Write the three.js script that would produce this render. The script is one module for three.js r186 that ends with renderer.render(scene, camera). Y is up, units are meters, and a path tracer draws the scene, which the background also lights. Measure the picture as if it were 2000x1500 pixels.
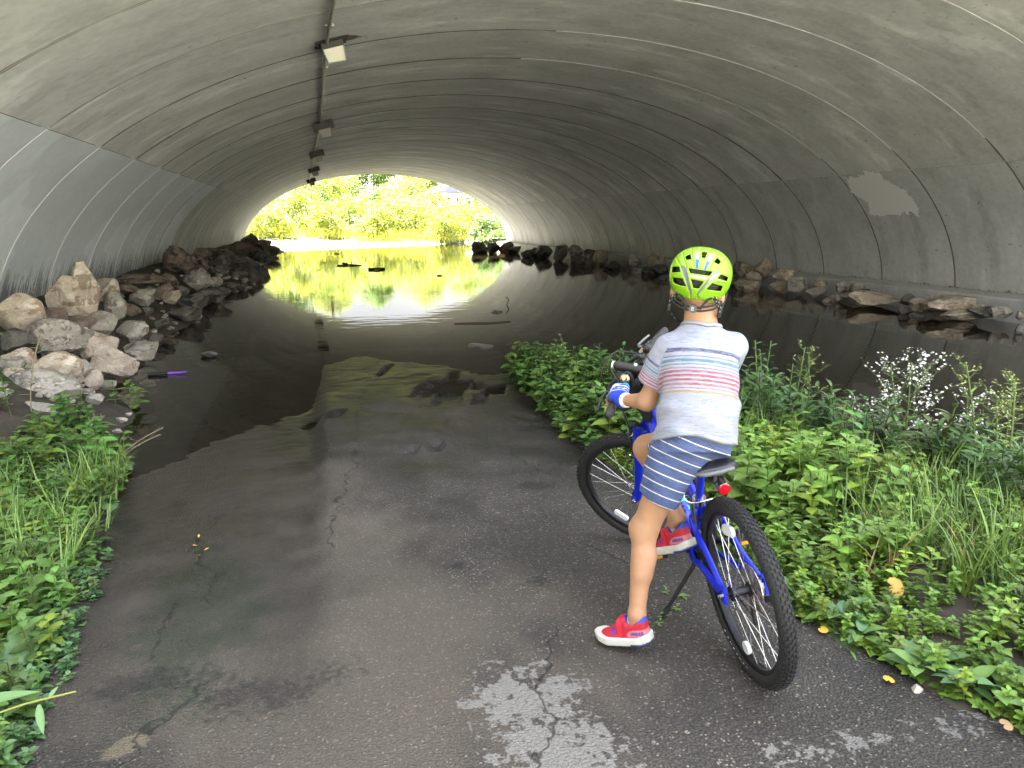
import * as THREE from 'three';
import { mergeGeometries, mergeVertices, toCreasedNormals } from 'three/addons/utils/BufferGeometryUtils.js';
import { FontLoader } from 'three/addons/loaders/FontLoader.js';
import { TextGeometry } from 'three/addons/geometries/TextGeometry.js';

// ------------------------------------------------------------------ camera, sky, sun, exposure
const scene = new THREE.Scene();
const D2R = Math.PI / 180;
const camera = new THREE.PerspectiveCamera(54.42, 4 / 3, 0.05, 900);
camera.position.set(0, 1.4, 0);
camera.rotation.order = 'YXZ';
camera.rotation.set(-12.3 * D2R, -14.49 * D2R, 0);
const EXPOSURE = 22.5, SUN_POWER = 5, SKY_POWER = 0.066;
const SUN = new THREE.Vector3(-0.45, 1.42, -1).normalize();
const renderer = new THREE.WebGLRenderer({ antialias: true });
renderer.setSize(1024, 768);
renderer.toneMapping = THREE.LinearToneMapping;
renderer.toneMappingExposure = EXPOSURE;
renderer.shadowMap.enabled = true;
const sun = new THREE.DirectionalLight(new THREE.Color(1, 0.93, 0.8), SUN_POWER);
sun.position.copy(SUN).multiplyScalar(80); sun.position.z -= 30;
sun.target.position.set(0, 0, -30);
sun.castShadow = true; sun.shadow.mapSize.set(4096, 4096);
Object.assign(sun.shadow.camera, { left: -60, right: 60, top: 60, bottom: -60, near: 1, far: 260 });
scene.add(sun, sun.target);

// ------------------------------------------------------------------ noise and helpers
function rng(seed) { let a = seed >>> 0; return () => { a = (a + 0x6D2B79F5) | 0; let t = Math.imul(a ^ (a >>> 15), 1 | a); t = (t + Math.imul(t ^ (t >>> 7), 61 | t)) ^ t; return ((t ^ (t >>> 14)) >>> 0) / 4294967296; }; }
function h3(x, y, z) { let h = Math.imul(x, 374761393) ^ Math.imul(y, 668265263) ^ Math.imul(z, 2147483647 ^ 0x5bd1e995); h = Math.imul(h ^ (h >>> 13), 1274126177); h ^= h >>> 16; return (h >>> 0) / 4294967296; }
const sm = t => t * t * (3 - 2 * t), mix = (a, b, t) => a + (b - a) * t, clamp = (x, a = 0, b = 1) => x < a ? a : x > b ? b : x;
const sstep = (a, b, x) => sm(clamp((x - a) / (b - a)));
function n2(x, y, s = 0) { const i = Math.floor(x), j = Math.floor(y), u = sm(x - i), v = sm(y - j); return mix(mix(h3(i, j, s), h3(i + 1, j, s), u), mix(h3(i, j + 1, s), h3(i + 1, j + 1, s), u), v); }
function n3(x, y, z) { const i = Math.floor(x), j = Math.floor(y), k = Math.floor(z), u = sm(x - i), v = sm(y - j), w = sm(z - k);
  return mix(mix(mix(h3(i, j, k), h3(i + 1, j, k), u), mix(h3(i, j + 1, k), h3(i + 1, j + 1, k), u), v), mix(mix(h3(i, j, k + 1), h3(i + 1, j, k + 1), u), mix(h3(i, j + 1, k + 1), h3(i + 1, j + 1, k + 1), u), v), w); }
function f2(x, y, o = 4, s = 0) { let a = 0, w = 0.5, t = 0; for (let i = 0; i < o; i++) { a += w * n2(x, y, s + i); t += w; x = x * 2.03 + 17.1; y = y * 2.03 + 3.7; w *= 0.5; } return a / t; }
function f3(x, y, z, o = 4) { let a = 0, w = 0.5, t = 0; for (let i = 0; i < o; i++) { a += w * n3(x, y, z); t += w; x = x * 2.03 + 7.1; y = y * 2.03 + 3.7; z = z * 2.03 + 1.3; w *= 0.5; } return a / t; }
function worley(x, y, s = 0) { const i = Math.floor(x), j = Math.floor(y); let d1 = 9, id = 0; for (let b = -1; b < 2; b++) for (let a = -1; a < 2; a++) { const px = i + a + h3(i + a, j + b, s), py = j + b + h3(i + a, j + b, s + 7), d = (px - x) ** 2 + (py - y) ** 2; if (d < d1) { d1 = d; id = h3(i + a, j + b, s + 13); } } return [Math.sqrt(d1), id]; }
const enc = new Uint8Array(4097); for (let i = 0; i <= 4096; i++) { const v = i / 4096; enc[i] = Math.round(255 * (v <= 0.0031308 ? 12.92 * v : 1.055 * v ** (1 / 2.4) - 0.055)); }
function tex(w, h, fn, color = true, wrap = true) {        // fn(u, v) -> [r, g, b] linear, or one height
  const d = new Uint8Array(w * h * 4); let p = 0;
  for (let j = 0; j < h; j++) for (let i = 0; i < w; i++) {
    const c = fn((i + 0.5) / w, (j + 0.5) / h);
    if (color) { d[p++] = enc[(clamp(c[0]) * 4096) | 0]; d[p++] = enc[(clamp(c[1]) * 4096) | 0]; d[p++] = enc[(clamp(c[2]) * 4096) | 0]; }
    else { const g = Math.round(clamp(c) * 255); d[p++] = g; d[p++] = g; d[p++] = g; }
    d[p++] = 255;
  }
  const t = new THREE.DataTexture(d, w, h); if (color) t.colorSpace = THREE.SRGBColorSpace;
  t.magFilter = THREE.LinearFilter; t.minFilter = THREE.LinearMipmapLinearFilter; t.generateMipmaps = true;
  if (wrap) t.wrapS = t.wrapT = THREE.RepeatWrapping; t.needsUpdate = true; return t;
}
// periodic fbm: period px, py cells
function p2(u, v, px, py, s, o = 4) { let a = 0, w = 0.5, t = 0; for (let k = 0; k < o; k++) { const x = u * px, y = v * py, i = Math.floor(x), j = Math.floor(y), uu = sm(x - i), vv = sm(y - j), i1 = (i + 1) % px, j1 = (j + 1) % py, i0 = i % px, j0 = j % py;
  a += w * mix(mix(h3(i0, j0, s + k), h3(i1, j0, s + k), uu), mix(h3(i0, j1, s + k), h3(i1, j1, s + k), uu), vv); t += w; w *= 0.55; px *= 2; py *= 2; } return a / t; }
const lin = (r, g, b) => new THREE.Color().setRGB(r, g, b);
const mat = (c, rough = 0.6, extra = {}) => new THREE.MeshPhysicalMaterial({ color: c, roughness: rough, ...extra });
const used = new Map();
function numbered(name) { const n = used.get(name) || 0; used.set(name, n + 1); return n ? `${name}_${String(n).padStart(3, '0')}` : name; }
function shade(o) { o.traverse(m => { if (m.isMesh) { m.castShadow = true; m.receiveShadow = true; } }); return o; }
function tag(o, label, category, group, kind) { if (label) o.userData.label = label; if (category) o.userData.category = category; if (group) o.userData.group = group; if (kind) o.userData.kind = kind; return o; }
function thing(name, label, category, pos = [0, 0, 0], turn = 0, group) { const o = new THREE.Group(); o.name = numbered(name); o.position.set(...pos); o.rotation.y = turn; tag(o, label, category, group); scene.add(o); return o; }
function part(parent, name, geo, m, label) { const o = new THREE.Mesh(geo, m); o.name = name; o.castShadow = o.receiveShadow = true; if (label) o.userData.label = label; parent.add(o); return o; }
function single(name, geo, m, label, category, group, kind) { const o = new THREE.Mesh(geo, m); o.name = numbered(name); o.castShadow = o.receiveShadow = true; tag(o, label, category, group, kind); scene.add(o); return o; }
function struct(name, geo, m) { return single(name, geo, m, null, null, null, 'structure'); }
function grp(parent, name, label) { const g = new THREE.Group(); g.name = name; if (label) g.userData.label = label; parent.add(g); return g; }
const V = (x, y, z) => new THREE.Vector3(x, y, z);
function geo(pos, idx, uv, col) { const g = new THREE.BufferGeometry(); g.setAttribute('position', new THREE.Float32BufferAttribute(pos, 3)); if (uv) g.setAttribute('uv', new THREE.Float32BufferAttribute(uv, 2)); if (col) g.setAttribute('color', new THREE.Float32BufferAttribute(col, 3)); if (idx) g.setIndex(idx); g.computeVertexNormals(); return g; }
function merge(list) { const keep = ['position', 'normal', 'uv', 'color']; const all = keep.filter(k => list.every(g => g.attributes[k])); return mergeGeometries(list.map(g => { const q = g.index ? g.toNonIndexed() : g.clone(); for (const k of Object.keys(q.attributes)) if (!all.includes(k)) q.deleteAttribute(k); return q; })); }
function tube(pts, r, seg = 24, rad = 10, closed = false) { return new THREE.TubeGeometry(new THREE.CatmullRomCurve3(pts.map(p => p.isVector3 ? p : V(...p)), closed), seg, r, rad, closed); }
function capped(pts, r, seg = 20, rad = 12) { const P = pts.map(p => p.isVector3 ? p : V(...p)); const g = [tube(P, r, seg, rad)]; for (const e of [P[0], P[P.length - 1]]) g.push(new THREE.SphereGeometry(r, rad, 8).translate(e.x, e.y, e.z)); return merge(g); }
function rod(a, b, r0, r1 = r0, rad = 14) { a = a.isVector3 ? a : V(...a); b = b.isVector3 ? b : V(...b); const d = b.clone().sub(a), l = d.length(); const g = new THREE.CylinderGeometry(r1, r0, l, rad); g.translate(0, l / 2, 0); g.applyQuaternion(new THREE.Quaternion().setFromUnitVectors(V(0, 1, 0), d.divideScalar(l))); g.translate(a.x, a.y, a.z); return g; }

// sky: hazy summer sky with bright broken cloud; computed once, also lights the scene
{
  const w = 1024, h = 512, d = new Float32Array(w * h * 4);
  for (let j = 0; j < h; j++) for (let i = 0; i < w; i++) {
    const el = ((j + 0.5) / h - 0.5) * Math.PI, az = (i + 0.5) / w * 2 * Math.PI, y = Math.max(0, Math.sin(el));
    const dx = Math.cos(el) * Math.cos(az), dz = Math.cos(el) * Math.sin(az), k = 1 / (y + 0.18);
    let c = sstep(0.3, 0.58, f2(dx * k * 1.3 + 5, dz * k * 1.3 + 9, 5, 40));
    c = mix(c, 0.75, sstep(0.25, 0, y));
    const cs = Math.max(0, dx * SUN.x + Math.sin(el) * SUN.y + dz * SUN.z), hz = (1 + 0.25 * Math.pow(1 - y, 3)) * (1 + 1.6 * cs * cs + 2.5 * Math.pow(cs, 4)), t = Math.pow(1 - y, 2.5), p = (j * w + i) * 4;
    d[p] = SKY_POWER * hz * mix(mix(0.55, 1.0, t), 1.18, c); d[p + 1] = SKY_POWER * hz * mix(mix(0.66, 1.0, t), 1.15, c); d[p + 2] = SKY_POWER * hz * mix(mix(0.9, 1.02, t), 1.1, c); d[p + 3] = 1;
    if (el < 0) { d[p] = 0.12; d[p + 1] = 0.13; d[p + 2] = 0.1; }
  }
  const t = new THREE.DataTexture(d, w, h, THREE.RGBAFormat, THREE.FloatType); t.mapping = THREE.EquirectangularReflectionMapping; t.magFilter = t.minFilter = THREE.LinearFilter; t.needsUpdate = true;
  scene.background = t; scene.environment = t;
}
// ------------------------------------------------------------------ ground, road, water
const WATER = -0.13;
const roadLeft = z => z > -2.5 ? -0.92 + (z + 2.5) * 0.06 : -0.92 + (z + 2.5) * 0.115;
const roadRight = z => (z > -5 ? 1.63 - (z + 2) * 0.02 + Math.max(0, z + 2.1) * 0.28 : 1.69 - (z + 5) * 0.09);
function dryEnd(x) { return dryEnd0(x + 0.22 * (f2(x * 3, 7, 3, 91) - 0.5)) + 0.5 * (f2(x * 2.6, 3, 3, 95) - 0.5); }
function dryEnd0(x) {                                   // z of the water's edge across the road
  const P = [[-1.6, -4.0], [-1.25, -4.7], [-0.57, -5.35], [-0.14, -6.2], [0.0, -8.3], [0.5, -8.5], [1.0, -8.05], [1.6, -7.2], [2.0, -6.8], [2.6, -6]];
  if (x <= P[0][0]) return P[0][1];
  for (let i = 1; i < P.length; i++) if (x <= P[i][0]) return mix(P[i - 1][1], P[i][1], (x - P[i - 1][0]) / (P[i][0] - P[i - 1][0]));
  return -6;
}
const DENTS = [[-0.1, -5.72, 0.05, 0.14], [0.08, -5.81, 0.05, 0.14], [0.51, -4.6, 0.05, 0.1], [0.69, -4.69, 0.05, 0.14], [0.88, -6.57, 0.09, 0.3], [1.04, -6.2, 0.12, 0.3], [1.14, -6.75, 0.2, 0.3], [1.3, -6.1, 0.06, 0.2], [1.28, -7.3, 0.05, 0.25], [1.4, -6.7, 0.05, 0.18], [1.52, -6.5, 0.1, 0.2], [0.62, -7.7, 0.03, 0.35]];
function roadY(x, z) {
  const s = z - dryEnd(x);
  let y = s > 0 ? WATER + 0.005 + 0.13 * (1 - Math.exp(-0.10 * s - 0.06 * s * s)) : WATER + 0.005 + Math.max(-0.35, s * 0.045);
  const e = sstep(4.5, 0.3, s);
  y += e * (0.012 * (f2(x * 3.2, z * 1.6, 3, 3) - 0.5) + 0.016 * (f2(x * 9 + z * 1.5, z * 26, 4, 5) - 0.5));
  for (const [dx, dz, rx, rz] of DENTS) { const u = (x - dx - (z - dz) * -0.25) / rx, v = (z - dz) / rz, q = Math.max(Math.abs(u), Math.abs(v)) + 0.35 * (n2(x * 30, z * 30, 6) - 0.5); if (q < 1.15) y -= 0.035 * sstep(1.15, 0.7, q); }
  if (z < -9) y = mix(y, -0.5, sstep(-9, -12, z));
  return y;
}
const shoreRight = z => z < -2 ? 2.0 + (z + 7.3) * 0.33 : 3.75 + (z + 2) * 0.7;      // x of the water's edge beyond the right bank
const shoreLeft = z => z > -6 ? -1.5 : z > -44.5 ? mix(-1.6, -2.15, sstep(-6, -9.5, z)) + 0.25 * Math.sin(z * 0.9) + 0.35 * sstep(-15, -20, z) : -1.8;
function groundY(x, z) {
  let y;
  if (z > -44.5) {
    const bed = -0.62;
    const l = shoreLeft(z) - x;                         // > 0 on the left bank
    let left = z > -5.6 ? mix(roadY(Math.max(x, roadLeft(z)), z) - 0.04, 0.5, sstep(0.12, 3.2, roadLeft(z) - x)) + 0.9 * sstep(2.2, 6, -x - 1) : WATER + clamp(l * 0.42, -0.5, 0.55);
    const rr = x - roadRight(z), rs = shoreRight(z) - x;
    if (x < roadLeft(z) || z < -8.9) y = x > 3 ? bed : Math.max(bed, left);
    else if (rr < 0) y = roadY(x, z) - 0.05;
    else y = Math.max(bed, Math.min(Math.min(roadY(roadRight(z), z) + 0.0, 0) + 0.02 + 0.12 * sstep(0, 0.8, rr), WATER + rs * 0.33));
    if (x > 16) y = mix(y, 2.5, sstep(16, 22, x));
  } else {
    const far = -44.5 - z, cx = 4.5 + Math.max(0, far - 3) * 1.1;       // the stream bends to the right past the tunnel
    const bankL = mix(-1.8, 2.6, sstep(0, 3, far)) + Math.max(0, far - 4) * 1.9;
    const inL = bankL - x, inR = x - (8.6 + far * 2.5);
    y = Math.max(-0.55, WATER + clamp(inL * 0.12, -0.5, 0.18) + Math.max(0, inL - 5) * 0.03, WATER + clamp(inR * 0.4, -0.5, 0.5));
    y += Math.max(0, far - 60) * 0.02; 
  }
  y += 0.03 * (f2(x * 1.5, z * 1.5, 3, 21) - 0.5);
  return y;
}
{
  const NX = 260, NZ = 420, pos = [], uv = [], idx = [];
  const fx = s => 1.5 + 12 * s + 420 * s ** 5, fz = s => -20 + 42 * s + 420 * s ** 5 * (s < 0 ? 1 : 0.7);
  for (let j = 0; j <= NZ; j++) for (let i = 0; i <= NX; i++) { const x = fx(i / NX * 2 - 1), z = fz(j / NZ * 2 - 1); pos.push(x, groundY(x, z), z); uv.push(x / 3, z / 3); }
  for (let j = 0; j < NZ; j++) for (let i = 0; i < NX; i++) { const a = j * (NX + 1) + i, b = a + 1, c = a + NX + 1, d = c + 1; idx.push(a, c, b, b, c, d); }
  const col = []; for (let i = 0; i < pos.length; i += 3) { const z = pos[i + 2], k = sstep(0.2, 1.2, z + 0.5 * (n2(pos[i] * 2, z * 2, 8) - 0.5)); if (z < -44) { col.push(0.3, 0.55, 0.25); continue; } col.push(mix(1, 6.8, k), mix(1, 7.6, k), mix(1, 11, k)); }  // unseen ground behind the camera, colour raised to bounce sun onto the arch
  const soil = tex(1024, 1024, (u, v) => { const a = p2(u, v, 6, 6, 1, 6), b = p2(u, v, 40, 40, 9, 4), g = sstep(0.5, 0.62, p2(u, v, 9, 9, 30, 5)); const k = 0.45 + a * 0.7 + (b - 0.5) * 0.8; return [mix(0.07, 0.04, g) * k, mix(0.056, 0.062, g) * k, mix(0.04, 0.02, g) * k]; });
  const bump = tex(512, 512, (u, v) => p2(u, v, 12, 12, 77, 6), false);
  struct('ground', geo(pos, idx, uv, col), mat(0xffffff, 0.95, { vertexColors: true, map: soil, bumpMap: bump, bumpScale: 0.04 }));
}
// asphalt: two sheets that share one colour function of the place
const seg2 = (x, z, P) => { let d = 9; for (let i = 1; i < P.length; i++) { const [ax, az] = P[i - 1], [bx, bz] = P[i], ux = bx - ax, uz = bz - az, t = clamp(((x - ax) * ux + (z - az) * uz) / (ux * ux + uz * uz)); d = Math.min(d, Math.hypot(x - ax - ux * t, z - az - uz * t)); } return d; };
const CRACKS = [[[-0.44, -4.06], [-0.56, -3.83], [-0.63, -3.67], [-0.59, -3.3], [-0.49, -3.17], [-0.49, -2.81]], [[-0.59, -2.91], [-0.62, -2.58], [-0.62, -2.51]], [[-0.41, -2.31], [-0.51, -2.17], [-0.61, -1.91], [-0.62, -1.6]], [[0.29, -6.35], [0.15, -4.37], [0.01, -3.57], [-0.02, -3.21]], [[0.77, -2.26], [0.64, -2.09], [0.58, -1.87], [0.48, -1.63], [0.45, -1.2]], [[0.29, -6.35], [0.5, -7.2], [0.56, -8.2]], [[1.2, -2.7], [1.12, -2.9]], [[1.3, -5.2], [1.1, -4.4], [1.25, -3.9]]];
function asphalt(x, z, out) {
  const s = z - dryEnd(x), big = f2(x * 1.1, z * 1.1, 4, 11), mid = f2(x * 5, z * 5, 4, 15), fine = n2(x * 420, z * 420, 19);
  const [d, id] = worley(x * 125, z * 125, 3), [d2, id2] = worley(x * 60, z * 60, 8);
  let wet = clamp(sstep(5.8, 1.2, s + (mid - 0.5) * 2.6 + (big - 0.5) * 2 + (fine - 0.5) * 0.8) + 0.3 * sstep(0.5, 0.7, f2(x * 1.7, z * 1.7, 5, 44) + 0.16 * (fine - 0.5)));  // wetness, also standing for less sky light: darkens the colour toward the arch
  wet = Math.max(wet, sstep(0.5, 0.1, x - roadLeft(z) + (mid - 0.5) * 0.5) * sstep(-2, -3, z));
  let r = 0.046, g = 0.0405, b = 0.0335;
  const st = sstep(0.62, 0.3, d);                       // aggregate
  const k = 0.42 + 0.95 * id * st + 0.35 * fine; r *= k; g *= k; b *= k;
  if (id > 0.93 && d < 0.42) { const q = 1.8 + 2.2 * (id - 0.93) / 0.07; r *= q; g *= q * 0.97; b *= q * 0.88; }
  if (id2 > 0.985 && d2 < 0.33) { r = 0.16; g = 0.145; b = 0.12; }
  const m = 0.7 + 0.6 * mid; r *= m; g *= m; b *= m;
  const silt = sstep(0.5, 0.66, f2(x * 1.3 + 3, z * 0.9, 5, 31) + 0.28 * Math.exp(-(((x + 0.75) / 0.45) ** 2) - ((z + 3) / 0.7) ** 2) + 0.14 * Math.exp(-(((x - 0.2) / 0.9) ** 2) - ((z + 3.2) / 0.9) ** 2));
  const si = silt * 0.65 * (0.6 + 0.4 * fine); r = mix(r, 0.105, si); g = mix(g, 0.086, si); b = mix(b, 0.066, si);
  const moss = sstep(0.55, 0.72, f2(x * 9, z * 9, 4, 51) * 0.4 + f2(x * 55, z * 55, 3, 53) * 0.24 + 0.45 * Math.exp(-(((x + 0.5) / 0.35) ** 2) - ((z + 2.9) / 0.9) ** 2));
  r = mix(r, 0.032, moss * 0.8); g = mix(g, 0.042, moss * 0.8); b = mix(b, 0.022, moss * 0.8);
  const jit = (f2(x * 14, z * 14, 3, 61) - 0.5) * 0.1;
  let c = 9; for (const P of CRACKS) c = Math.min(c, seg2(x + jit, z + jit, P)); 
  const crack = sstep(0.009, 0.002, c + (n2(x * 60, z * 60, 2) - 0.5) * 0.006);
  // worn pale cement and sand left in patches near the front
  const q1 = Math.exp(-(((x - 0.56 + (z + 1.8) * -0.1) / 0.14) ** 2) * 0.7 - Math.max(0, -(z + 1.98)) * 9) * (z > -2.2 ? 1 : 0) + 0.36 * Math.exp(-(((z + 1.5) / 0.08) ** 2)) * sstep(0.9, 1.2, x);
  const worn = sstep(0.53, 0.6, f2(x * 16, z * 16, 5, 71) * 0.36 + f2(x * 60, z * 60, 4, 73) * 0.46 + q1 * 0.26) * (q1 > 0.2 ? 1 : 0);
  const wk = 0.75 + 0.4 * fine; r = mix(r, 0.17 * wk, worn); g = mix(g, 0.16 * wk, worn); b = mix(b, 0.145 * wk, worn);
  const q2 = Math.exp(-(((x + 0.6) / 0.08) ** 2) - ((z + 2.05) / 0.06) ** 2), sand = sstep(0.5, 0.62, f2(x * 14, z * 14, 4, 81) * 0.5 + q2 * 0.5);
  r = mix(r, 0.17 * wk, sand); g = mix(g, 0.14 * wk, sand); b = mix(b, 0.09 * wk, sand);
  let oil = 0; for (const [ox, oz, a, bb] of [[0.98, -2.69, 0.07, 0.03], [0.79, -2.65, 0.06, 0.05], [1.11, -3.75, 0.12, 0.08], [0.5, -2.85, 0.05, 0.04], [-0.62, -2.35, 0.16, 0.1], [-0.2, -2.2, 0.2, 0.12]]) oil = Math.max(oil, Math.exp(-(((x - ox) / a) ** 2) - ((z - oz) / bb) ** 2));
  oil = sstep(0.4, 0.8, oil * 0.65 + (mid - 0.5) * 0.9 + (f2(x * 60, z * 60, 3, 93) - 0.5) * 0.7 + 0.2) * (oil > 0.1 ? 0.6 : 0);
  const dk = (1 - 0.62 * wet) * (1 - 0.75 * crack) * (1 - oil); r *= dk; g *= dk; b *= dk;
  out[0] = r; out[1] = g; out[2] = b; out[3] = clamp(0.25 + st * (0.3 + 0.4 * id) + 0.1 * fine - crack * 0.5); out[4] = mix(mix(mix(0.9, 0.8, id), 0.36 + 0.2 * fine, wet * (1 - silt * 0.5)), 0.26 + 0.16 * fine, sstep(3.2, 0.6, s + (mid - 0.5) * 2.5));
  return out;
}
function roadSheet(name, z0, z1, step, W, H, xl, xr) {
  const pos = [], uv = [], idx = [], nz = Math.round((z1 - z0) / step), x0 = -1.75, nx = Math.round(3.9 / step), o = [0, 0, 0, 0, 0];
  for (let j = 0; j <= nz; j++) for (let i = 0; i <= nx; i++) { const z = z0 + (z1 - z0) * j / nz, t = i / nx; let l = roadLeft(z) - 0.12 + 0.1 * (n2(z * 3, 0, 4) - 0.5), r = roadRight(z) + 0.12 + 0.14 * (n2(z * 2.6, 5, 4) - 0.5); if (z < -4.5) l -= (-4.5 - z) * 0.2; const x = mix(l, r, t); pos.push(x, roadY(x, z), z); uv.push((x - x0) / 4.2, (z - z0) / (z1 - z0)); }
  for (let j = 0; j < nz; j++) for (let i = 0; i < nx; i++) { const a = j * (nx + 1) + i, b = a + 1, c = a + nx + 1, d = c + 1; idx.push(a, c, b, b, c, d); }
  const bd = new Uint8Array(W * H * 4), rd = new Uint8Array(W * H * 4); let p = 0;
  const map = tex(W, H, (u, v) => { asphalt(x0 + u * 4.2, z0 + v * (z1 - z0), o); bd[p] = bd[p + 1] = bd[p + 2] = o[3] * 255; rd[p] = rd[p + 1] = rd[p + 2] = o[4] * 255; bd[p + 3] = rd[p + 3] = 255; p += 4; return o; }, true, false);
  const mk = d => { const t = new THREE.DataTexture(d, W, H); t.magFilter = THREE.LinearFilter; t.minFilter = THREE.LinearMipmapLinearFilter; t.generateMipmaps = true; t.needsUpdate = true; return t; };
  return [geo(pos, idx, uv), mat(0xffffff, 1, { map, bumpMap: mk(bd), bumpScale: 0.0065, roughnessMap: mk(rd) })];
}
{
  const [g1, m1] = roadSheet('road', -3.1, 1.2, 0.06, 2048, 2048);
  const road = new THREE.Group(); road.name = 'road'; road.userData.kind = 'structure'; scene.add(road);
  part(road, 'asphalt', g1, m1);
  const [g2, m2] = roadSheet('road', -11, -3.1, 0.03, 1536, 2048);
  part(road, 'asphalt', g2, m2);
}
// stream
{
  const W = 1024;
  const rip = tex(W, W, (u, v) => {
    let h = 0.5; const wv = [[2, 9, .1, .16], [-3, 14, 2.1, .12], [5, 22, 4.2, .07], [1, 31, .7, .06], [-6, 27, 3.3, .05], [9, 12, 1.7, .06], [-11, 7, 5.1, .04], [4, 44, 2.2, .03], [-13, 38, 0.4, .025]];
    const wr = (p2(u, v, 4, 4, 5, 3) - 0.5) * 5, gain = 0.35 + 1.3 * sstep(0.35, 0.7, p2(u, v, 3, 5, 15, 3));
    for (const [a, b, ph, am] of wv) h += gain * am * Math.sin(2 * Math.PI * (a * u + b * v) + ph + wr * (0.4 + 0.08 * b)) * 0.5;
    return h + (p2(u, v, 24, 70, 25, 3) - 0.5) * 0.12; }, false);
  const pos = [], uv = [], idx = [], xs = [-6, 4, 14, 60, 160], zs = [4, -6, -20, -44, -60, -120];
  for (const z of zs) for (const x of xs) { pos.push(x, WATER, z); uv.push(x / 4, z / 4); }
  for (let j = 0; j < zs.length - 1; j++) for (let i = 0; i < xs.length - 1; i++) { const a = j * xs.length + i, b = a + 1, c = a + xs.length, d = c + 1; idx.push(a, b, c, b, d, c); }
  struct('water', geo(pos, idx, uv), new THREE.MeshPhysicalMaterial({ color: lin(0.34, 0.29, 0.2), roughness: 0.03, transmission: 1, thickness: 0, ior: 1.33, bumpMap: rip, bumpScale: 0.0011 }));
}
// ------------------------------------------------------------------ the arch bridge
const CX = 3.66, AX = 7.34, AY = 3.92, SEAM = Math.asin(2.24 / AY), RING = 1.81, Z0 = -5.54, NR = 21, SKEW = 0.0744;
const zAt = (z, x) => z - SKEW * (x - 11);
const arc = (t, out = 0) => { if (t < 0) return [CX + AX + out, t * AY]; if (t > Math.PI) return [CX - AX - out, -(t - Math.PI) * AY]; const c = Math.cos(t), s = Math.sin(t), nx = c / AX, ny = s / AY, l = Math.hypot(nx, ny); return [CX + AX * c + out * nx / l, AY * s + out * ny / l]; };
function strip(t0, t1, n, prof, uOff, vOff) {           // prof: [z, depth outwards] from the near side to the far side
  const pos = [], uv = [], idx = []; let len = 0, last = null;
  for (let i = 0; i <= n; i++) { const t = mix(t0, t1, i / n); const p = arc(t); if (last) len += Math.hypot(p[0] - last[0], p[1] - last[1]); last = p;
    for (const [z, d, jit] of prof) { const [x, y] = arc(t, d); pos.push(x, y, zAt(z, p[0]) + (jit ? jit * (f2(t * 34, z * 9, 3, 7) - 0.5) : 0)); uv.push((len + uOff) / 5, (z + vOff) / 5); } }
  const m = prof.length;
  for (let i = 0; i < n; i++) for (let j = 0; j < m - 1; j++) { const a = i * m + j, b = a + 1, c = a + m, d = c + 1; idx.push(a, b, c, b, d, c); }
  return toCreasedNormals(geo(pos, idx, uv), 0.4);
}
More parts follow.
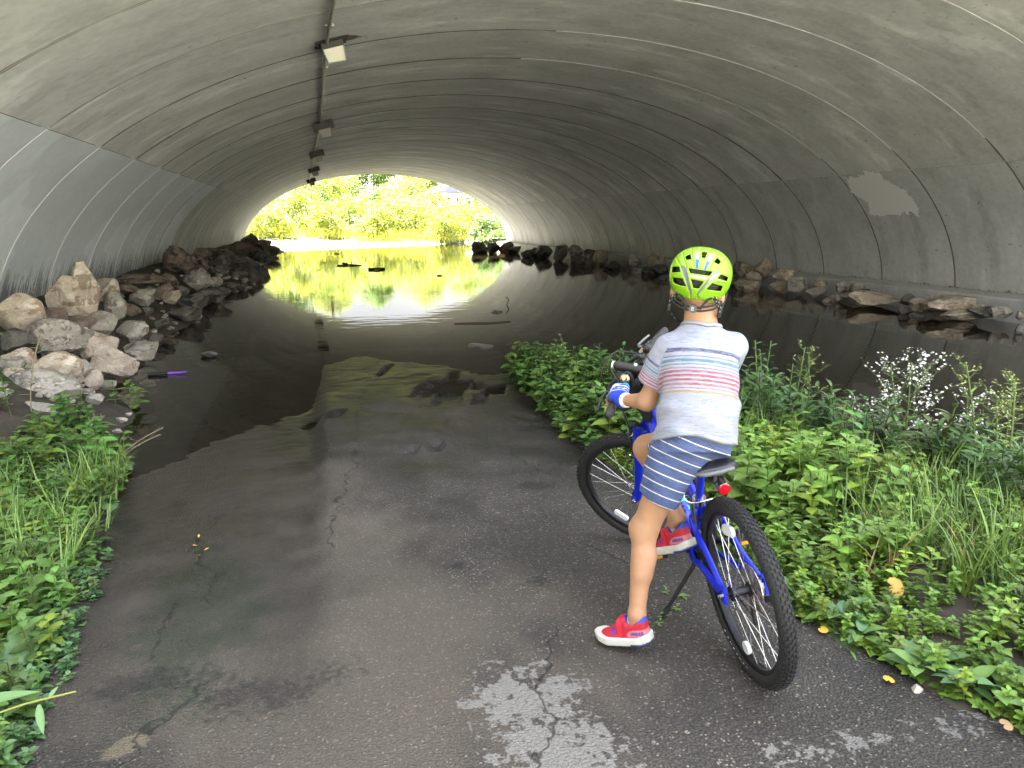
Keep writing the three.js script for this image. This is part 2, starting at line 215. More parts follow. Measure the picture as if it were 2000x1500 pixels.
{
  const bridge = thing('arch_bridge', 'concrete arch underpass of many joined ring panels over path and stream', 'bridge');
  const concrete = (seed, base, lightAmt, tint) => tex(1024, 1024, (u, v) => {
    const a = p2(u, v, 4, 6, seed, 6), b = p2(u, v, 3, 26, seed + 20, 5), f = p2(u, v, 90, 90, seed + 40, 3), pale = sstep(0.6, 0.76, p2(u, v, 5, 16, seed + 60, 6)), dark = sstep(0.58, 0.72, p2(u, v, 6, 14, seed + 80, 6)), pit = sstep(0.80, 0.86, p2(u, v, 75, 48, seed + 90, 3)) * sstep(0.5, 0.6, p2(u, v, 5, 5, seed + 95, 2));
    let k = base * (0.66 + 0.42 * a + 0.18 * (b - 0.5) + 0.22 * (f - 0.5)); k *= 1 + lightAmt * pale - 0.16 * dark; k *= 1 - 0.4 * pit;
    return [k * tint[0], k * tint[1], k * tint[2]]; });
  const cb = tex(512, 512, (u, v) => 0.5 + 0.3 * (p2(u, v, 40, 40, 3, 4) - 0.5) + 0.5 * (p2(u, v, 3, 30, 8, 4) - 0.5) , false);
  const roof = mat(0xffffff, 0.8, { map: concrete(100, 0.66, 0.2, [1.01, 1, 0.965]), bumpMap: cb, bumpScale: 0.006 });
  const wall = mat(0xffffff, 0.78, { map: concrete(300, 0.60, 0.08, [1.0, 1, 0.97]), bumpMap: cb, bumpScale: 0.005 });
  // grey wall paint over the lower left panels, with dark dirt splashed up from the foot
  const pt = tex(1024, 1024, (u, v) => {
    const h = u * 5, a = p2(u, v, 5, 5, 500, 6), f = p2(u, v, 80, 80, 520, 3), pale = sstep(0.58, 0.62, p2(u, v, 3, 3, 540, 5));
    const dirt = sstep(0.47, 0.6, p2(u, v, 9, 130, 560, 6) * 0.62 + 0.2 * p2(u, v, 120, 160, 590, 2) + 0.34 * clamp((h - 1.75) / 0.8)) * clamp((h - 1.6) * 2);
    let k = 0.66 * (0.86 + 0.26 * a + 0.12 * (f - 0.5)) * (1 + 0.14 * pale); const c = [k * 0.95, k * 1.0, k * 1.04]; return [mix(c[0], 0.09, dirt * 0.75), mix(c[1], 0.085, dirt * 0.75), mix(c[2], 0.075, dirt * 0.75)]; });
  const painted = mat(0xffffff, 0.6, { map: pt, bumpMap: cb, bumpScale: 0.004 });
  const shellM = mat(lin(0.05, 0.047, 0.042), 0.95), paleSeal = mat(lin(0.72, 0.72, 0.7), 0.7), darkSeal = mat(lin(0.13, 0.122, 0.105), 0.9), midSeal = mat(lin(0.3, 0.28, 0.23), 0.8);
  const TB = 0.10;
  for (let k = 0; k < NR; k++) {
    const z = Z0 - k * RING, g = 0.012, prof = [[z - g, 0.05], [z - g, 0.005], [z - g - 0.006, 0], [z - RING + g + 0.006, 0], [z - RING + g, 0.005], [z - RING + g, 0.05]];
    const R = rng(900 + k), o = () => [R() * 50, R() * 50];
    const gs = 0.0016;
    part(bridge, 'arch_panel', strip(SEAM + 0.0003, Math.PI - SEAM - 0.0006, 56, prof, ...o()), roof);
    part(bridge, 'wall_panel', strip(-TB, SEAM - 0.0003, 16, prof, ...o()), wall);
    part(bridge, 'wall_panel', strip(Math.PI - SEAM + 0.0006, Math.PI + TB, 16, prof, k < 9 ? 0 : R() * 50, R() * 50), k < 9 ? painted : wall, k < 9 ? 'grey painted wall panel on the left' : null);
    // sealant in the joint: pale on the near joints, left as a dark gap further in
    if (k > 0) {
      const band = (t0, t1, n, w, d, m, jit) => part(bridge, 'joint_sealant', strip(t0, t1, n, [[z + w / 2, d + 0.004, jit], [z + w / 2 - 0.004, d, jit], [z - w / 2 + 0.004, d, -jit], [z - w / 2, d + 0.004, -jit]], 0, 0), m);
      const roofW = k < 4 ? 0.05 : 0.075, L0 = Math.PI - SEAM;
      band(1.62, L0 - 0.004, 90, roofW, -0.0012, darkSeal, 0.03); band(SEAM + 0.004, 1.62, 90, k < 5 ? 0.03 : 0.065, -0.0012, darkSeal, 0.025); band(-TB, SEAM - 0.002, 30, 0.032, -0.0012, darkSeal, 0.015);
      if (k < 8) band(L0 + 0.002, Math.PI + TB, 16, 0.042, -0.004, paleSeal, 0.006); else band(L0 + 0.002, Math.PI + TB, 30, 0.05, -0.0012, darkSeal, 0.02);
      if (k < 3) band(1.62, L0 - 0.004, 60, 0.026, -0.004, midSeal, 0.01); if (k < 5) band(SEAM + 0.1, 1.62, 50, 0.026, -0.004, paleSeal, 0.008);
    }
  }
  const zN = Z0, zF = Z0 - NR * RING;
  part(bridge, 'arch_shell', strip(-TB, Math.PI + TB, 90, [[zN, 0.045], [zF, 0.045], [zF, 0.4], [zN, 0.4], [zN, 0.045]], 0, 0), shellM);
  // headwalls with parapets; the fill between them carries a road
  const hw = () => { const s = new THREE.Shape(); s.moveTo(-30, -0.7); s.lineTo(-30, 5.7); s.lineTo(40, 5.7); s.lineTo(40, -0.7); const p0 = arc(-TB, 0.02); s.lineTo(p0[0], -0.7); for (let i = 0; i <= 60; i++) { const p = arc(mix(-TB, Math.PI + TB, i / 60), 0.02); s.lineTo(p[0], p[1]); } s.lineTo(arc(Math.PI + TB, 0.02)[0], -0.7); return new THREE.ExtrudeGeometry(s, { depth: 0.3, bevelEnabled: false }); };
  const shear = (g, z) => { const p = g.attributes.position; for (let i = 0; i < p.count; i++) p.setZ(i, p.getZ(i) + zAt(z, p.getX(i))); g.computeVertexNormals(); const u = g.attributes.uv; for (let i = 0; i < u.count; i++) u.setXY(i, u.getX(i) / 5, u.getY(i) / 5); return g; };
  part(bridge, 'headwall', shear(hw(), zN + 0.003), wall); part(bridge, 'headwall', shear(hw(), zF - 0.303), wall);
  const deck = new THREE.BoxGeometry(69.6, 0.5, NR * RING - 0.62); deck.translate(5, 5.0, (zN + zF) / 2); part(bridge, 'deck', shear(deck, 0), mat(lin(0.06, 0.06, 0.06), 0.9));
  for (const z of [zN + 0.1, zF - 0.4]) { const c = new THREE.BoxGeometry(70, 0.9, 0.34); c.translate(5, 6.155, 0.17); part(bridge, 'parapet', shear(c, z), wall); }
  // concrete ledge that the right wall stands on
  { const s = new THREE.Shape(); s.moveTo(0, -0.8); s.lineTo(0, 0.2); s.quadraticCurveTo(0, 0.235, 0.04, 0.235); s.lineTo(0.72, 0.25); s.lineTo(0.72, -0.8); const g = new THREE.ExtrudeGeometry(s, { depth: NR * RING - 0.1, bevelEnabled: false, curveSegments: 6 }); g.translate(10.33, 0, zF + 0.05); const u = g.attributes.uv, p = g.attributes.position; for (let i = 0; i < u.count; i++) u.setXY(i, (p.getY(i) + p.getX(i)) / 5, p.getZ(i) / 5); part(bridge, 'footing', g, wall); }
  // a lighter square of grey paint on the right wall
  { const P = [[-12.56, 2.19], [-12.2, 2.2], [-11.95, 2.27], [-11.6, 2.25], [-11.62, 2.1], [-11.35, 1.9], [-11.3, 1.72], [-11.42, 1.47], [-11.5, 1.55], [-11.9, 1.52], [-12.3, 1.5], [-12.62, 1.53], [-12.5, 1.75], [-12.72, 1.95]];
    const s = new THREE.Shape(P.map(p => new THREE.Vector2(...p))), g0 = new THREE.ShapeGeometry(s); 
    const pos = [], idx = []; const N = 40; const inside = (z, y) => { let c = false; for (let i = 0, j = P.length - 1; i < P.length; j = i++) if ((P[i][1] > y) !== (P[j][1] > y) && z < (P[j][0] - P[i][0]) * (y - P[i][1]) / (P[j][1] - P[i][1]) + P[i][0]) c = !c; return c; };
    const id = new Map(); const vert = (i, j) => { const key = i * 999 + j; if (!id.has(key)) { const z = -12.8 + i * 0.04, y = 1.4 + j * 0.024, t = Math.asin(y / AY), [x, yy] = arc(t, -0.003); id.set(key, pos.length / 3); pos.push(x, yy, z); } return id.get(key); };
    for (let i = 0; i < N; i++) for (let j = 0; j < N; j++) { const z = -12.8 + (i + 0.5) * 0.04, y = 1.4 + (j + 0.5) * 0.024; if (inside(z + (n2(z * 14, y * 14, 3) - 0.5) * 0.08, y + (n2(z * 14, y * 14, 9) - 0.5) * 0.06)) { const a = vert(i, j), b = vert(i + 1, j), c = vert(i, j + 1), d = vert(i + 1, j + 1); idx.push(a, b, c, b, d, c); } }
    part(bridge, 'paint_patch', geo(pos, idx), mat(lin(0.82, 0.81, 0.79), 0.7), 'pale grey patch of fresh paint'); }
}
// ------------------------------------------------------------------ rocks
// each: x, base y, z, width, height, tone
const ROCKS_LEFT = [[-2.83,0.32,-8.15,0.43,0.40,'t'],[-2.62,0.24,-9.42,0.38,0.72,'t'],[-2.80,0.31,-9.43,0.40,0.50,'t'],[-2.90,0.35,-11.54,0.32,0.28,'t'],[-2.56,0.21,-10.49,0.26,0.31,'g'],[-2.35,0.12,-9.17,0.31,0.29,'g'],[-2.15,0.04,-9.50,0.34,0.22,'g'],[-2.46,0.17,-7.85,0.48,0.32,'g'],[-2.68,0.26,-7.57,0.29,0.18,'d'],[-2.50,0.18,-7.04,0.30,0.18,'t'],[-2.16,0.04,-8.02,0.41,0.30,'p'],[-1.97,-0.04,-7.74,0.43,0.25,'p'],[-1.93,-0.06,-8.77,0.35,0.17,'g'],[-2.48,0.17,-6.81,0.23,0.14,'g'],[-2.21,0.06,-6.90,0.39,0.27,'t'],[-2.10,0.02,-7.23,0.18,0.18,'g'],[-1.98,-0.03,-7.17,0.16,0.15,'p'],[-2.35,0.12,-6.44,0.21,0.17,'t'],[-2.11,0.02,-6.24,0.49,0.26,'g'],[-2.05,-0.00,-5.87,0.31,0.12,'g'],[-2.77,0.30,-8.75,0.32,0.21,'r'],[-2.60,0.23,-9.11,0.34,0.15,'r'],[-2.57,0.21,-14.58,0.30,0.28,'r'],[-2.32,0.11,-16.09,0.55,0.37,'g'],[-2.10,0.02,-16.96,0.29,0.23,'g'],[-2.49,0.18,-13.30,0.33,0.23,'r'],[-2.53,0.20,-12.09,0.36,0.21,'g'],[-2.33,0.11,-13.20,0.28,0.18,'t'],[-2.98,0.39,-17.70,0.53,0.50,'r'],[-2.81,0.31,-17.52,0.43,0.23,'r'],[-2.97,0.38,-21.52,0.49,0.33,'r'],[-2.62,0.24,-19.24,0.26,0.29,'r'],[-1.88,-0.07,-15.20,0.50,0.23,'d'],[-1.79,-0.11,-17.63,0.51,0.19,'d'],[-1.94,-0.05,-19.71,0.53,0.27,'d'],[-1.64,-0.13,-20.45,0.51,0.38,'d'],[-2.19,0.06,-22.69,0.57,0.39,'d'],[-2.48,0.18,-11.10,0.23,0.13,'r'],[-2.35,0.12,-11.44,0.15,0.10,'d'],[-2.08,0.01,-13.55,0.47,0.21,'d'],[-1.97,-0.04,-12.01,0.46,0.18,'d'],[-2.05,-0.00,-10.84,0.23,0.12,'d'],[-2.00,-0.03,-9.97,0.19,0.08,'d'],[-1.26,-0.13,-9.05,0.19,0.06,'d'],[-2.93,0.36,-13.81,0.78,0.16,'r'],[-2.83,0.32,-12.29,0.46,0.14,'r'],[-2.46,0.17,-21.27,0.45,0.37,'d'],[-2.23,0.07,-19.15,0.44,0.26,'d'],[-2.62,0.23,-28.25,0.65,0.49,'r'],[-2.27,0.09,-28.99,0.73,0.56,'r'],[-1.89,-0.07,-27.80,0.65,0.48,'d'],[-2.01,-0.02,-24.27,0.51,0.37,'d'],[-1.89,-0.07,-33.72,0.72,0.46,'r'],[-2.95,0.37,-36.48,0.77,0.49,'r'],[-2.44,0.16,-36.59,0.78,0.42,'r'],[-2.45,0.16,-25.33,0.49,0.34,'d'],[-1.54,-0.13,-22.39,0.39,0.26,'d'],[-2.60,0.23,-24.13,0.42,0.28,'r'],[-1.92,-0.06,-21.49,0.37,0.21,'d'],[-2.81,0.32,-18.84,0.32,0.21,'r'],[-2.51,0.19,-16.28,0.25,0.19,'d'],[-2.35,0.12,-14.31,0.24,0.16,'d'],[-2.06,0.00,-14.93,0.31,0.17,'d'],];
const ROCKS_NEAR_RIGHT = [[9.97,0.05,-16.44,0.27,0.39,'d'],[10.11,0.12,-16.22,0.42,0.27,'t'],[10.15,0.14,-15.61,0.52,0.41,'t'],[9.87,0.01,-15.46,0.37,0.26,'t'],[9.66,-0.10,-16.02,0.30,0.21,'d'],[9.32,-0.13,-14.75,0.56,0.25,'t'],[9.99,0.07,-14.53,0.49,0.31,'t'],[9.67,-0.09,-14.24,0.41,0.24,'t'],[9.75,-0.06,-13.58,0.50,0.33,'g'],[10.01,0.07,-13.32,0.33,0.16,'t'],[9.76,-0.05,-12.97,0.41,0.16,'g'],[9.92,0.03,-12.46,0.28,0.22,'g'],[9.96,0.05,-12.06,0.30,0.21,'g'],[9.78,-0.04,-12.09,0.30,0.12,'g'],[9.84,-0.01,-11.80,0.32,0.18,'d'],[9.70,-0.08,-11.24,0.88,0.25,'t'],[9.58,-0.13,-12.45,0.25,0.09,'g'],[9.68,-0.09,-12.32,0.27,0.11,'g'],[9.91,0.02,-10.72,0.30,0.16,'d'],[9.76,-0.05,-10.35,0.29,0.19,'t'],[9.84,-0.01,-9.72,0.89,0.23,'t'],[9.69,-0.09,-9.43,0.52,0.15,'t'],[10.02,0.08,-10.41,0.21,0.11,'g'],[9.94,0.04,-9.38,0.20,0.10,'t'],[9.85,-0.01,-9.08,0.43,0.14,'d'],[9.89,0.02,-8.88,0.31,0.14,'g'],[9.92,0.03,-8.64,0.14,0.09,'g'],[9.44,-0.13,-8.19,0.11,0.13,'d'],[9.55,-0.13,-10.11,0.26,0.06,'d'],[9.62,-0.12,-10.50,0.24,0.11,'d'],];
const ROCKS_FAR_RIGHT = [[7.93,-0.13,-36.65,0.76,0.57,'d'],[8.35,-0.13,-35.77,0.56,0.50,'d'],[9.13,-0.13,-36.34,0.76,0.57,'r'],[9.37,-0.13,-35.50,0.62,0.34,'d'],[8.74,-0.13,-31.01,0.54,0.35,'d'],[9.64,-0.11,-32.81,0.52,0.35,'d'],[9.24,-0.13,-30.30,0.75,0.54,'d'],[9.25,-0.13,-28.19,0.60,0.60,'d'],[10.10,0.12,-30.12,0.43,0.32,'g'],[9.86,-0.00,-27.95,0.60,0.50,'g'],[8.84,-0.13,-24.78,0.53,0.36,'d'],[9.62,-0.12,-26.02,0.47,0.33,'g'],[9.70,-0.08,-24.87,0.54,0.49,'t'],[10.12,0.13,-27.10,0.49,0.24,'d'],[9.29,-0.13,-22.85,0.54,0.29,'d'],[9.92,0.03,-23.18,0.25,0.25,'g'],[9.82,-0.02,-22.23,0.49,0.41,'g'],[9.15,-0.13,-20.60,0.34,0.17,'g'],[9.66,-0.10,-21.29,0.27,0.23,'g'],[9.98,0.06,-21.16,0.55,0.43,'t'],[9.45,-0.13,-20.36,0.41,0.23,'d'],[9.69,-0.09,-20.19,0.56,0.26,'d'],[8.91,-0.13,-18.24,0.30,0.14,'d'],];
function rockGeo(seed, detail) {
  const R = rng(seed), ico = mergeVertices((() => { const g = new THREE.IcosahedronGeometry(1, detail); g.deleteAttribute('uv'); g.deleteAttribute('normal'); return g; })(), 1e-4), p = ico.attributes.position, planes = [];
  for (let i = 0; i < 15; i++) { const n = V(R() * 2 - 1, R() * 2 - 1, R() * 2 - 1).normalize(); planes.push([n, 0.56 + R() * 0.36]); }
  planes.push([V(0, 1, 0.2 * (R() - 0.5)).normalize(), 0.75 + R() * 0.2]);
  const o = R() * 50, v = V(0, 0, 0);
  for (let i = 0; i < p.count; i++) {
    v.fromBufferAttribute(p, i).normalize(); let r = 1.15; for (const [n, d] of planes) { const k = n.dot(v); if (k > 0.05) r = Math.min(r, d / k); }
    const lay = Math.abs(((v.y * r * 2.6 + f3(v.x * 2 + o, v.y * 2, v.z * 2, 2) * 1.6) % 1 + 1) % 1 - 0.5);
    r *= 0.95 + 0.1 * f3(v.x * 2.2 + o, v.y * 2.2, v.z * 2.2, 3) + 0.11 * (f3(v.x * 7 + o, v.y * 7, v.z * 7, 3) - 0.5) - 0.03 * sstep(0.12, 0, lay);
    p.setXYZ(i, v.x * r, v.y * r, v.z * r);
  }
  ico.computeBoundingBox(); const b = ico.boundingBox, s = b.getSize(V(0, 0, 0)), c = b.getCenter(V(0, 0, 0));
  for (let i = 0; i < p.count; i++) p.setXYZ(i, (p.getX(i) - c.x) / s.x, (p.getY(i) - b.min.y) / s.y, (p.getZ(i) - c.z) / s.z);
  ico.computeVertexNormals(); return ico;
}
const rockTex = {}, rockBump = tex(512, 512, (u, v) => p2(u, v, 9, 9, 4, 6) * 0.7 + 0.3 * (1 - Math.abs(2 * p2(u, v, 12, 5, 14, 4) - 1)), false);
for (const [k, c1, c2, c3] of [['t', [0.40, 0.335, 0.25], [0.52, 0.46, 0.37], [0.25, 0.19, 0.13]], ['p', [0.42, 0.355, 0.285], [0.53, 0.47, 0.39], [0.28, 0.21, 0.16]], ['g', [0.30, 0.275, 0.23], [0.41, 0.375, 0.32], [0.16, 0.14, 0.115]], ['d', [0.11, 0.10, 0.086], [0.17, 0.155, 0.13], [0.03, 0.03, 0.027]], ['r', [0.15, 0.108, 0.082], [0.22, 0.175, 0.14], [0.06, 0.045, 0.036]]])
  rockTex[k] = mat(0xffffff, k === 'd' ? 0.55 : 0.85, { bumpMap: rockBump, bumpScale: 0.02, map: tex(512, 512, (u, v) => { const a = p2(u, v, 4, 4, 31, 6), b = sstep(0.5, 0.7, p2(u, v, 7, 7, 71, 5)), d = sstep(0.55, 0.66, p2(u, v, 6, 9, 91, 5)), f = 0.8 + 0.4 * p2(u, v, 64, 64, 51, 3); const g = sstep(0.62, 0.7, p2(u, v, 5, 5, 131, 5)) * 0.35; return [0, 1, 2].map(i => { let q = mix(mix(c1[i], c2[i], b), c3[i], d) * (0.65 + 0.7 * a) * f; return mix(q, [0.07, 0.08, 0.035][i], g); }); }) });
function boxUV(g0, sx, sy, sz, o, crease) { const g = g0.clone(); g.scale(sx, sy, sz); g.computeVertexNormals(); const q = g.toNonIndexed(), p = q.attributes.position, uv = [], a = V(0, 0, 0), b = V(0, 0, 0), c = V(0, 0, 0); for (let i = 0; i < p.count; i += 3) { a.fromBufferAttribute(p, i); b.fromBufferAttribute(p, i + 1); c.fromBufferAttribute(p, i + 2); const n = b.clone().sub(a).cross(c.clone().sub(a)), ax = Math.abs(n.x), ay = Math.abs(n.y), az = Math.abs(n.z); for (const w of [a, b, c]) uv.push(...(ay > ax && ay > az ? [w.x, w.z] : ax > az ? [w.z, w.y] : [w.x, w.y]).map((t, k) => t / 0.7 + o * (k + 1))); } q.setAttribute('uv', new THREE.Float32BufferAttribute(uv, 2)); return crease ? toCreasedNormals(q, crease) : q; }
const rockShapes = [...Array(14)].map((_, i) => rockGeo(100 + i * 17, 12)), rockShapesSmall = [...Array(14)].map((_, i) => rockGeo(700 + i * 13, 7));
let rockN = 0;
function rock([x, y, z, w, h, tone], label, group, big, turn) {
  const R = rng(4000 + rockN), k = rockN++, d = w * (0.7 + R() * 0.4), sink = h * 0.14 + 0.03;
  const o = single('rock', boxUV((big ? rockShapes : rockShapesSmall)[(k * 5 + 3) % 14], w * 1.06, h + sink, d, k * 0.37, 0.36), rockTex[tone], label, 'rock', group);
  o.position.set(x, y - sink, z - d * 0.35); o.rotation.y = turn ?? (R() - 0.5) * 0.9; o.rotation.z = (R() - 0.5) * 0.2; return o;
}
{
  const LL = ['big rough tan rock leaning on the left wall at the photo edge', 'tallest pale tan rock standing upright against the left wall', 'broad tan slab behind the tall upright rock by the left wall', 'small tan rock right behind the tall upright rock', 'upright grey block just right of the tall tan rock', 'rounded dark grey rock at the right foot of the tall tan rock', 'wet grey rock at the water edge right of the tall rock', 'big mottled grey boulder below the tall upright rock', 'flat dark grey slab under the big tan rock at the left edge', 'tan rock at the left edge below the dark slab', 'pale angular rock in front of the grey rocks by the water', 'pinkish faceted rock nearest the water above the leafy weeds', 'grey wedge-shaped rock with its tip in the water', 'grey rounded rock at the left edge in the lower pile', 'tan pyramid-shaped rock in the middle of the lower pile', 'small grey rock between the tan pyramid and the pinkish rock', 'small pinkish grey rock just above the leafy weeds', 'tan rock at the left edge just above the big grey boulder', 'largest grey tan boulder lowest in the left pile above the weeds', 'low grey stone half hidden in weeds under the largest boulder', 'reddish brown slab between the big tan rock and the tall rock', 'low reddish stone at the foot of the tall tan rock', 'rusty brown rock by the wall behind the square grey rock', 'square pale grey rock in the middle of the left row', 'small pale grey rock right of the square grey rock', 'brown rounded rock before the long brown slab', 'flat pale grey rock at the start of the left row', 'small pale tan block in the middle of the left row', 'pointed brown triangular rock against the left wall', 'low brown slab under the pointed triangular rock', 'dark brown block topping the left row by the wall', 'upright brown rock leaning under the dark brown block', 'long flat dark slab at the water edge of the left row'];
  ROCKS_LEFT.forEach((r, i) => rock(r, LL[i] || (r[2] < -23 ? 'dark rock in the far heap at the left end of the arch' : r[5] === 'r' ? 'brown rock packed in the left row along the wall' : 'dark wet rock at the water edge of the left row'), i < LL.length ? 'rocks along the left wall' : r[2] < -23 ? 'dark rocks heaped at the far left' : r[5] === 'r' ? 'brown rocks packed along the left wall' : 'dark wet rocks along the left shore', i < 24));
  const RL = ['upright dark rock just right of the rider helmet', 'tan rock at the top of the heap right of the helmet', 'largest rounded tan rock on top of the heap right of the helmet', 'tan rock in the middle of the heap right of the helmet', 'low dark rock at the waterline just right of the helmet', 'wide pale rock at the waterline below the heap right of the helmet', 'tall tan rock second heap right of the helmet', 'orange tan rock at the water below the second tall tan rock', 'grey triangular rock in the right row', 'small tan rock lying against the ledge alone', 'flat tan rock beside the grey triangular rock', 'grey block against the ledge left of the long pale slab', 'low grey rock behind the long pale slab', 'flat grey rock at the water left of the long pale slab', 'dark rock on the left end of the long pale slab', 'long pale slab tipped up at its right end', 'tiny pale stone at the waterline left of the long slab', 'small grey stone at the water beside the tiny pale stone', 'dark rock against the ledge right of the long pale slab', 'pale angular rock left of the longest pale rock', 'longest pale rock in the right row along the ledge', 'pale flat rock in the water before the longest pale rock', 'small grey stone behind the longest pale rock', 'small tan stone at the right end of the longest pale rock', 'low dark rock right of the longest pale rock', 'grey rock near the right edge along the ledge', 'small grey rock at the right photo edge', 'dark stone standing in the water at the right photo edge', 'flat wet stone barely above the water in the right row', 'small dark stone beside the pale angular rock'];
  ROCKS_NEAR_RIGHT.forEach((r, i) => rock(r, RL[i], 'rocks along the right ledge', true));
  ROCKS_FAR_RIGHT.forEach((r, i) => rock(r, i === 12 ? 'large round tan rock in the far right row' : i === 19 ? 'tan rock nearest the helmet on its left in the right row' : i === 9 ? 'large grey brown rock left of the round tan one' : r[2] < -29 ? 'dark rock at the far end of the right row' : 'dull grey rock of the right row left of the helmet', i === 12 || i === 19 || i === 9 ? 'rocks along the right ledge' : r[2] < -29 ? 'dark rocks at the far right end' : 'dull grey rocks along the right ledge', i > 8));
  // driftwood, stones and rubbish in and by the stream
  const T = (name, pts, r, m, label, cat) => { const g = []; for (let i = 1; i < pts.length; i++) g.push(rod(pts[i - 1], pts[i], r * (1 - 0.3 * (i - 1) / pts.length), r * (1 - 0.3 * i / pts.length), 8)); for (const p of pts) g.push(new THREE.SphereGeometry(r * 0.9, 8, 6).translate(...p)); return single(name, merge(g), m, label, cat); };
  const wood = mat(lin(0.045, 0.033, 0.024), 0.7), pale = mat(lin(0.42, 0.36, 0.27), 0.7);
  T('driftwood', [[1.62, -0.1, -24.6], [1.85, -0.09, -24.5], [2.1, -0.1, -24.7]], 0.04, wood, 'short thick dark log floating in the bright reflection', 'driftwood');
  T('branch', [[0.7, -0.12, -27], [1.1, -0.1, -27.2], [1.5, -0.13, -27.1]], 0.03, wood, 'thin dark branch lying flat behind the floating log', 'branch');
  T('twig', [[3.40, -0.16, -13.6], [3.44, -0.04, -13.55], [3.38, 0.02, -13.5]], 0.009, wood, 'thin forked twig sticking up from the water', 'twig');
  T('branch', [[2.0, -0.13, -11.2], [2.5, -0.125, -11.1], [2.85, -0.13, -11.2]], 0.018, wood, 'thin dark branch at the lower right of the white reflection', 'branch');
  T('stick', [[0.72, -0.075, -4.83], [0.95, -0.07, -4.84], [1.1, -0.07, -4.9], [1.28, -0.075, -5.05]], 0.008, pale, 'pale thin stick lying across the wet path', 'stick');
  for (const [x, z, w, label] of [[1.0, -28.5, 0.25, 'dark stone in the stream left of the floating log'], [1.0, -37, 0.35, 'dark stone in the stream near the far portal'], [2.95, -12.4, 0.2, 'small brown stone in the white reflection'], [3.4, -21.3, 0.25, 'little dark stone breaking the water at centre'], [1.9, -8.9, 0.32, 'wet dark stone with ripples left of the right weeds']]) rock([x, WATER - 0.05, z, w, 0.085, 'd'], label, null, false);
  { const s = new THREE.Shape(); s.moveTo(0, -0.014); s.lineTo(0.17, 0.003); s.lineTo(0, 0.016); s.lineTo(-0.02, 0); const g = new THREE.ExtrudeGeometry(s, { depth: 0.006, bevelEnabled: true, bevelSize: 0.002, bevelThickness: 0.002, bevelSegments: 1 }); g.rotateX(-1.2); const o = thing('plastic_shard', 'bright purple pointed plastic piece at the water edge on the left', 'plastic piece', [-1.51, WATER + 0.02, -8.08]); part(o, 'blade', g, mat(lin(0.27, 0.1, 0.72), 0.4)); part(o, 'handle', rod([-0.02, 0, 0], [-0.2, -0.005, 0.01], 0.014, 0.017, 10), mat(lin(0.01, 0.01, 0.012), 0.5)); }
  { const g = [], Q = rng(66); for (let i = 0; i < 330; i++) { const z = -5.9 - 30 * Q() ** 1.6, l = Q(), x = mix(shoreLeft(z) + 0.1, -3.5, l), s = 0.05 + 0.11 * Q() * Q() + (z < -14 ? 0.05 : 0), q = rockShapesSmall[i % 14].clone(); q.scale(s * (1 + 0.5 * Q()), s * 0.8, s); q.rotateY(Q() * 6); q.translate(x, groundY(x, z) - s * 0.25, z); g.push(boxUV(q, 1, 1, 1, Q(), 0.36)); } single('rubble', merge(g), rockTex.g, 'small broken stones filling the gaps of the left rock bank', 'rubble', null, 'stuff'); }
  // gravel on the ledge
  const gv = [], R = rng(55); for (let i = 0; i < 150; i++) { const s = 0.015 + 0.04 * R() * R(), g = rockShapesSmall[i % 14].clone(); g.scale(s * 1.4, s, s); g.rotateY(R() * 6); g.translate(10.85 + 0.12 * R(), 0.246, -9 - 26 * R() ** 1.3); gv.push(g); }
  single('gravel', merge(gv.map(g => boxUV(g, 1, 1, 1, 0))), rockTex.g, 'loose grey gravel along the foot of the right wall', 'gravel', null, 'stuff');
}
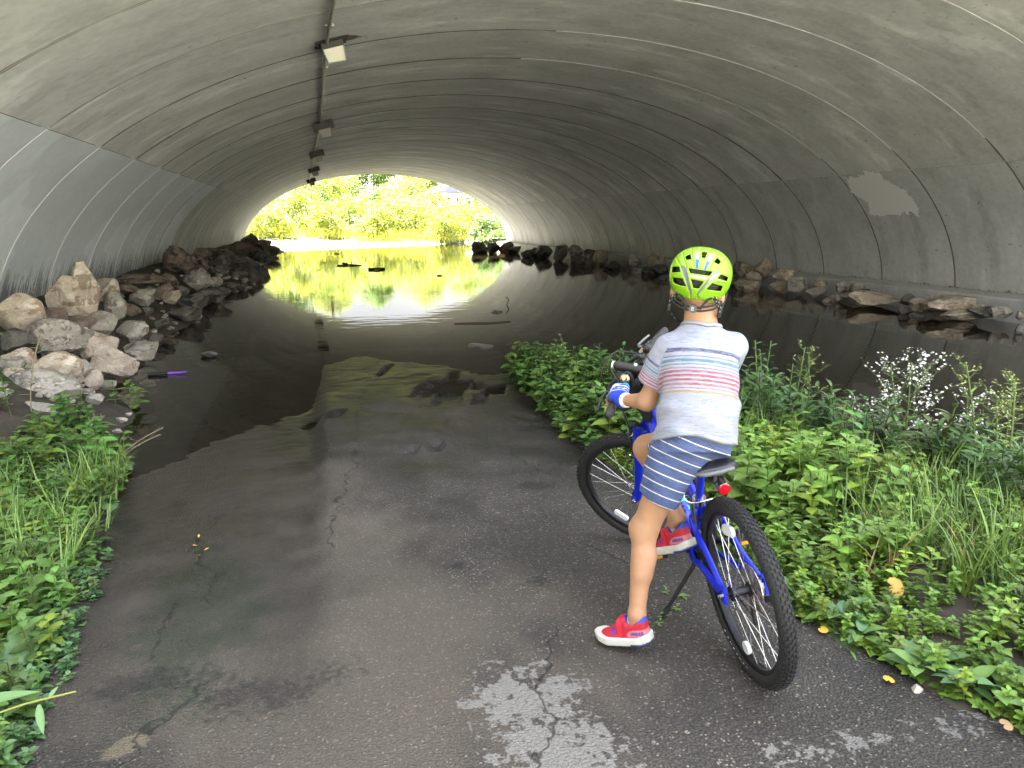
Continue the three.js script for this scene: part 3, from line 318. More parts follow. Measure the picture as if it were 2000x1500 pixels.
// ------------------------------------------------------------------ lamps and conduit under the arch
{
  const LP = [[0.27, -9.76], [0.24, -17.3], [0.12, -24.1], [0.03, -30.95], [-0.1, -38.3]];
  const yAt = (x, d = 0) => { const t = Math.acos((x - CX) / AX); return arc(t, -d)[1]; };
  const steel = mat(lin(0.34, 0.34, 0.33), 0.45, { metalness: 0.6 }), tar = mat(lin(0.022, 0.019, 0.016), 0.9), rust = mat(lin(0.10, 0.075, 0.05), 0.9), lens = mat(lin(0.62, 0.59, 0.47), 0.35), box = mat(lin(0.03, 0.027, 0.024), 0.6), greyLens = mat(lin(0.33, 0.31, 0.27), 0.4);
  const lb = ['nearest wedge-shaped lamp with a cream cover under the arch', 'second lamp from the front, dark box with a wire guard', 'third lamp from the front under the arch', 'fourth lamp from the front under the arch', 'farthest small lamp near the bright portal'];
  LP.forEach(([x, z], i) => {
    const slope = Math.atan2(yAt(x + 0.1) - yAt(x - 0.1), 0.2), t = thing('ceiling_lamp', lb[i], 'lamp', [x, yAt(x), z], 0, 'lamps along the arch'); t.rotation.z = slope;
    const R = rng(60 + i), s = new THREE.Shape(), q = []; for (let k = 0; k < 26; k++) { const a = k / 26 * Math.PI * 2, c = Math.cos(a), n = Math.sin(a), b = Math.max(Math.abs(c) / 0.175, Math.abs(n) / 0.17); q.push(new THREE.Vector2((c / b) * (1 + (R() - 0.5) * 0.16) + (c > 0 ? 0.03 : 0), (n / b) * (1 + (R() - 0.5) * 0.2))); } s.setFromPoints(q);
    const pg = new THREE.ExtrudeGeometry(s, { depth: i ? 0.05 : 0.03, bevelEnabled: false }); pg.rotateX(Math.PI / 2);  pg.translate(0.02, 0.006, 0); part(t, 'mounting_pad', pg, tar);
    if (i === 0) { const s2 = new THREE.Shape(); [[0.1, -0.1], [0.28, -0.13], [0.36, -0.08], [0.40, -0.11], [0.33, 0.02], [0.29, 0.08], [0.22, 0.15], [0.1, 0.14]].forEach(([a, b], k) => k ? s2.lineTo(a, b) : s2.moveTo(a, b)); const g = new THREE.ExtrudeGeometry(s2, { depth: 0.018, bevelEnabled: false }); g.rotateX(Math.PI / 2); g.translate(0.02, 0.006, 0); part(t, 'stain_patch', g, rust, 'ragged brown mortar patch'); }
    const h = i ? new THREE.BoxGeometry(0.44, 0.15, 0.3) : new THREE.BoxGeometry(0.26, 0.07, 0.2); h.translate(0.03, i ? -0.085 : -0.055, 0.02); part(t, 'housing', h, box);
    // wedge cover: a trapezoid face turned down and to the front
    const w = 0.125, P0 = [[-w, -0.09, 0.10], [w, -0.09, 0.10], [w * 0.9, -0.09, -0.12], [-w * 0.9, -0.09, -0.12], [-w * 0.78, -0.235, 0.03], [w * 0.86, -0.235, 0.03], [w * 0.8, -0.2, -0.1], [-w * 0.75, -0.2, -0.1]].map(p => [p[0] + 0.03, ...p.slice(1)]), P = P0.map(p => [p[0], p[1] - (i ? 0.07 : 0), p[2]]);
    const g = geo(P.flat(), [0, 4, 5, 0, 5, 1, 1, 5, 6, 1, 6, 2, 2, 6, 7, 2, 7, 3, 3, 7, 4, 3, 4, 0, 4, 7, 6, 4, 6, 5]); part(t, 'cover', toCreasedNormals(g, 0.2), i === 0 ? lens : greyLens);
    const wires = []; for (const [a, b] of [[0, 4], [1, 5], [4, 5]]) wires.push(rod([P[a][0], P[a][1], P[a][2] + 0.012], [P[b][0], P[b][1] - 0.008, P[b][2] + 0.012], 0.006, 0.006, 6)); part(t, 'wire_guard', merge(wires), steel);
  });
  const pts = []; const C = [[0.36, -5.8], [0.30, -7.5], ...LP.map(([x, z]) => [x - 0.02, z]), [-0.15, -42.9]]; for (const [x, z] of C) pts.push(V(x, yAt(x, 0.035), z));
  const cd = thing('conduit_pipe', 'thin grey steel conduit running along the arch past the lamps', 'pipe'); part(cd, 'pipe', tube(pts, 0.022, 80, 8), steel);
  for (let i = 0; i < 16; i++) { const z = -6.6 - i * 2.3; let k = 0; while (k < C.length - 2 && C[k + 1][1] > z) k++; const x = mix(C[k][0], C[k + 1][0], (z - C[k][1]) / (C[k + 1][1] - C[k][1])); const b = new THREE.BoxGeometry(0.1, 0.03, 0.03); b.translate(x, yAt(x, 0.012), z); part(cd, 'clip', b, steel); }
}
// ------------------------------------------------------------------ leaves; trees and shrubs beyond the arch
function leafGeo(L, W, bend = 0.25, fold = 0.2, n = 3) {   // a leaf from its stalk at the origin along +z, top up
  const pos = [], idx = []; for (let i = 0; i <= n; i++) { const t = i / n, w = W * 0.5 * Math.pow(Math.sin(Math.PI * Math.min(1, 0.06 + t * 0.94)), 0.8) * (1 - 0.25 * t), y = -bend * L * t * t, z = L * t; pos.push(-w, y + fold * w, z, 0, y, z, w, y + fold * w, z); }
  for (let i = 0; i < n; i++) { const a = i * 3; idx.push(a, a + 3, a + 1, a + 1, a + 3, a + 4, a + 1, a + 4, a + 2, a + 2, a + 4, a + 5); }
  return geo(pos, idx);
}
const leafMat = (r, g, b, tr = 0.4, rough = 0.6) => new THREE.MeshPhysicalMaterial({ color: lin(r, g, b), roughness: rough, transmission: tr, thickness: 0, side: THREE.DoubleSide });
const M4 = new THREE.Matrix4(), Q4 = new THREE.Quaternion(), E4 = new THREE.Euler();
function instances(g, m, list, tint) { const o = new THREE.InstancedMesh(g, m, list.length); list.forEach((q, i) => { o.setMatrixAt(i, q[0]); if (q[1]) o.setColorAt(i, q[1]); }); return o; }
function crown(R, clumps, per, size, hue) {
  const out = [], c = new THREE.Color();
  for (const [cx, cy, cz, r, ry] of clumps) { const k0 = 0.75 + 0.5 * R(); for (let i = 0; i < per; i++) { const a = R() * 6.283, u = R() * 2 - 1, q = Math.sqrt(1 - u * u), d = Math.pow(R(), 0.45) * (0.8 + 0.35 * R()), s = size * (0.6 + 0.8 * R());
    E4.set((R() - 0.3) * 1.6, R() * 6.283, (R() - 0.5) * 1.6); M4.compose(V(cx + q * Math.cos(a) * r * d, cy + u * (ry || r) * d, cz + q * Math.sin(a) * r * d), Q4.setFromEuler(E4), V(s, s, s)); const k = k0 * (0.75 + 0.5 * R()); c.setRGB(k * hue[0] * (0.9 + 0.3 * R()), k * hue[1], k * hue[2]); out.push([M4.clone(), c.clone()]); } }
  return out;
}
const farLeaf = leafGeo(1, 0.62, 0.2, 0.25, 2), farLeafM = leafMat(0.5, 0.5, 0.5, 0.5, 0.9), bark = mat(lin(0.09, 0.07, 0.05), 0.9);
function tree(name, label, x, z, h, w, seed, hue, group, leaf = 0.2, low = 0.15, dens = 1) {
  const R = rng(seed), y0 = groundY(x, z) - 0.05, t = thing(name, label, name === 'tree' ? 'tree' : 'shrub', [x, y0, z], 0, group), trunk = [], cl = [];
  const n = 5 + Math.floor(R() * 3); const lean = (R() - 0.5) * 0.1 * h;
  trunk.push(rod([0, 0, 0], [lean * 0.5, h * 0.5, 0], h * 0.016 + 0.02, h * 0.01 + 0.01, 7), rod([lean * 0.5, h * 0.5, 0], [lean, h * 0.85, 0], h * 0.01 + 0.01, 0.01, 6));
  const nc = Math.round(16 + h * 1.5); for (let i = 0; i < nc; i++) { const f = low + (1 - low) * Math.pow((i + 0.5) / nc, 0.85), rr = w * 0.5 * Math.sqrt(Math.max(0.04, 1 - Math.pow((f - 0.42) / 0.62, 2))), a = i * 2.4 + R(), d = rr * (0.35 + 0.6 * R()), px = Math.cos(a) * d + lean * f, pz = Math.sin(a) * d, r = w * (0.13 + 0.10 * R()); cl.push([px, h * f * 0.96, pz, r, r * (0.7 + 0.5 * R())]); if (i % 2) trunk.push(rod([lean * f * 0.5, h * f * 0.55, 0], [px, h * f * 0.95, pz], 0.012 + h * 0.004, 0.006, 5)); }
  part(t, 'trunk', merge(trunk), bark);
  const per = Math.round(dens * 150 * Math.max(1, (w / 5) ** 1.2)), o = instances(farLeaf, farLeafM, crown(R, cl, per, leaf, hue)); o.name = 'crown'; o.userData.kind = 'stuff'; t.add(o); return t;
}
{
  const Y = [0.46, 0.58, 0.016], G = [0.27, 0.46, 0.016], D = [0.15, 0.28, 0.024], O = [0.48, 0.58, 0.022];
  const T = [['tree', 'tall pale green tree left of centre beyond the arch', -3.5, -68, 9.5, 7, D], ['tree', 'tall light tree at the left edge of the bright opening', -9, -64, 9, 7, Y], ['tree', 'leafy green tree at the centre of the bright opening', 5.5, -66, 3.0, 5.0, G], ['tree', 'lower rounded tree right of centre beyond the arch', 9.5, -64, 2.9, 4.6, Y], ['tree', 'yellow green tree at the right edge of the opening', 14.2, -60, 2.9, 4.6, Y], ['tree', 'slim tree behind the centre beyond the arch', 1.5, -75, 4.0, 5, Y], ['tree', 'tree behind the right of the opening partly against white sky', 18, -82, 4.2, 6, G],
    ['tree', 'tall distant tree first from the left in the far row', -22, -178, 15, 17, Y], ['tree', 'tall distant tree second from the left in the far row', -9, -186, 14, 17, G], ['tree', 'tall distant tree left of centre in the far row', 3, -180, 9.8, 12, Y], ['tree', 'tall distant tree at the centre of the far row', 14, -184, 9.0, 11, G], ['tree', 'distant tree right of centre in the far row', 25, -180, 8.8, 11, Y], ['tree', 'distant tree beside the sky gap in the far row', 35, -186, 7.6, 11, Y], ['tree', 'distant tree at the right end of the far row', 47, -180, 7.4, 13, Y],
    ['tree', 'broad tree filling the left of the opening far behind', -8, -84, 10, 9, Y], ['tree', 'broad tree far behind the centre right', 11, -92, 4.2, 7, Y], ['tree', 'hazy tree far behind the centre', 3.5, -96, 4.6, 7, G], ['tree', 'tree far behind at the right beside the house', 23.5, -92, 4.4, 7, Y],
    ['shrub', 'bright shrub low on the left bank beyond the arch', -4.2, -57, 3.0, 4, Y], ['shrub', 'round yellow shrub left of centre on the far bank', -1.0, -60, 3.2, 4, O], ['shrub', 'yellow shrub in the middle of the far bank', 2.6, -59, 2.7, 4, Y], ['shrub', 'tall grassy yellow shrub at the water in the centre', 4.2, -54, 2.2, 2.6, O], ['shrub', 'wide yellow shrub right of centre over the water', 7.3, -57, 2.5, 4, O], ['shrub', 'yellow shrub at the right of the far bank', 10.2, -56, 2.6, 3.8, Y], ['shrub', 'dark green shrub by the right foot of the far portal', 10.6, -47.2, 2.3, 2.8, D], ['shrub', 'green shrub above the far right rocks', 12.6, -50, 3.2, 3.4, G], ['shrub', 'bushy yellow shrub left of the tall grassy one', 0.6, -55, 2.2, 3.2, O], ['shrub', 'yellow shrub low on the far bank behind the sand', -3.0, -53.5, 1.9, 3.0, O], ['shrub', 'broad shrub between the centre shrubs', 5.4, -58, 2.5, 4, Y], ['shrub', 'low yellow shrub over the water at the right', 8.9, -53.5, 2.1, 3.2, O], ['shrub', 'wide light shrub behind the left bank', -6.0, -59, 3.4, 4.6, Y], ['shrub', 'tall light shrub behind the right bank', 13.0, -57, 2.6, 4, Y], ['shrub', 'shrub filling the gap left of the centre trees', -0.5, -64, 3.4, 5, G], ['shrub', 'shrub filling the gap right of the centre trees', 8.0, -62, 2.6, 4.4, Y],
    ['shrub', 'low shrub at the far left of the bright opening', -7, -54, 2.4, 3.6, O]];
  T.forEach((a, i) => tree(a[0], a[1], a[2], a[3], a[4], a[5], 200 + i * 7, a[6], a[0] === 'tree' ? 'trees beyond the arch' : 'shrubs beyond the arch', a[3] < -150 ? 0.5 : a[0] === 'tree' ? 0.24 : 0.17, a[0] === 'tree' ? 0.12 : 0.05, a[3] < -150 ? 0.55 : 1));
  // reeds and tall grass along the far bank
  const R = rng(77), list = [], c = new THREE.Color(), blade = (() => { const g = leafGeo(1, 0.05, 0.35, 0.2, 3); g.rotateX(-Math.PI / 2 + 0.15); return g; })();
  for (let i = 0; i < 9000; i++) { const z = -45.5 - 12 * R(), x = -9 + 26 * R(), y = groundY(x, z); if (y < WATER - 0.02) continue; if (x > -4 && x < 2.6 && z > -52.5 && R() < 0.93) continue; const s = 0.25 + 0.6 * R() * n2(x * 0.7, z * 0.7, 4) * 1.6; E4.set(0.3 * (R() - 0.5), R() * 6.28, 0.3 * (R() - 0.5)); M4.compose(V(x, y, z), Q4.setFromEuler(E4), V(s, s, s)); c.setRGB(0.7 + 0.3 * R(), 0.75 + 0.2 * R(), 0.05); list.push([M4.clone(), c.clone()]); }
  const o = instances(blade, farLeafM, list); o.name = 'tall_grass'; tag(o, 'bright sunlit tall grass along the far bank', 'grass', null, 'stuff'); scene.add(o);
  // sandy bank in the sun
  const pos = [], idx = [], n = 24; for (let j = 0; j <= n; j++) for (let i = 0; i <= n; i++) { const u = i / n * 2 - 1, v = j / n * 2 - 1, x = -1.4 + u * 1.9, z = -48.9 + v * 1.3 - u * 0.5; pos.push(x, groundY(x, z) + 0.012 + 0.04 * (1 - u * u) * (1 - v * v) - 0.05 * Math.max(0, Math.hypot(u, v) + 0.3 * (n2(u * 3, v * 3) - 0.5) - 0.8) * 4, z); } for (let j = 0; j < n; j++) for (let i = 0; i < n; i++) { const a = j * (n + 1) + i; idx.push(a + n + 1, a, a + 1, a + n + 1, a + 1, a + n + 2); }
  struct('sand_bank', geo(pos, idx.reverse()), mat(lin(0.11, 0.1, 0.06), 0.9));
  // house and pole far behind the trees
  const h = thing('house', 'pale house with a lavender roof and blue awning glimpsed at the upper right', 'house', [19.4, 2.6, -108], 0.1); h.scale.setScalar(0.55);
  part(h, 'wall', new THREE.BoxGeometry(9, 5.0, 7).translate(0, 2.5, 0), mat(lin(0.6, 0.6, 0.58), 0.8)); { const s = new THREE.Shape(); s.moveTo(-5.2, 0); s.lineTo(0, 2.8); s.lineTo(5.2, 0); const g = new THREE.ExtrudeGeometry(s, { depth: 7.6, bevelEnabled: false }); g.translate(0, 5.01, -3.8); part(h, 'roof', g, mat(lin(0.3, 0.28, 0.42), 0.8)); }
  for (const x of [-2.6, 0.2, 2.8]) { const w = grp(h, 'window'); part(w, 'frame', new THREE.BoxGeometry(1.3, 1.5, 0.12).translate(x, 3, 3.53), mat(lin(0.7, 0.7, 0.7), 0.6)); part(w, 'pane', new THREE.BoxGeometry(1.1, 1.3, 0.06).translate(x, 3, 3.58), mat(lin(0.05, 0.06, 0.08), 0.1)); }
  part(h, 'awning', new THREE.BoxGeometry(2.6, 0.12, 1.4).rotateX(0.35).translate(3.4, 2.0, 4.2), mat(lin(0.05, 0.25, 0.5), 0.6));
  const up = thing('utility_pole', 'brown wooden pole top against the sky left of the centre', 'pole', [1.35, groundY(1.35, -80), -80]); part(up, 'pole', rod([0, 0, 0], [0, 6.2, 0], 0.16, 0.13, 10), bark); part(up, 'crossarm', new THREE.BoxGeometry(1.8, 0.14, 0.12).translate(0, 5.6, 0.16), bark);
}
// ------------------------------------------------------------------ the bicycle; x forward, y up, z to its right, origin under the rear axle
const font = await new FontLoader().loadAsync('fonts/droid/droid_sans_bold.typeface.json');
const textGeo = (s, size, depth = 0.001) => { const g = new TextGeometry(s, { font, size, depth, curveSegments: 3, bevelEnabled: false }); g.computeBoundingBox(); const b = g.boundingBox; g.translate(-(b.min.x + b.max.x) / 2, 0, 0); return g; };
const PSI = -0.105, LEAN = 0.171, STEER = 0.88;
const bF = V(-Math.sin(PSI), 0, -Math.cos(PSI)), bL = V(-Math.cos(PSI), 0, Math.sin(PSI)), bU = V(0, 1, 0).multiplyScalar(Math.cos(LEAN)).addScaledVector(bL, Math.sin(LEAN)), bR = bF.clone().cross(bU);
const BIKE_O = V(1.272, 0.0, -1.865);
const bikeToWorld = (x, y, z) => BIKE_O.clone().addScaledVector(bF, x).addScaledVector(bU, y).addScaledVector(bR, z);
const HA = 69 * D2R, sAxis = V(-Math.cos(HA), Math.sin(HA), 0), WB = 0.945, RW = 0.293, HUB = 0.29;
const A0 = V(WB, HUB, 0).addScaledVector(V(Math.sin(HA), Math.cos(HA), 0), -0.04);
const STEER_M = new THREE.Matrix4().makeTranslation(A0.x, A0.y, A0.z).multiply(new THREE.Matrix4().makeRotationAxis(sAxis, STEER)).multiply(new THREE.Matrix4().makeTranslation(-A0.x, -A0.y, -A0.z));
const sPt = (s, f, z) => A0.clone().addScaledVector(sAxis, s).addScaledVector(V(Math.sin(HA), Math.cos(HA), 0), f).add(V(0, 0, z));      // on the steering column, before steering
const steer = g => g.applyMatrix4(STEER_M);
{
  const bike = thing('bicycle', 'blue kids mountain bike leaning left under the child on the path', 'bicycle', BIKE_O.toArray());
  bike.quaternion.setFromRotationMatrix(new THREE.Matrix4().makeBasis(bF, bU, bR));
  const blue = mat(lin(0.002, 0.014, 0.42), 0.35, { clearcoat: 0.35, clearcoatRoughness: 0.15 }), black = mat(lin(0.012, 0.012, 0.013), 0.45), rubber = mat(lin(0.011, 0.011, 0.0115), 0.75), steel = mat(lin(0.72, 0.72, 0.72), 0.25, { metalness: 1 }), dark = mat(lin(0.03, 0.03, 0.033), 0.35, { metalness: 0.5 }), chrome = mat(lin(0.8, 0.8, 0.8), 0.15, { metalness: 1 }), cyan = mat(lin(0.01, 0.52, 0.72), 0.4), clear = mat(lin(0.75, 0.78, 0.78), 0.25, { clearcoat: 1 }), white = mat(lin(0.8, 0.8, 0.8), 0.5), grey = mat(lin(0.12, 0.12, 0.12), 0.7);
  const revolve = (prof, n = 96) => { const pos = [], idx = [], m = prof.length; for (let i = 0; i <= n; i++) { const a = i / n * Math.PI * 2, c = Math.cos(a), s = Math.sin(a); for (const [r, z] of prof) pos.push(r * c, r * s, z); } for (let i = 0; i < n; i++) for (let j = 0; j < m - 1; j++) { const a = i * m + j, b = a + 1, d = a + m, e = d + 1; idx.push(a, d, b, b, d, e); } return toCreasedNormals(geo(pos, idx), 0.7); };
  const tyreProf = []; for (let i = 0; i <= 14; i++) { const a = -2.45 + 4.9 * i / 14; tyreProf.push([RW - 0.027 + 0.0235 * Math.cos(a), 0.0245 * Math.sin(a)]); }
  const knobs = []; { const N = 84, B = (w, l, h, r, z, a, tilt) => { const g = new THREE.BoxGeometry(h, l, w); g.rotateY(tilt); g.translate(r, 0, z); g.rotateZ(a); return g; };
    for (let i = 0; i < N; i++) { const a = i / N * Math.PI * 2, da = Math.PI / N; knobs.push(B(0.007, 0.0105, 0.005, RW - 0.0022, 0.005, a, 0), B(0.007, 0.0105, 0.005, RW - 0.0022, -0.005, a + da, 0), B(0.008, 0.010, 0.005, RW - 0.0058, 0.0145, a + da, -0.65), B(0.008, 0.010, 0.005, RW - 0.0058, -0.0145, a, 0.65), B(0.006, 0.009, 0.005, RW - 0.0125, 0.0205, a, -1.1), B(0.006, 0.009, 0.005, RW - 0.0125, -0.0205, a + da, 1.1)); } }
  const tread = merge(knobs), tyreG = merge([revolve(tyreProf), tread]);
  const rimG = revolve([[0.235, -0.011], [0.2525, -0.0135], [0.2555, -0.0125], [0.25, -0.009], [0.25, 0.009], [0.2555, 0.0125], [0.2525, 0.0135], [0.235, 0.011], [0.2315, 0.006], [0.2315, -0.006], [0.235, -0.011]]);
  function wheel(name, cx, cy, front, M) {
    const w = grp(bike, name); const C = new THREE.Matrix4().makeTranslation(cx, cy, 0); const T = g => { g.applyMatrix4(C); if (M) g.applyMatrix4(M); return g; };
    part(w, 'tyre', T(tyreG.clone()), rubber); part(w, 'rim', T(rimG.clone()), dark);
    const hw = front ? 0.04 : 0.045; part(w, 'hub', T(merge([rod([0, 0, -hw], [0, 0, hw * 0.5], 0.0135, 0.0135), rod([0, 0, -hw + 0.002], [0, 0, -hw + 0.009], 0.024, 0.024, 20), rod([0, 0, hw * 0.5 - 0.007], [0, 0, hw * 0.5], 0.024, 0.024, 20), rod([0, 0, -0.068], [0, 0, 0.068], 0.0045)])), black);
    const sp = 28; for (let i = 0; i < sp; i++) { const side = i % 2 ? 1 : -1, a = i / sp * Math.PI * 2, off = (i % 4 < 2 ? 1 : -1) * 0.95, z = side > 0 ? hw * 0.5 - 0.003 : -hw + 0.005; part(w, 'spoke', T(rod([0.021 * Math.cos(a + off), 0.021 * Math.sin(a + off), z], [0.233 * Math.cos(a), 0.233 * Math.sin(a), side * 0.003], 0.00115, 0.00115, 5)), steel); }
    const refl = (ang, L, W2, z) => { const s = new THREE.Shape(); const r = W2 / 2; s.moveTo(-L / 2 + r, -r); s.lineTo(L / 2 - r, -r); s.absarc(L / 2 - r, 0, r, -Math.PI / 2, Math.PI / 2); s.lineTo(-L / 2 + r, r); s.absarc(-L / 2 + r, 0, r, Math.PI / 2, Math.PI * 1.5); const g = new THREE.ExtrudeGeometry(s, { depth: 0.008, bevelEnabled: true, bevelSize: 0.002, bevelThickness: 0.002, bevelSegments: 2 }); g.translate(0, 0, -0.004 + z); g.rotateZ(Math.PI / 2); g.translate(0.192, 0, 0); g.rotateZ(ang); part(w, 'reflector', T(g), clear); };
    if (front) refl(-0.75, 0.068, 0.02, -0.012); else { refl(-1.62, 0.04, 0.036, -0.014); refl(1.35, 0.075, 0.03, -0.012); }
    part(w, 'valve', T(rod([0.231 * Math.cos(-1.62), 0.231 * Math.sin(-1.62), 0], [0.198 * Math.cos(-1.62), 0.198 * Math.sin(-1.62), 0], 0.0035, 0.0028, 8)), black);
    if (!front) { const L = []; const word = 'RENEGADE'; [...word].forEach((ch, i) => { const th = -1.62 + i * 0.088, g = textGeo(ch, 0.0125, 0.0012), r = RW - 0.035, m = new THREE.Matrix4().makeBasis(V(-Math.sin(th), Math.cos(th), 0), V(Math.cos(th), Math.sin(th), 0), V(0, 0, -1)); g.applyMatrix4(new THREE.Matrix4().makeRotationX(-0.42)); g.applyMatrix4(m); g.translate(r * Math.cos(th), r * Math.sin(th), -0.0226); L.push(g); }); part(w, 'lettering', T(merge(L)), white, 'white word RENEGADE on the tyre sidewall'); }
    return w;
  }
  wheel('rear_wheel', 0, HUB, false, null); wheel('front_wheel', WB, HUB, true, STEER_M);
  // frame
  const BB = V(0.40, 0.26, 0), ST = V(0.305, 0.475, 0), hb = sPt(0.395, 0, 0), ht = sPt(0.52, 0, 0);
  const fr = [rod(BB, ST, 0.021, 0.021, 20), rod(BB.clone().add(V(0, 0, -0.036)), BB.clone().add(V(0, 0, 0.036)), 0.023, 0.023, 20), rod(hb, ht, 0.024, 0.024, 22),
    tube([BB, V(0.56, 0.43, 0), sPt(0.425, -0.004, 0)], 0.0295, 20, 18), tube([V(0.315, 0.455, 0), V(0.47, 0.545, 0), V(0.62, 0.66, 0), sPt(0.505, -0.004, 0)], 0.0185, 24, 16), rod([0.50, 0.367, 0], [0.452, 0.385, 0], 0.01, 0.01)];
  for (const s of [-1, 1]) { fr.push(tube([[0.385, 0.262, s * 0.022], [0.30, 0.262, s * 0.047], [0.255, 0.272, s * 0.047], [0.02, 0.287, s * 0.066]], 0.0105, 26, 12), tube([[0.312, 0.425, s * 0.014], [0.275, 0.43, s * 0.045], [0.12, 0.352, s * 0.055], [0.004, 0.305, s * 0.065]], 0.0098, 26, 12), tube([[0.312, 0.45, s * 0.008], [0.27, 0.432, s * 0.045]], 0.0095, 6, 10));
    const p = new THREE.Shape(); p.moveTo(-0.018, -0.022); p.lineTo(0.014, -0.024); p.lineTo(0.05, 0.0); p.lineTo(0.035, 0.012); p.lineTo(0.012, 0.032); p.lineTo(-0.012, 0.03); const g = new THREE.ExtrudeGeometry(p, { depth: 0.007, bevelEnabled: true, bevelSize: 0.002, bevelThickness: 0.002, bevelSegments: 1 }); g.translate(0, HUB, s * 0.066 - 0.0035); fr.push(g); }
  const frame = part(bike, 'frame', merge(fr), blue);
  { const d = V(0.56, 0.43, 0).sub(BB).normalize(), dc = []; for (const [u, th0, th1, w] of [[0.135, -0.3, 2.4, 0.016], [0.165, -0.3, 2.4, 0.012], [0.19, -0.3, 2.4, 0.016], [0.225, 0.0, 2.0, 0.008]]) { const g = new THREE.CylinderGeometry(0.0306, 0.0306, w, 20, 1, true, th0, th1 - th0); g.rotateY(Math.PI); g.applyQuaternion(new THREE.Quaternion().setFromUnitVectors(V(0, 1, 0), d)); g.translate(BB.x + d.x * u, BB.y + d.y * u, 0); dc.push(g); } const dm = cyan.clone(); dm.side = THREE.DoubleSide; part(frame, 'decal', merge(dc), dm, 'turquoise graphic on the down tube'); }
  part(bike, 'axle_nut', merge([rod([0, HUB, -0.085], [0, HUB, -0.071], 0.0085, 0.0085, 6), rod([0, HUB, 0.071], [0, HUB, 0.085], 0.0085, 0.0085, 6)]), chrome);
  part(bike, 'seat_clamp', merge([rod(ST.clone().add(V(0.004, -0.012, 0)), ST.clone().add(V(-0.006, 0.012, 0)), 0.0225, 0.0225, 20), rod([0.29, 0.475, -0.026], [0.33, 0.46, -0.03], 0.004)]), chrome);
  part(bike, 'seat_post', rod(ST, [0.232, 0.64, 0], 0.0135, 0.0135, 16), blue);
  { // saddle, lofted from the rear to the nose
    const S = [[0.095, 0.666, 0.045, 0.014], [0.11, 0.672, 0.068, 0.022], [0.14, 0.674, 0.074, 0.027], [0.18, 0.671, 0.066, 0.028], [0.22, 0.668, 0.045, 0.027], [0.27, 0.667, 0.027, 0.025], [0.32, 0.665, 0.02, 0.022], [0.342, 0.66, 0.012, 0.012]], pos = [], idx = [], col = [], n = 22;
    for (const [x, y, w, h] of S) for (let k = 0; k < n; k++) { const a = k / n * Math.PI * 2, c = Math.cos(a), s = Math.sin(a); pos.push(x, y - h + (s > 0 ? h * Math.pow(s, 0.6) : h * s * 0.75), w * Math.sign(c) * Math.pow(Math.abs(c), 0.75)); }
    for (let i = 0; i < S.length - 1; i++) for (let k = 0; k < n; k++) { const a = i * n + k, b = i * n + (k + 1) % n, c = a + n, d = b + n; idx.push(a, b, c, b, d, c); }
    for (const [o, r] of [[0, 1], [(S.length - 1) * n, 0]]) for (let k = 1; k < n - 1; k++) r ? idx.push(o, o + k + 1, o + k) : idx.push(o, o + k, o + k + 1);
    const sd = grp(bike, 'saddle'); part(sd, 'cover', geo(pos, idx), mat(lin(0.016, 0.016, 0.018), 0.4, { clearcoat: 0.2 }));
    part(sd, 'side_panel', tube([[0.10, 0.651, 0.05], [0.094, 0.652, 0], [0.10, 0.651, -0.05], [0.135, 0.653, -0.0725], [0.18, 0.651, -0.0665], [0.22, 0.648, -0.048]], 0.0085, 30, 8), mat(lin(0.10, 0.105, 0.115), 0.35), 'grey shiny saddle side');
    part(sd, 'rail', merge([-1, 1].map(s => tube([[0.12, 0.638, s * 0.03], [0.17, 0.618, s * 0.022], [0.25, 0.618, s * 0.02], [0.31, 0.64, s * 0.008]], 0.004, 16, 8))), dark);
    part(sd, 'clamp', merge([rod([0.225, 0.622, -0.034], [0.225, 0.622, 0.034], 0.014), rod([0.232, 0.60, 0], [0.226, 0.63, 0], 0.017)]), black); }
  { const l = grp(bike, 'rear_light'); part(l, 'bracket', merge([rod([0.225, 0.60, 0.004], [0.15, 0.618, 0.012], 0.008), rod([0.16, 0.615, 0.0], [0.13, 0.612, 0.01], 0.02, 0.022)]), black); part(l, 'housing', rod([0.132, 0.601, 0.012], [0.098, 0.590, 0.012], 0.0235, 0.0225, 24), chrome); part(l, 'lens', rod([0.1, 0.5905, 0.012], [0.092, 0.588, 0.012], 0.0195, 0.018, 24), mat(lin(0.42, 0.004, 0.012), 0.12, { clearcoat: 1 }), 'red lens'); }
  // drive train
  part(bike, 'chainring', merge([revolve([[0.052, 0.047], [0.066, 0.047], [0.067, 0.051], [0.052, 0.051], [0.052, 0.047]], 48), ...[0, 1, 2, 3, 4].map(k => rod([0, 0, 0.049], [0.056 * Math.cos(k * 1.257), 0.056 * Math.sin(k * 1.257), 0.049], 0.006, 0.005, 6)), ...[...Array(34)].map((_, k) => new THREE.BoxGeometry(0.006, 0.005, 0.0025).translate(0.068, 0, 0.049).rotateZ(k / 34 * 6.283))]).translate(BB.x, BB.y, 0), black);
  { const g = []; for (let k = 0; k < 7; k++) { const r = 0.054 - k * 0.0057, z = 0.029 + k * 0.0045; g.push(revolve([[0.02, z], [r, z], [r, z + 0.002], [0.02, z + 0.002]], 32)); for (let i = 0; i < 14 + (6 - k) * 2; i++) g.push(new THREE.BoxGeometry(0.005, 0.004, 0.0018).translate(r + 0.0015, 0, z + 0.001).rotateZ(i / (14 + (6 - k) * 2) * 6.283)); } part(bike, 'cassette', merge(g).translate(0, HUB, 0), mat(lin(0.25, 0.25, 0.26), 0.3, { metalness: 0.9 })); }
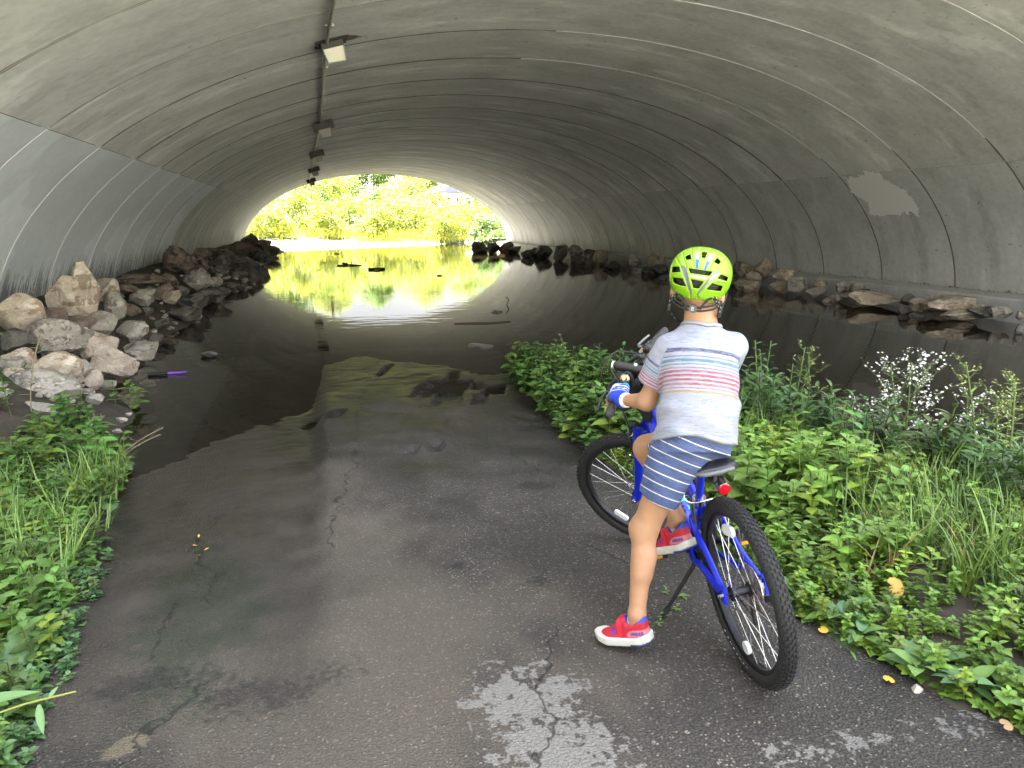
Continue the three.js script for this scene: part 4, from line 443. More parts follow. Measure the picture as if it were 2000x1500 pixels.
  part(bike, 'spoke_guard', revolve([[0.024, 0.0235], [0.078, 0.0255], [0.079, 0.0275], [0.024, 0.0255]], 48).translate(0, HUB, 0), mat(lin(0.55, 0.5, 0.5), 0.2, { metalness: 0.9 }));
  { const g = [], link = (a, b) => { const n = Math.round(a.distanceTo(b) / 0.0127); for (let i = 0; i < n; i++) { const p = a.clone().lerp(b, (i + 0.5) / n), q = b.clone().sub(a).normalize(), l = new THREE.BoxGeometry(0.0105, i % 2 ? 0.0075 : 0.0085, i % 2 ? 0.0045 : 0.0065); l.applyQuaternion(new THREE.Quaternion().setFromUnitVectors(V(1, 0, 0), q)); l.translate(p.x, p.y, p.z); g.push(l); } }; link(V(0.0, HUB + 0.044, 0.045), V(0.40, BB.y + 0.067, 0.049)); link(V(0.40, BB.y - 0.067, 0.049), V(0.035, 0.155, 0.045)); link(V(0.028, 0.15, 0.045), V(0.05, 0.215, 0.045)); link(V(0.05, 0.215, 0.045), V(0.04, HUB - 0.03, 0.045)); part(bike, 'chain', merge(g), mat(lin(0.16, 0.15, 0.14), 0.35, { metalness: 0.9 })); }
  { const d = grp(bike, 'rear_derailleur'); part(d, 'body', merge([rod([0.005, HUB - 0.02, 0.075], [0.012, HUB - 0.055, 0.078], 0.012, 0.014), rod([0.012, HUB - 0.055, 0.07], [0.04, 0.205, 0.052], 0.012, 0.011)]), black); part(d, 'cage', merge([-0.006, 0.006].map(o => rod([0.045, 0.215, 0.046 + o], [0.028, 0.145, 0.046 + o], 0.008, 0.008, 6))), black); for (const [x, y] of [[0.045, 0.213], [0.03, 0.15]]) part(d, 'jockey_wheel', revolve([[0.004, 0.043], [0.017, 0.043], [0.017, 0.049], [0.004, 0.049]], 20).translate(x, y, 0), grey); part(d, 'cable', tube([[0.0, 0.235, 0.085], [-0.07, 0.245, 0.088], [-0.06, 0.31, 0.08], [0.03, 0.315, 0.075], [0.2, 0.285, 0.055]], 0.0025, 28, 6), black); }
  for (const s of [-1, 1]) { const k = s < 0 ? 1 : -1, ex = BB.x + 0.118 * k, ey = BB.y - 0.055 * k; const c = grp(bike, 'crank'); part(c, 'arm', merge([rod([BB.x, BB.y, s * 0.062], [ex, ey, s * 0.074], 0.012, 0.009, 12), rod([BB.x, BB.y, s * 0.03], [BB.x, BB.y, s * 0.068], 0.015, 0.015)]), black);
    const g = [rod([ex, ey, s * 0.07], [ex, ey, s * 0.17], 0.006, 0.006), ...[-0.036, 0.036].map(o => new THREE.BoxGeometry(0.014, 0.02, 0.08).translate(ex + o, ey, s * 0.127)), ...[0.09, 0.164].map(o => new THREE.BoxGeometry(0.086, 0.02, 0.012).translate(ex, ey, s * o)), new THREE.BoxGeometry(0.05, 0.012, 0.06).translate(ex, ey, s * 0.127)]; part(c, 'pedal', merge(g), black); for (const o of [-0.044, 0.044]) part(c, 'pedal_reflector', new THREE.BoxGeometry(0.004, 0.011, 0.045).translate(ex + o, ey, s * 0.127), mat(lin(0.6, 0.28, 0.02), 0.2)); }
  // kickstand, folded down to the ground on the left
  { const f = V(0, 0, 0), w = V(1.152, 0.006, -2.253).sub(BIKE_O); f.set(w.dot(bF), w.dot(bU), w.dot(bR)); const k = grp(bike, 'kickstand'); part(k, 'leg', merge([rod([0.335, 0.245, -0.018], [0.335, 0.228, -0.03], 0.013, 0.012), rod([0.335, 0.228, -0.03], f, 0.0075, 0.0065)]), black); const d = f.clone().sub(V(0.335, 0.228, -0.03)).normalize(); part(k, 'foot', rod(f.clone().addScaledVector(d, -0.035), f.clone().addScaledVector(d, 0.004), 0.0095, 0.012), rubber); part(k, 'mount', new THREE.BoxGeometry(0.03, 0.03, 0.05).translate(0.335, 0.257, 0), black); }
  // V-brakes
  function vbrake(name, c, up, out, M) { const b = grp(bike, name), T = g => M ? g.applyMatrix4(M) : g; const P = (u, o, z) => c.clone().addScaledVector(up, u).addScaledVector(out, o).add(V(0, 0, z)); for (const s of [-1, 1]) { part(b, 'arm', T(merge([rod(P(-0.005, 0.008, s * 0.045), P(0.088, 0.022, s * 0.036), 0.0065, 0.0055, 8), rod(P(-0.004, -0.006, s * 0.045), P(-0.004, 0.02, s * 0.045), 0.009)])), black); part(b, 'pad', T(rod(P(0.03, -0.026, s * 0.021), P(0.03, 0.03, s * 0.021), 0.006)), rubber); part(b, 'bolt', T(rod(P(-0.004, 0.019, s * 0.045), P(-0.004, 0.027, s * 0.045), 0.006, 0.006, 6)), chrome); } part(b, 'noodle', T(tube([P(0.09, 0.022, 0.036), P(0.092, 0.022, -0.04), P(0.11, 0.025, -0.06), P(0.15, 0.03, -0.05)], 0.0025, 20, 6)), chrome); }
  vbrake('rear_brake', V(0.225, 0.405, 0), V(0.25, 0.97, 0).normalize(), V(-0.9, 0.3, 0).normalize().multiplyScalar(-1), null);
  vbrake('front_brake', sPt(0.225, 0.04, 0), sAxis, V(Math.sin(HA), Math.cos(HA), 0), STEER_M);
  // fork
  { const fk = grp(bike, 'fork'), low = [], st = [], crownG = []; for (const s of [-1, 1]) { low.push(capped([sPt(0.005, 0.035, s * 0.056), sPt(0.06, 0.026, s * 0.056), sPt(0.28, 0.026, s * 0.056)], 0.0185, 16, 16), rod(sPt(0.28, 0.026, s * 0.056), sPt(0.29, 0.026, s * 0.056), 0.0205, 0.0205, 18), rod(sPt(0.0, 0.04, s * 0.05), sPt(0.0, 0.04, s * 0.063), 0.016, 0.016, 14)); st.push(rod(sPt(0.27, 0.026, s * 0.056), sPt(0.37, 0.026, s * 0.056), 0.0128, 0.0128, 16)); crownG.push(rod(sPt(0.345, 0.026, s * 0.056), sPt(0.392, 0.026, s * 0.056), 0.021, 0.0205, 20)); }
    low.push(tube([sPt(0.25, 0.026, -0.056), sPt(0.285, 0.045, -0.04), sPt(0.30, 0.052, 0), sPt(0.285, 0.045, 0.04), sPt(0.25, 0.026, 0.056)], 0.011, 20, 10)); crownG.push(tube([sPt(0.37, 0.026, -0.056), sPt(0.378, 0.012, -0.025), sPt(0.378, 0.0, 0), sPt(0.378, 0.012, 0.025), sPt(0.37, 0.026, 0.056)], 0.019, 20, 12));
    part(fk, 'lower_leg', steer(merge(low)), blue); part(fk, 'stanchion', steer(merge(st)), mat(lin(0.11, 0.11, 0.11), 0.25, { metalness: 0.8 })); part(fk, 'crown', steer(merge(crownG)), blue); part(fk, 'cap', steer(merge([-1, 1].map(s => rod(sPt(0.391, 0.026, s * 0.056), sPt(0.397, 0.026, s * 0.056), 0.0165, 0.014, 16)))), black); part(fk, 'quick_release', steer(merge([rod(sPt(0, 0.04, -0.085), sPt(0, 0.04, -0.066), 0.009), rod(sPt(0, 0.04, 0.066), sPt(0, 0.04, 0.08), 0.009)])), chrome); part(fk, 'headset', merge([rod(sPt(0.383, 0, 0), sPt(0.397, 0, 0), 0.0265, 0.0265, 20), rod(sPt(0.519, 0, 0), sPt(0.53, 0, 0), 0.0265, 0.0225, 20)]), black); }
  // cockpit
  { const cl = sPt(0.605, 0.06, 0), hbar = grp(bike, 'handlebar');
    part(bike, 'stem', steer(merge([rod(sPt(0.53, 0, 0), sPt(0.60, 0, 0), 0.0165, 0.0165, 18), rod(sPt(0.585, 0, 0), cl, 0.017, 0.017, 16), rod(cl.clone().add(V(0, 0, -0.025)), cl.clone().add(V(0, 0, 0.025)), 0.0205, 0.0205, 18)])), black);
    const bp = s => [[0.605, 0.06, 0], [0.605, 0.06, s * 0.05], [0.622, 0.058, s * 0.10], [0.626, 0.052, s * 0.16], [0.622, 0.04, s * 0.295]].map(a => sPt(...a)); part(hbar, 'bar', steer(merge([tube(bp(-1), 0.0112, 30, 12), tube(bp(1), 0.0112, 30, 12)])), mat(lin(0.02, 0.02, 0.022), 0.3, { metalness: 0.5 }));
    for (const s of [-1, 1]) { const g0 = sPt(0.6255, 0.051, s * 0.185), g1 = sPt(0.622, 0.0395, s * 0.298), d = g1.clone().sub(g0).normalize(), gg = [rod(g0, g1, 0.0155, 0.0158, 20), new THREE.SphereGeometry(0.0158, 16, 8).translate(g1.x, g1.y, g1.z)]; for (let i = 0; i < 10; i++) { const a = g0.clone().lerp(g1, (i + 0.4) / 10.5); gg.push(rod(a, a.clone().addScaledVector(d, 0.004), 0.0166, 0.0166, 18)); } part(hbar, 'grip', steer(merge(gg)), mat(lin(0.035, 0.035, 0.037), 0.75));
      part(hbar, 'brake_lever', steer(merge([rod(sPt(0.628, 0.055, s * 0.155), sPt(0.628, 0.055, s * 0.175), 0.0165, 0.0165), capped([sPt(0.622, 0.075, s * 0.155), sPt(0.612, 0.105, s * 0.17), sPt(0.606, 0.105, s * 0.23), sPt(0.604, 0.098, s * 0.27)], 0.0055, 16, 8), rod(sPt(0.622, 0.07, s * 0.15), sPt(0.62, 0.08, s * 0.11), 0.009, 0.007)])), s > 0 ? mat(lin(0.25, 0.25, 0.26), 0.4, { metalness: 0.7 }) : black); }
    const bl = grp(bike, 'bell'), bc = sPt(0.655, 0.05, -0.125); part(bl, 'dome', steer((() => { const g = new THREE.LatheGeometry([[0, 0.02], [0.012, 0.018], [0.02, 0.01], [0.0225, -0.006], [0.0225, -0.012]].map(a => new THREE.Vector2(...a)), 24); const ax2 = sAxis.clone().add(V(-0.3, 0, -0.2)).normalize(); g.applyQuaternion(new THREE.Quaternion().setFromUnitVectors(V(0, 1, 0), ax2)); g.translate(bc.x, bc.y, bc.z); return g; })()), mat(lin(0.4, 0.3, 0.2), 0.25, { metalness: 1, side: THREE.DoubleSide })); part(bl, 'base', steer(merge([rod(sPt(0.626, 0.055, -0.125), bc, 0.012, 0.016), rod(sPt(0.626, 0.055, -0.137), sPt(0.626, 0.055, -0.113), 0.0155, 0.0155)])), black);
    part(bike, 'shifter', steer(merge([rod(sPt(0.626, 0.053, 0.115), sPt(0.6255, 0.051, 0.182), 0.019, 0.02, 20), new THREE.SphereGeometry(0.023, 16, 10).translate(...sPt(0.64, 0.05, 0.125).toArray())])), black); part(bike, 'shifter_dial', steer(rod(sPt(0.626, 0.053, 0.108), sPt(0.626, 0.053, 0.116), 0.0245, 0.0245, 22)), mat(lin(0.5, 0.42, 0.26), 0.4));
    // headlight with its strap, small bag hung under the bar
    const hl = grp(bike, 'headlight'); part(hl, 'body', steer(merge([capped([sPt(0.645, 0.02, -0.035), sPt(0.645, 0.11, -0.035)], 0.019, 8, 16), rod(sPt(0.61, 0.06, -0.035), sPt(0.64, 0.06, -0.035), 0.013)])), black); part(hl, 'lens', steer(rod(sPt(0.645, 0.126, -0.035), sPt(0.645, 0.133, -0.035), 0.017, 0.015, 18)), clear); part(hl, 'button', steer(rod(sPt(0.662, 0.04, -0.035), sPt(0.667, 0.04, -0.035), 0.007, 0.006)), clear);
    part(bike, 'cycle_computer', steer(merge([new THREE.BoxGeometry(0.04, 0.014, 0.05).rotateZ(HA - Math.PI / 2).translate(...sPt(0.632, 0.04, 0.035).toArray()), rod(sPt(0.61, 0.06, 0.02), sPt(0.61, 0.06, 0.05), 0.015)])), black);
    const bag = (() => { const s = new THREE.Shape(), w = 0.075, h = 0.05, r = 0.02; s.moveTo(-w + r, -h); s.lineTo(w - r, -h); s.quadraticCurveTo(w, -h, w, -h + r); s.lineTo(w, h - r); s.quadraticCurveTo(w, h, w - r, h); s.lineTo(-w + r, h); s.quadraticCurveTo(-w, h, -w, h - r); s.lineTo(-w, -h + r); s.quadraticCurveTo(-w, -h, -w + r, -h); const g = new THREE.ExtrudeGeometry(s, { depth: 0.05, bevelEnabled: true, bevelSize: 0.012, bevelThickness: 0.012, bevelSegments: 3 }); g.rotateY(Math.PI / 2); g.rotateZ(HA - Math.PI / 2); const c = sPt(0.54, 0.07, 0); g.translate(c.x, c.y, c.z); return g; })();
    const bg = grp(bike, 'handlebar_bag', 'black bag strapped under the handlebar'); part(bg, 'pouch', steer(bag), mat(lin(0.012, 0.012, 0.014), 0.8)); { const g = bag.clone(); g.computeBoundingBox(); const c = g.boundingBox.getCenter(V(0, 0, 0)); g.translate(-c.x, -c.y, -c.z); g.scale(0.85, 1.0, 0.55); const q = sPt(0.485, 0.012, 0).applyMatrix4(STEER_M); g.translate(q.x, q.y, q.z); part(bg, 'stem_pouch', g, mat(lin(0.012, 0.012, 0.014), 0.8)); }
    for (const z of [-0.06, 0.062]) part(bg, 'strap', steer(tube([sPt(0.56, 0.06, z), sPt(0.612, 0.045, z), sPt(0.64, 0.06, z * 1.02), sPt(0.62, 0.085, z), sPt(0.56, 0.13, z), sPt(0.50, 0.13, z)], 0.008, 26, 6)), mat(lin(0.02, 0.02, 0.022), 0.6));
    part(bike, 'cable', merge([[[0.622, 0.078, -0.11], [0.64, 0.14, -0.05], [0.56, 0.15, 0.02], [0.50, 0.06, 0.03]], [[0.62, 0.08, 0.11], [0.66, 0.15, 0.02], [0.6, 0.17, -0.06], [0.45, 0.09, -0.055], [0.36, 0.06, -0.05]], [[0.626, 0.055, 0.11], [0.62, 0.13, 0.05], [0.52, 0.12, -0.04], [0.45, 0.03, -0.03]]].map(a => steer(tube(a.map(q => sPt(...q)), 0.0026, 40, 6)))), black); }
}
// ------------------------------------------------------------------ the child
function nets(f, lo, hi, cell) {                       // naive surface nets over a signed distance
  const B = 6, n = [0, 1, 2].map(i => Math.ceil((hi[i] - lo[i]) / cell / B) * B + 1), [nx, ny, nz] = n, F = new Float32Array(nx * ny * nz).fill(1), at = (i, j, k) => (k * ny + j) * nx + i, lim = B * cell * 0.9 * 1.7;
  for (let K = 0; K < nz - 1; K += B) for (let J = 0; J < ny - 1; J += B) for (let I = 0; I < nx - 1; I += B) {
    const c = f(lo[0] + (I + B / 2) * cell, lo[1] + (J + B / 2) * cell, lo[2] + (K + B / 2) * cell);
    if (Math.abs(c) > lim) { if (c < 0) for (let k = K; k <= K + B && k < nz; k++) for (let j = J; j <= J + B && j < ny; j++) for (let i = I; i <= I + B && i < nx; i++) if (F[at(i, j, k)] === 1) F[at(i, j, k)] = -1; continue; }
    for (let k = K; k <= K + B && k < nz; k++) for (let j = J; j <= J + B && j < ny; j++) for (let i = I; i <= I + B && i < nx; i++) F[at(i, j, k)] = f(lo[0] + i * cell, lo[1] + j * cell, lo[2] + k * cell);
  }
  const id = new Int32Array(nx * ny * nz).fill(-1), pos = [], idx = [], C = [[0, 0, 0], [1, 0, 0], [0, 1, 0], [1, 1, 0], [0, 0, 1], [1, 0, 1], [0, 1, 1], [1, 1, 1]], E = [[0, 1], [2, 3], [4, 5], [6, 7], [0, 2], [1, 3], [4, 6], [5, 7], [0, 4], [1, 5], [2, 6], [3, 7]];
  for (let k = 0; k < nz - 1; k++) for (let j = 0; j < ny - 1; j++) for (let i = 0; i < nx - 1; i++) {
    let m = 0; const v = C.map(([a, b, c], q) => { const w = F[at(i + a, j + b, k + c)]; if (w < 0) m |= 1 << q; return w; }); if (m === 0 || m === 255) continue;
    let x = 0, y = 0, z = 0, t = 0; for (const [a, b] of E) if ((v[a] < 0) !== (v[b] < 0)) { const s = v[a] / (v[a] - v[b]); x += mix(C[a][0], C[b][0], s); y += mix(C[a][1], C[b][1], s); z += mix(C[a][2], C[b][2], s); t++; }
    id[at(i, j, k)] = pos.length / 3; pos.push(lo[0] + (i + x / t) * cell, lo[1] + (j + y / t) * cell, lo[2] + (k + z / t) * cell);
  }
  const quad = (a, b, c, d, flip) => { if (a < 0 || b < 0 || c < 0 || d < 0) return; flip ? idx.push(a, c, b, a, d, c) : idx.push(a, b, c, a, c, d); };
  for (let k = 1; k < nz - 1; k++) for (let j = 1; j < ny - 1; j++) for (let i = 1; i < nx - 1; i++) {
    const s = F[at(i, j, k)] < 0;
    if (s !== F[at(i + 1, j, k)] < 0) quad(id[at(i, j - 1, k - 1)], id[at(i, j, k - 1)], id[at(i, j, k)], id[at(i, j - 1, k)], !s);
    if (s !== F[at(i, j + 1, k)] < 0) quad(id[at(i - 1, j, k - 1)], id[at(i - 1, j, k)], id[at(i, j, k)], id[at(i, j, k - 1)], !s);
    if (s !== F[at(i, j, k + 1)] < 0) quad(id[at(i - 1, j - 1, k)], id[at(i, j - 1, k)], id[at(i, j, k)], id[at(i - 1, j, k)], !s);
  }
  return { pos, idx };
}
const smin = (a, b, k) => { const h = Math.max(k - Math.abs(a - b), 0) / k; return Math.min(a, b) - h * h * k * 0.25; };
const smax = (a, b, k) => -smin(-a, -b, k);
function cap(x, y, z, a, b, r0, r1) { const dx = b[0] - a[0], dy = b[1] - a[1], dz = b[2] - a[2], t = clamp(((x - a[0]) * dx + (y - a[1]) * dy + (z - a[2]) * dz) / (dx * dx + dy * dy + dz * dz)); return Math.hypot(x - a[0] - dx * t, y - a[1] - dy * t, z - a[2] - dz * t) - mix(r0, r1, t); }
const ell = (x, y, z, c, r) => { const a = (x - c[0]) / r[0], b = (y - c[1]) / r[1], d = (z - c[2]) / r[2], k = Math.sqrt(a * a + b * b + d * d); return k < 1e-6 ? -Math.min(...r) : (k - 1) * Math.min(...r) * (0.6 + 0.4 * 1) ; };
function poly2(x, y, P) { let d = 1e9, s = 1; for (let i = 0, j = P.length - 1; i < P.length; j = i++) { const ex = P[j][0] - P[i][0], ey = P[j][1] - P[i][1], wx = x - P[i][0], wy = y - P[i][1], t = clamp((wx * ex + wy * ey) / (ex * ex + ey * ey)), bx = wx - ex * t, by = wy - ey * t; d = Math.min(d, bx * bx + by * by); const c1 = y >= P[i][1], c2 = y < P[j][1], c3 = ex * wy > ey * wx; if ((c1 && c2 && c3) || (!c1 && !c2 && !c3)) s = -s; } return s * Math.sqrt(d); }
{
  const kid = thing('person', 'child in yellow helmet, striped shirt and blue shorts at the blue bicycle, seen from behind', 'person', [1.1, 0, -2.1]);
  const O = [1.1, 0, -2.1], W = (p) => [p[0] - O[0], p[1] - O[1], p[2] - O[2]];
  const hipL = W([1.08, 0.70, -2.058]), hipR = W([1.176, 0.745, -2.068]), kneeL = W([1.0, 0.405, -2.125]), ankL = W([0.963, 0.13, -2.075]), kneeR = W([1.11, 0.605, -2.36]), ankR = W([1.186, 0.375, -2.255]);
  const pel = W([1.124, 0.715, -2.045]), chest = W([1.19, 1.0, -2.165]), neck0 = W([1.192, 1.045, -2.17]), head = W([1.193, 1.212, -2.195]);
  const shL = W([1.09, 0.995, -2.18]), shR = W([1.293, 1.0, -2.145]), elL = W([1.043, 0.812, -2.235]), elR = W([1.30, 0.83, -2.28]);
  const gP = (s, f, z) => { const p = sPt(s, f, z).applyMatrix4(STEER_M); return bikeToWorld(p.x, p.y, p.z).sub(V(...O)); };
  const gL = gP(0.6245, 0.047, -0.215), gLout = gP(0.623, 0.042, -0.29), gR = gP(0.575, 0.008, 0), gRd = gP(0.60, 0.008, 0);
  const A = v => [v.x, v.y, v.z];
  function handFrame(B, e1, toWrist) { e1 = e1.clone().normalize(); const e2 = toWrist.clone().addScaledVector(e1, -toWrist.dot(e1)).normalize(); let e3 = e1.clone().cross(e2).normalize(); if (e3.y < 0) e3.negate(); return { B, e1, e2, e3, P: (a, ang, r) => B.clone().addScaledVector(e1, a).addScaledVector(e2, Math.cos(ang) * r).addScaledVector(e3, Math.sin(ang) * r) }; }
  const wL0 = V(...W([1.016, 0.785, -2.375])), wR0 = V(...W([1.20, 0.775, -2.39]));
  const HL = handFrame(gL, gLout.clone().sub(gL), wL0.clone().sub(gL)), HR = handFrame(gR, gR.clone().sub(gRd), wR0.clone().sub(gR));
  function handParts(H, w) { // chains of capsules: palm and five fingers closed round the bar
    const out = [], wr = A(w); const kn = [];
    for (let i = 0; i < 4; i++) { const a = -0.027 + i * 0.0178, L = [1, 1.06, 1, 0.86][i], rr = [0.0088, 0.009, 0.0086, 0.0078][i]; const q = [[0.85, 0.034], [1.75, 0.0275], [2.7, 0.026], [3.35 * L, 0.025]].map(([an, r]) => A(H.P(a, an, r))); kn.push(q[0]); out.push({ f: i, s: 0, a: q[0], b: q[1], r0: rr + 0.001, r1: rr }, { f: i, s: 1, a: q[1], b: q[2], r0: rr, r1: rr * 0.95 }, { f: i, s: 2, a: q[2], b: q[3], r0: rr * 0.95, r1: rr * 0.85 }); out.push({ f: 9, s: -1, a: wr, b: q[0], r0: 0.0165, r1: 0.0125 }); }
    const tb = A(H.P(-0.03, 0.2, 0.046)), t1 = A(H.P(-0.046, 0.25, 0.03)), t2 = A(H.P(-0.05, 0.75, 0.027)), t3 = A(H.P(-0.047, 1.25, 0.028)); out.push({ f: 9, s: -1, a: wr, b: tb, r0: 0.016, r1: 0.013 }, { f: 4, s: 0, a: tb, b: t1, r0: 0.0125, r1: 0.0105 }, { f: 4, s: 1, a: t1, b: t2, r0: 0.0102, r1: 0.0095 }, { f: 4, s: 2, a: t2, b: t3, r0: 0.0095, r1: 0.008 });
    return out;
  }
  const PL = handParts(HL, wL0), PR = handParts(HR, wR0);
  // torso: elliptical sections along the spine
  const sp0 = V(...pel), sp1 = V(...neck0), axT = sp1.clone().sub(sp0), LT = axT.length(); axT.divideScalar(LT);
  const AZ = 9 * D2R, rT0 = V(Math.cos(AZ), 0.02, Math.sin(AZ)), rT = rT0.clone().addScaledVector(axT, -rT0.dot(axT)).normalize(), fT = axT.clone().cross(rT);   // fT points to the child's front
  const SEC = [[-0.35, 0.095, 0.08], [-0.1, 0.102, 0.088], [0.12, 0.104, 0.085], [0.4, 0.098, 0.078], [0.65, 0.108, 0.082], [0.85, 0.114, 0.076], [0.97, 0.085, 0.058], [1.12, 0.045, 0.045]];
  const sec = t => { let i = 1; while (i < SEC.length - 1 && SEC[i][0] < t) i++; const a = SEC[i - 1], b = SEC[i], k = sm(clamp((t - a[0]) / (b[0] - a[0]))); return [mix(a[1], b[1], k), mix(a[2], b[2], k)]; };
  function tLocal(x, y, z) { const dx = x - sp0.x, dy = y - sp0.y, dz = z - sp0.z; const t = (dx * axT.x + dy * axT.y + dz * axT.z) / LT, u = dx * rT.x + dy * rT.y + dz * rT.z; let w = dx * fT.x + dy * fT.y + dz * fT.z; w += 0.022 * Math.sin(clamp(t) * Math.PI); return [t, u, w]; }
  function torso(x, y, z, grow = 0, flat = 0) { const [t, u, w] = tLocal(x, y, z), [a0, b0] = sec(mix(t, Math.max(t, 0.45), 0)), a = a0 + grow, b = b0 + grow + flat, q = Math.hypot(u / a, w / b), d = (q - 1) * Math.min(a, b); return Math.max(d, (t - 1.1) * LT, (-0.08 - t) * LT); }
  // head frame: x right, y up, z to the back
  const HZ = 33 * D2R, hF = V(Math.sin(HZ), -0.06, -Math.cos(HZ)).normalize(), roll = -0.10, hR0 = V(Math.cos(HZ), 0, Math.sin(HZ)), hU0 = hR0.clone().cross(hF).normalize(), hU = hU0.clone().multiplyScalar(Math.cos(roll)).addScaledVector(hR0, -Math.sin(roll)), hR = hF.clone().cross(hU).normalize();
  const hM = new THREE.Matrix4().makeBasis(hR, hU, hF.clone().negate()).setPosition(...head);
  const toH = (x, y, z) => { const dx = x - head[0], dy = y - head[1], dz = z - head[2]; return [dx * hR.x + dy * hR.y + dz * hR.z, dx * hU.x + dy * hU.y + dz * hU.z, -(dx * hF.x + dy * hF.y + dz * hF.z)]; };
  function headSDF(x, y, z) { // local metres; face at -z
    const e = ell(x, y, z, [0, 0.015, 0.008], [0.071, 0.086, 0.086]); let d = smin(e, ell(x, y, z, [0, -0.045, -0.035], [0.055, 0.058, 0.058]), 0.03);
    d = smin(d, cap(x, y, z, [0, -0.012, -0.084], [0, -0.034, -0.094], 0.007, 0.0095), 0.012); d = smin(d, ell(x, y, z, [0, -0.062, -0.081], [0.02, 0.006, 0.009]), 0.008); d = smin(d, ell(x, y, z, [0, -0.09, -0.07], [0.02, 0.014, 0.018]), 0.02);
    for (const s of [-1, 1]) { d = smax(d, -ell(x, y, z, [s * 0.029, -0.006, -0.094], [0.014, 0.009, 0.012]), 0.01); const ez = ell(x, y, z, [s * 0.0765, -0.050, 0.01], [0.011, 0.030, 0.017]), ei = ell(x, y, z, [s * 0.0865, -0.046, 0.002], [0.006, 0.018, 0.009]); d = smin(d, smax(ez, -ei, 0.005), 0.008); }
    return d;
  }
  const limb = (x, y, z) => {
    let d = smin(cap(x, y, z, hipL, kneeL, 0.064, 0.042), cap(x, y, z, kneeL, ankL, 0.040, 0.027), 0.03);
    const calf = (a, b, nrm) => { const c = [mix(a[0], b[0], 0.3) + nrm[0], mix(a[1], b[1], 0.3) + nrm[1], mix(a[2], b[2], 0.3) + nrm[2]], c2 = [mix(a[0], b[0], 0.5) + nrm[0] * 0.6, mix(a[1], b[1], 0.5) + nrm[1] * 0.6, mix(a[2], b[2], 0.5) + nrm[2] * 0.6]; return cap(x, y, z, c, c2, 0.031, 0.027); };
    d = smin(d, calf(kneeL, ankL, [0.012, 0, 0.012]), 0.03); d = smin(d, ell(x, y, z, [kneeL[0] - 0.012, kneeL[1], kneeL[2] - 0.018], [0.028, 0.034, 0.028]), 0.02);
    let e = smin(cap(x, y, z, hipR, kneeR, 0.066, 0.045), cap(x, y, z, kneeR, ankR, 0.044, 0.029), 0.03); e = smin(e, calf(kneeR, ankR, [0.006, -0.004, 0.014]), 0.03);
    return smin(d, e, 0.02);
  };
  const ank = (x, y, z) => Math.min(cap(x, y, z, ankL, [ankL[0] - 0.012, ankL[1] - 0.085, ankL[2] - 0.004], 0.029, 0.02), cap(x, y, z, ankR, [ankR[0] - 0.02, ankR[1] - 0.09, ankR[2] - 0.03], 0.029, 0.022));
  const arms = (x, y, z) => { const wl = A(wL0), wr = A(wR0); return Math.min(smin(cap(x, y, z, shL, elL, 0.037, 0.029), cap(x, y, z, elL, wl, 0.031, 0.0185), 0.02), smin(cap(x, y, z, shR, elR, 0.039, 0.031), cap(x, y, z, elR, wr, 0.033, 0.0195), 0.02)); };
  const hand = (x, y, z, P) => { let d = 1; for (const c of P) d = smin(d, cap(x, y, z, c.a, c.b, c.r0, c.r1), c.f === 9 ? 0.012 : 0.005); return d; };
  const body = (x, y, z) => { let d = smin(torso(x, y, z, -0.006), limb(x, y, z), 0.02); d = smin(d, ank(x, y, z), 0.015); d = smin(d, arms(x, y, z), 0.025);
    const h = toH(x, y, z), nk = cap(x, y, z, [neck0[0], neck0[1] - 0.02, neck0[2]], [head[0] - 0.004, head[1] - 0.05, head[2] + 0.012], 0.052, 0.047); d = smin(d, nk, 0.03); return smin(d, headSDF(...h), 0.02); };
  const skinTex = tex(256, 256, (u, v) => { const a = 0.9 + 0.2 * p2(u, v, 8, 8, 3, 5), b = p2(u, v, 4, 4, 9, 4); return [0.37 * a, mix(0.19, 0.21, b) * a, mix(0.10, 0.122, b) * a]; });
  const skin = mat(0xffffff, 0.5, { map: skinTex, vertexColors: true, sheen: 0.25, sheenColor: new THREE.Color(1, 0.8, 0.7), sheenRoughness: 0.5 });
  const uvPlanar = (pos, s = 4) => { const uv = []; for (let i = 0; i < pos.length; i += 3) uv.push((pos[i] + pos[i + 2] * 0.7) * s, pos[i + 1] * s); return uv; };
  {
    const b = nets(body, [-0.20, 0.02, -0.34], [0.29, 1.34, 0.22], 0.0075), parts = [[b.pos, b.idx]];
    for (const [P, w] of [[PL, wL0], [PR, wR0]]) { const lo = [9, 9, 9], hi = [-9, -9, -9]; for (const c of P) for (const q of [c.a, c.b]) q.forEach((v, i) => { lo[i] = Math.min(lo[i], v - 0.024); hi[i] = Math.max(hi[i], v + 0.024); }); const h = nets((x, y, z) => hand(x, y, z, P), lo, hi, 0.003); parts.push([h.pos, h.idx]); }
    const hd = nets((x, y, z) => headSDF(x, y, z), [-0.1, -0.12, -0.12], [0.1, 0.11, 0.11], 0.0032); { const v = V(0, 0, 0); for (let i = 0; i < hd.pos.length; i += 3) { v.set(hd.pos[i], hd.pos[i + 1], hd.pos[i + 2]).applyMatrix4(hM); hd.pos[i] = v.x; hd.pos[i + 1] = v.y; hd.pos[i + 2] = v.z; } } parts.push([hd.pos, hd.idx]);
    const pos = [], idx = []; for (const [p, q] of parts) { const o = pos.length / 3; for (const v of p) pos.push(v); for (const v of q) idx.push(v + o); }
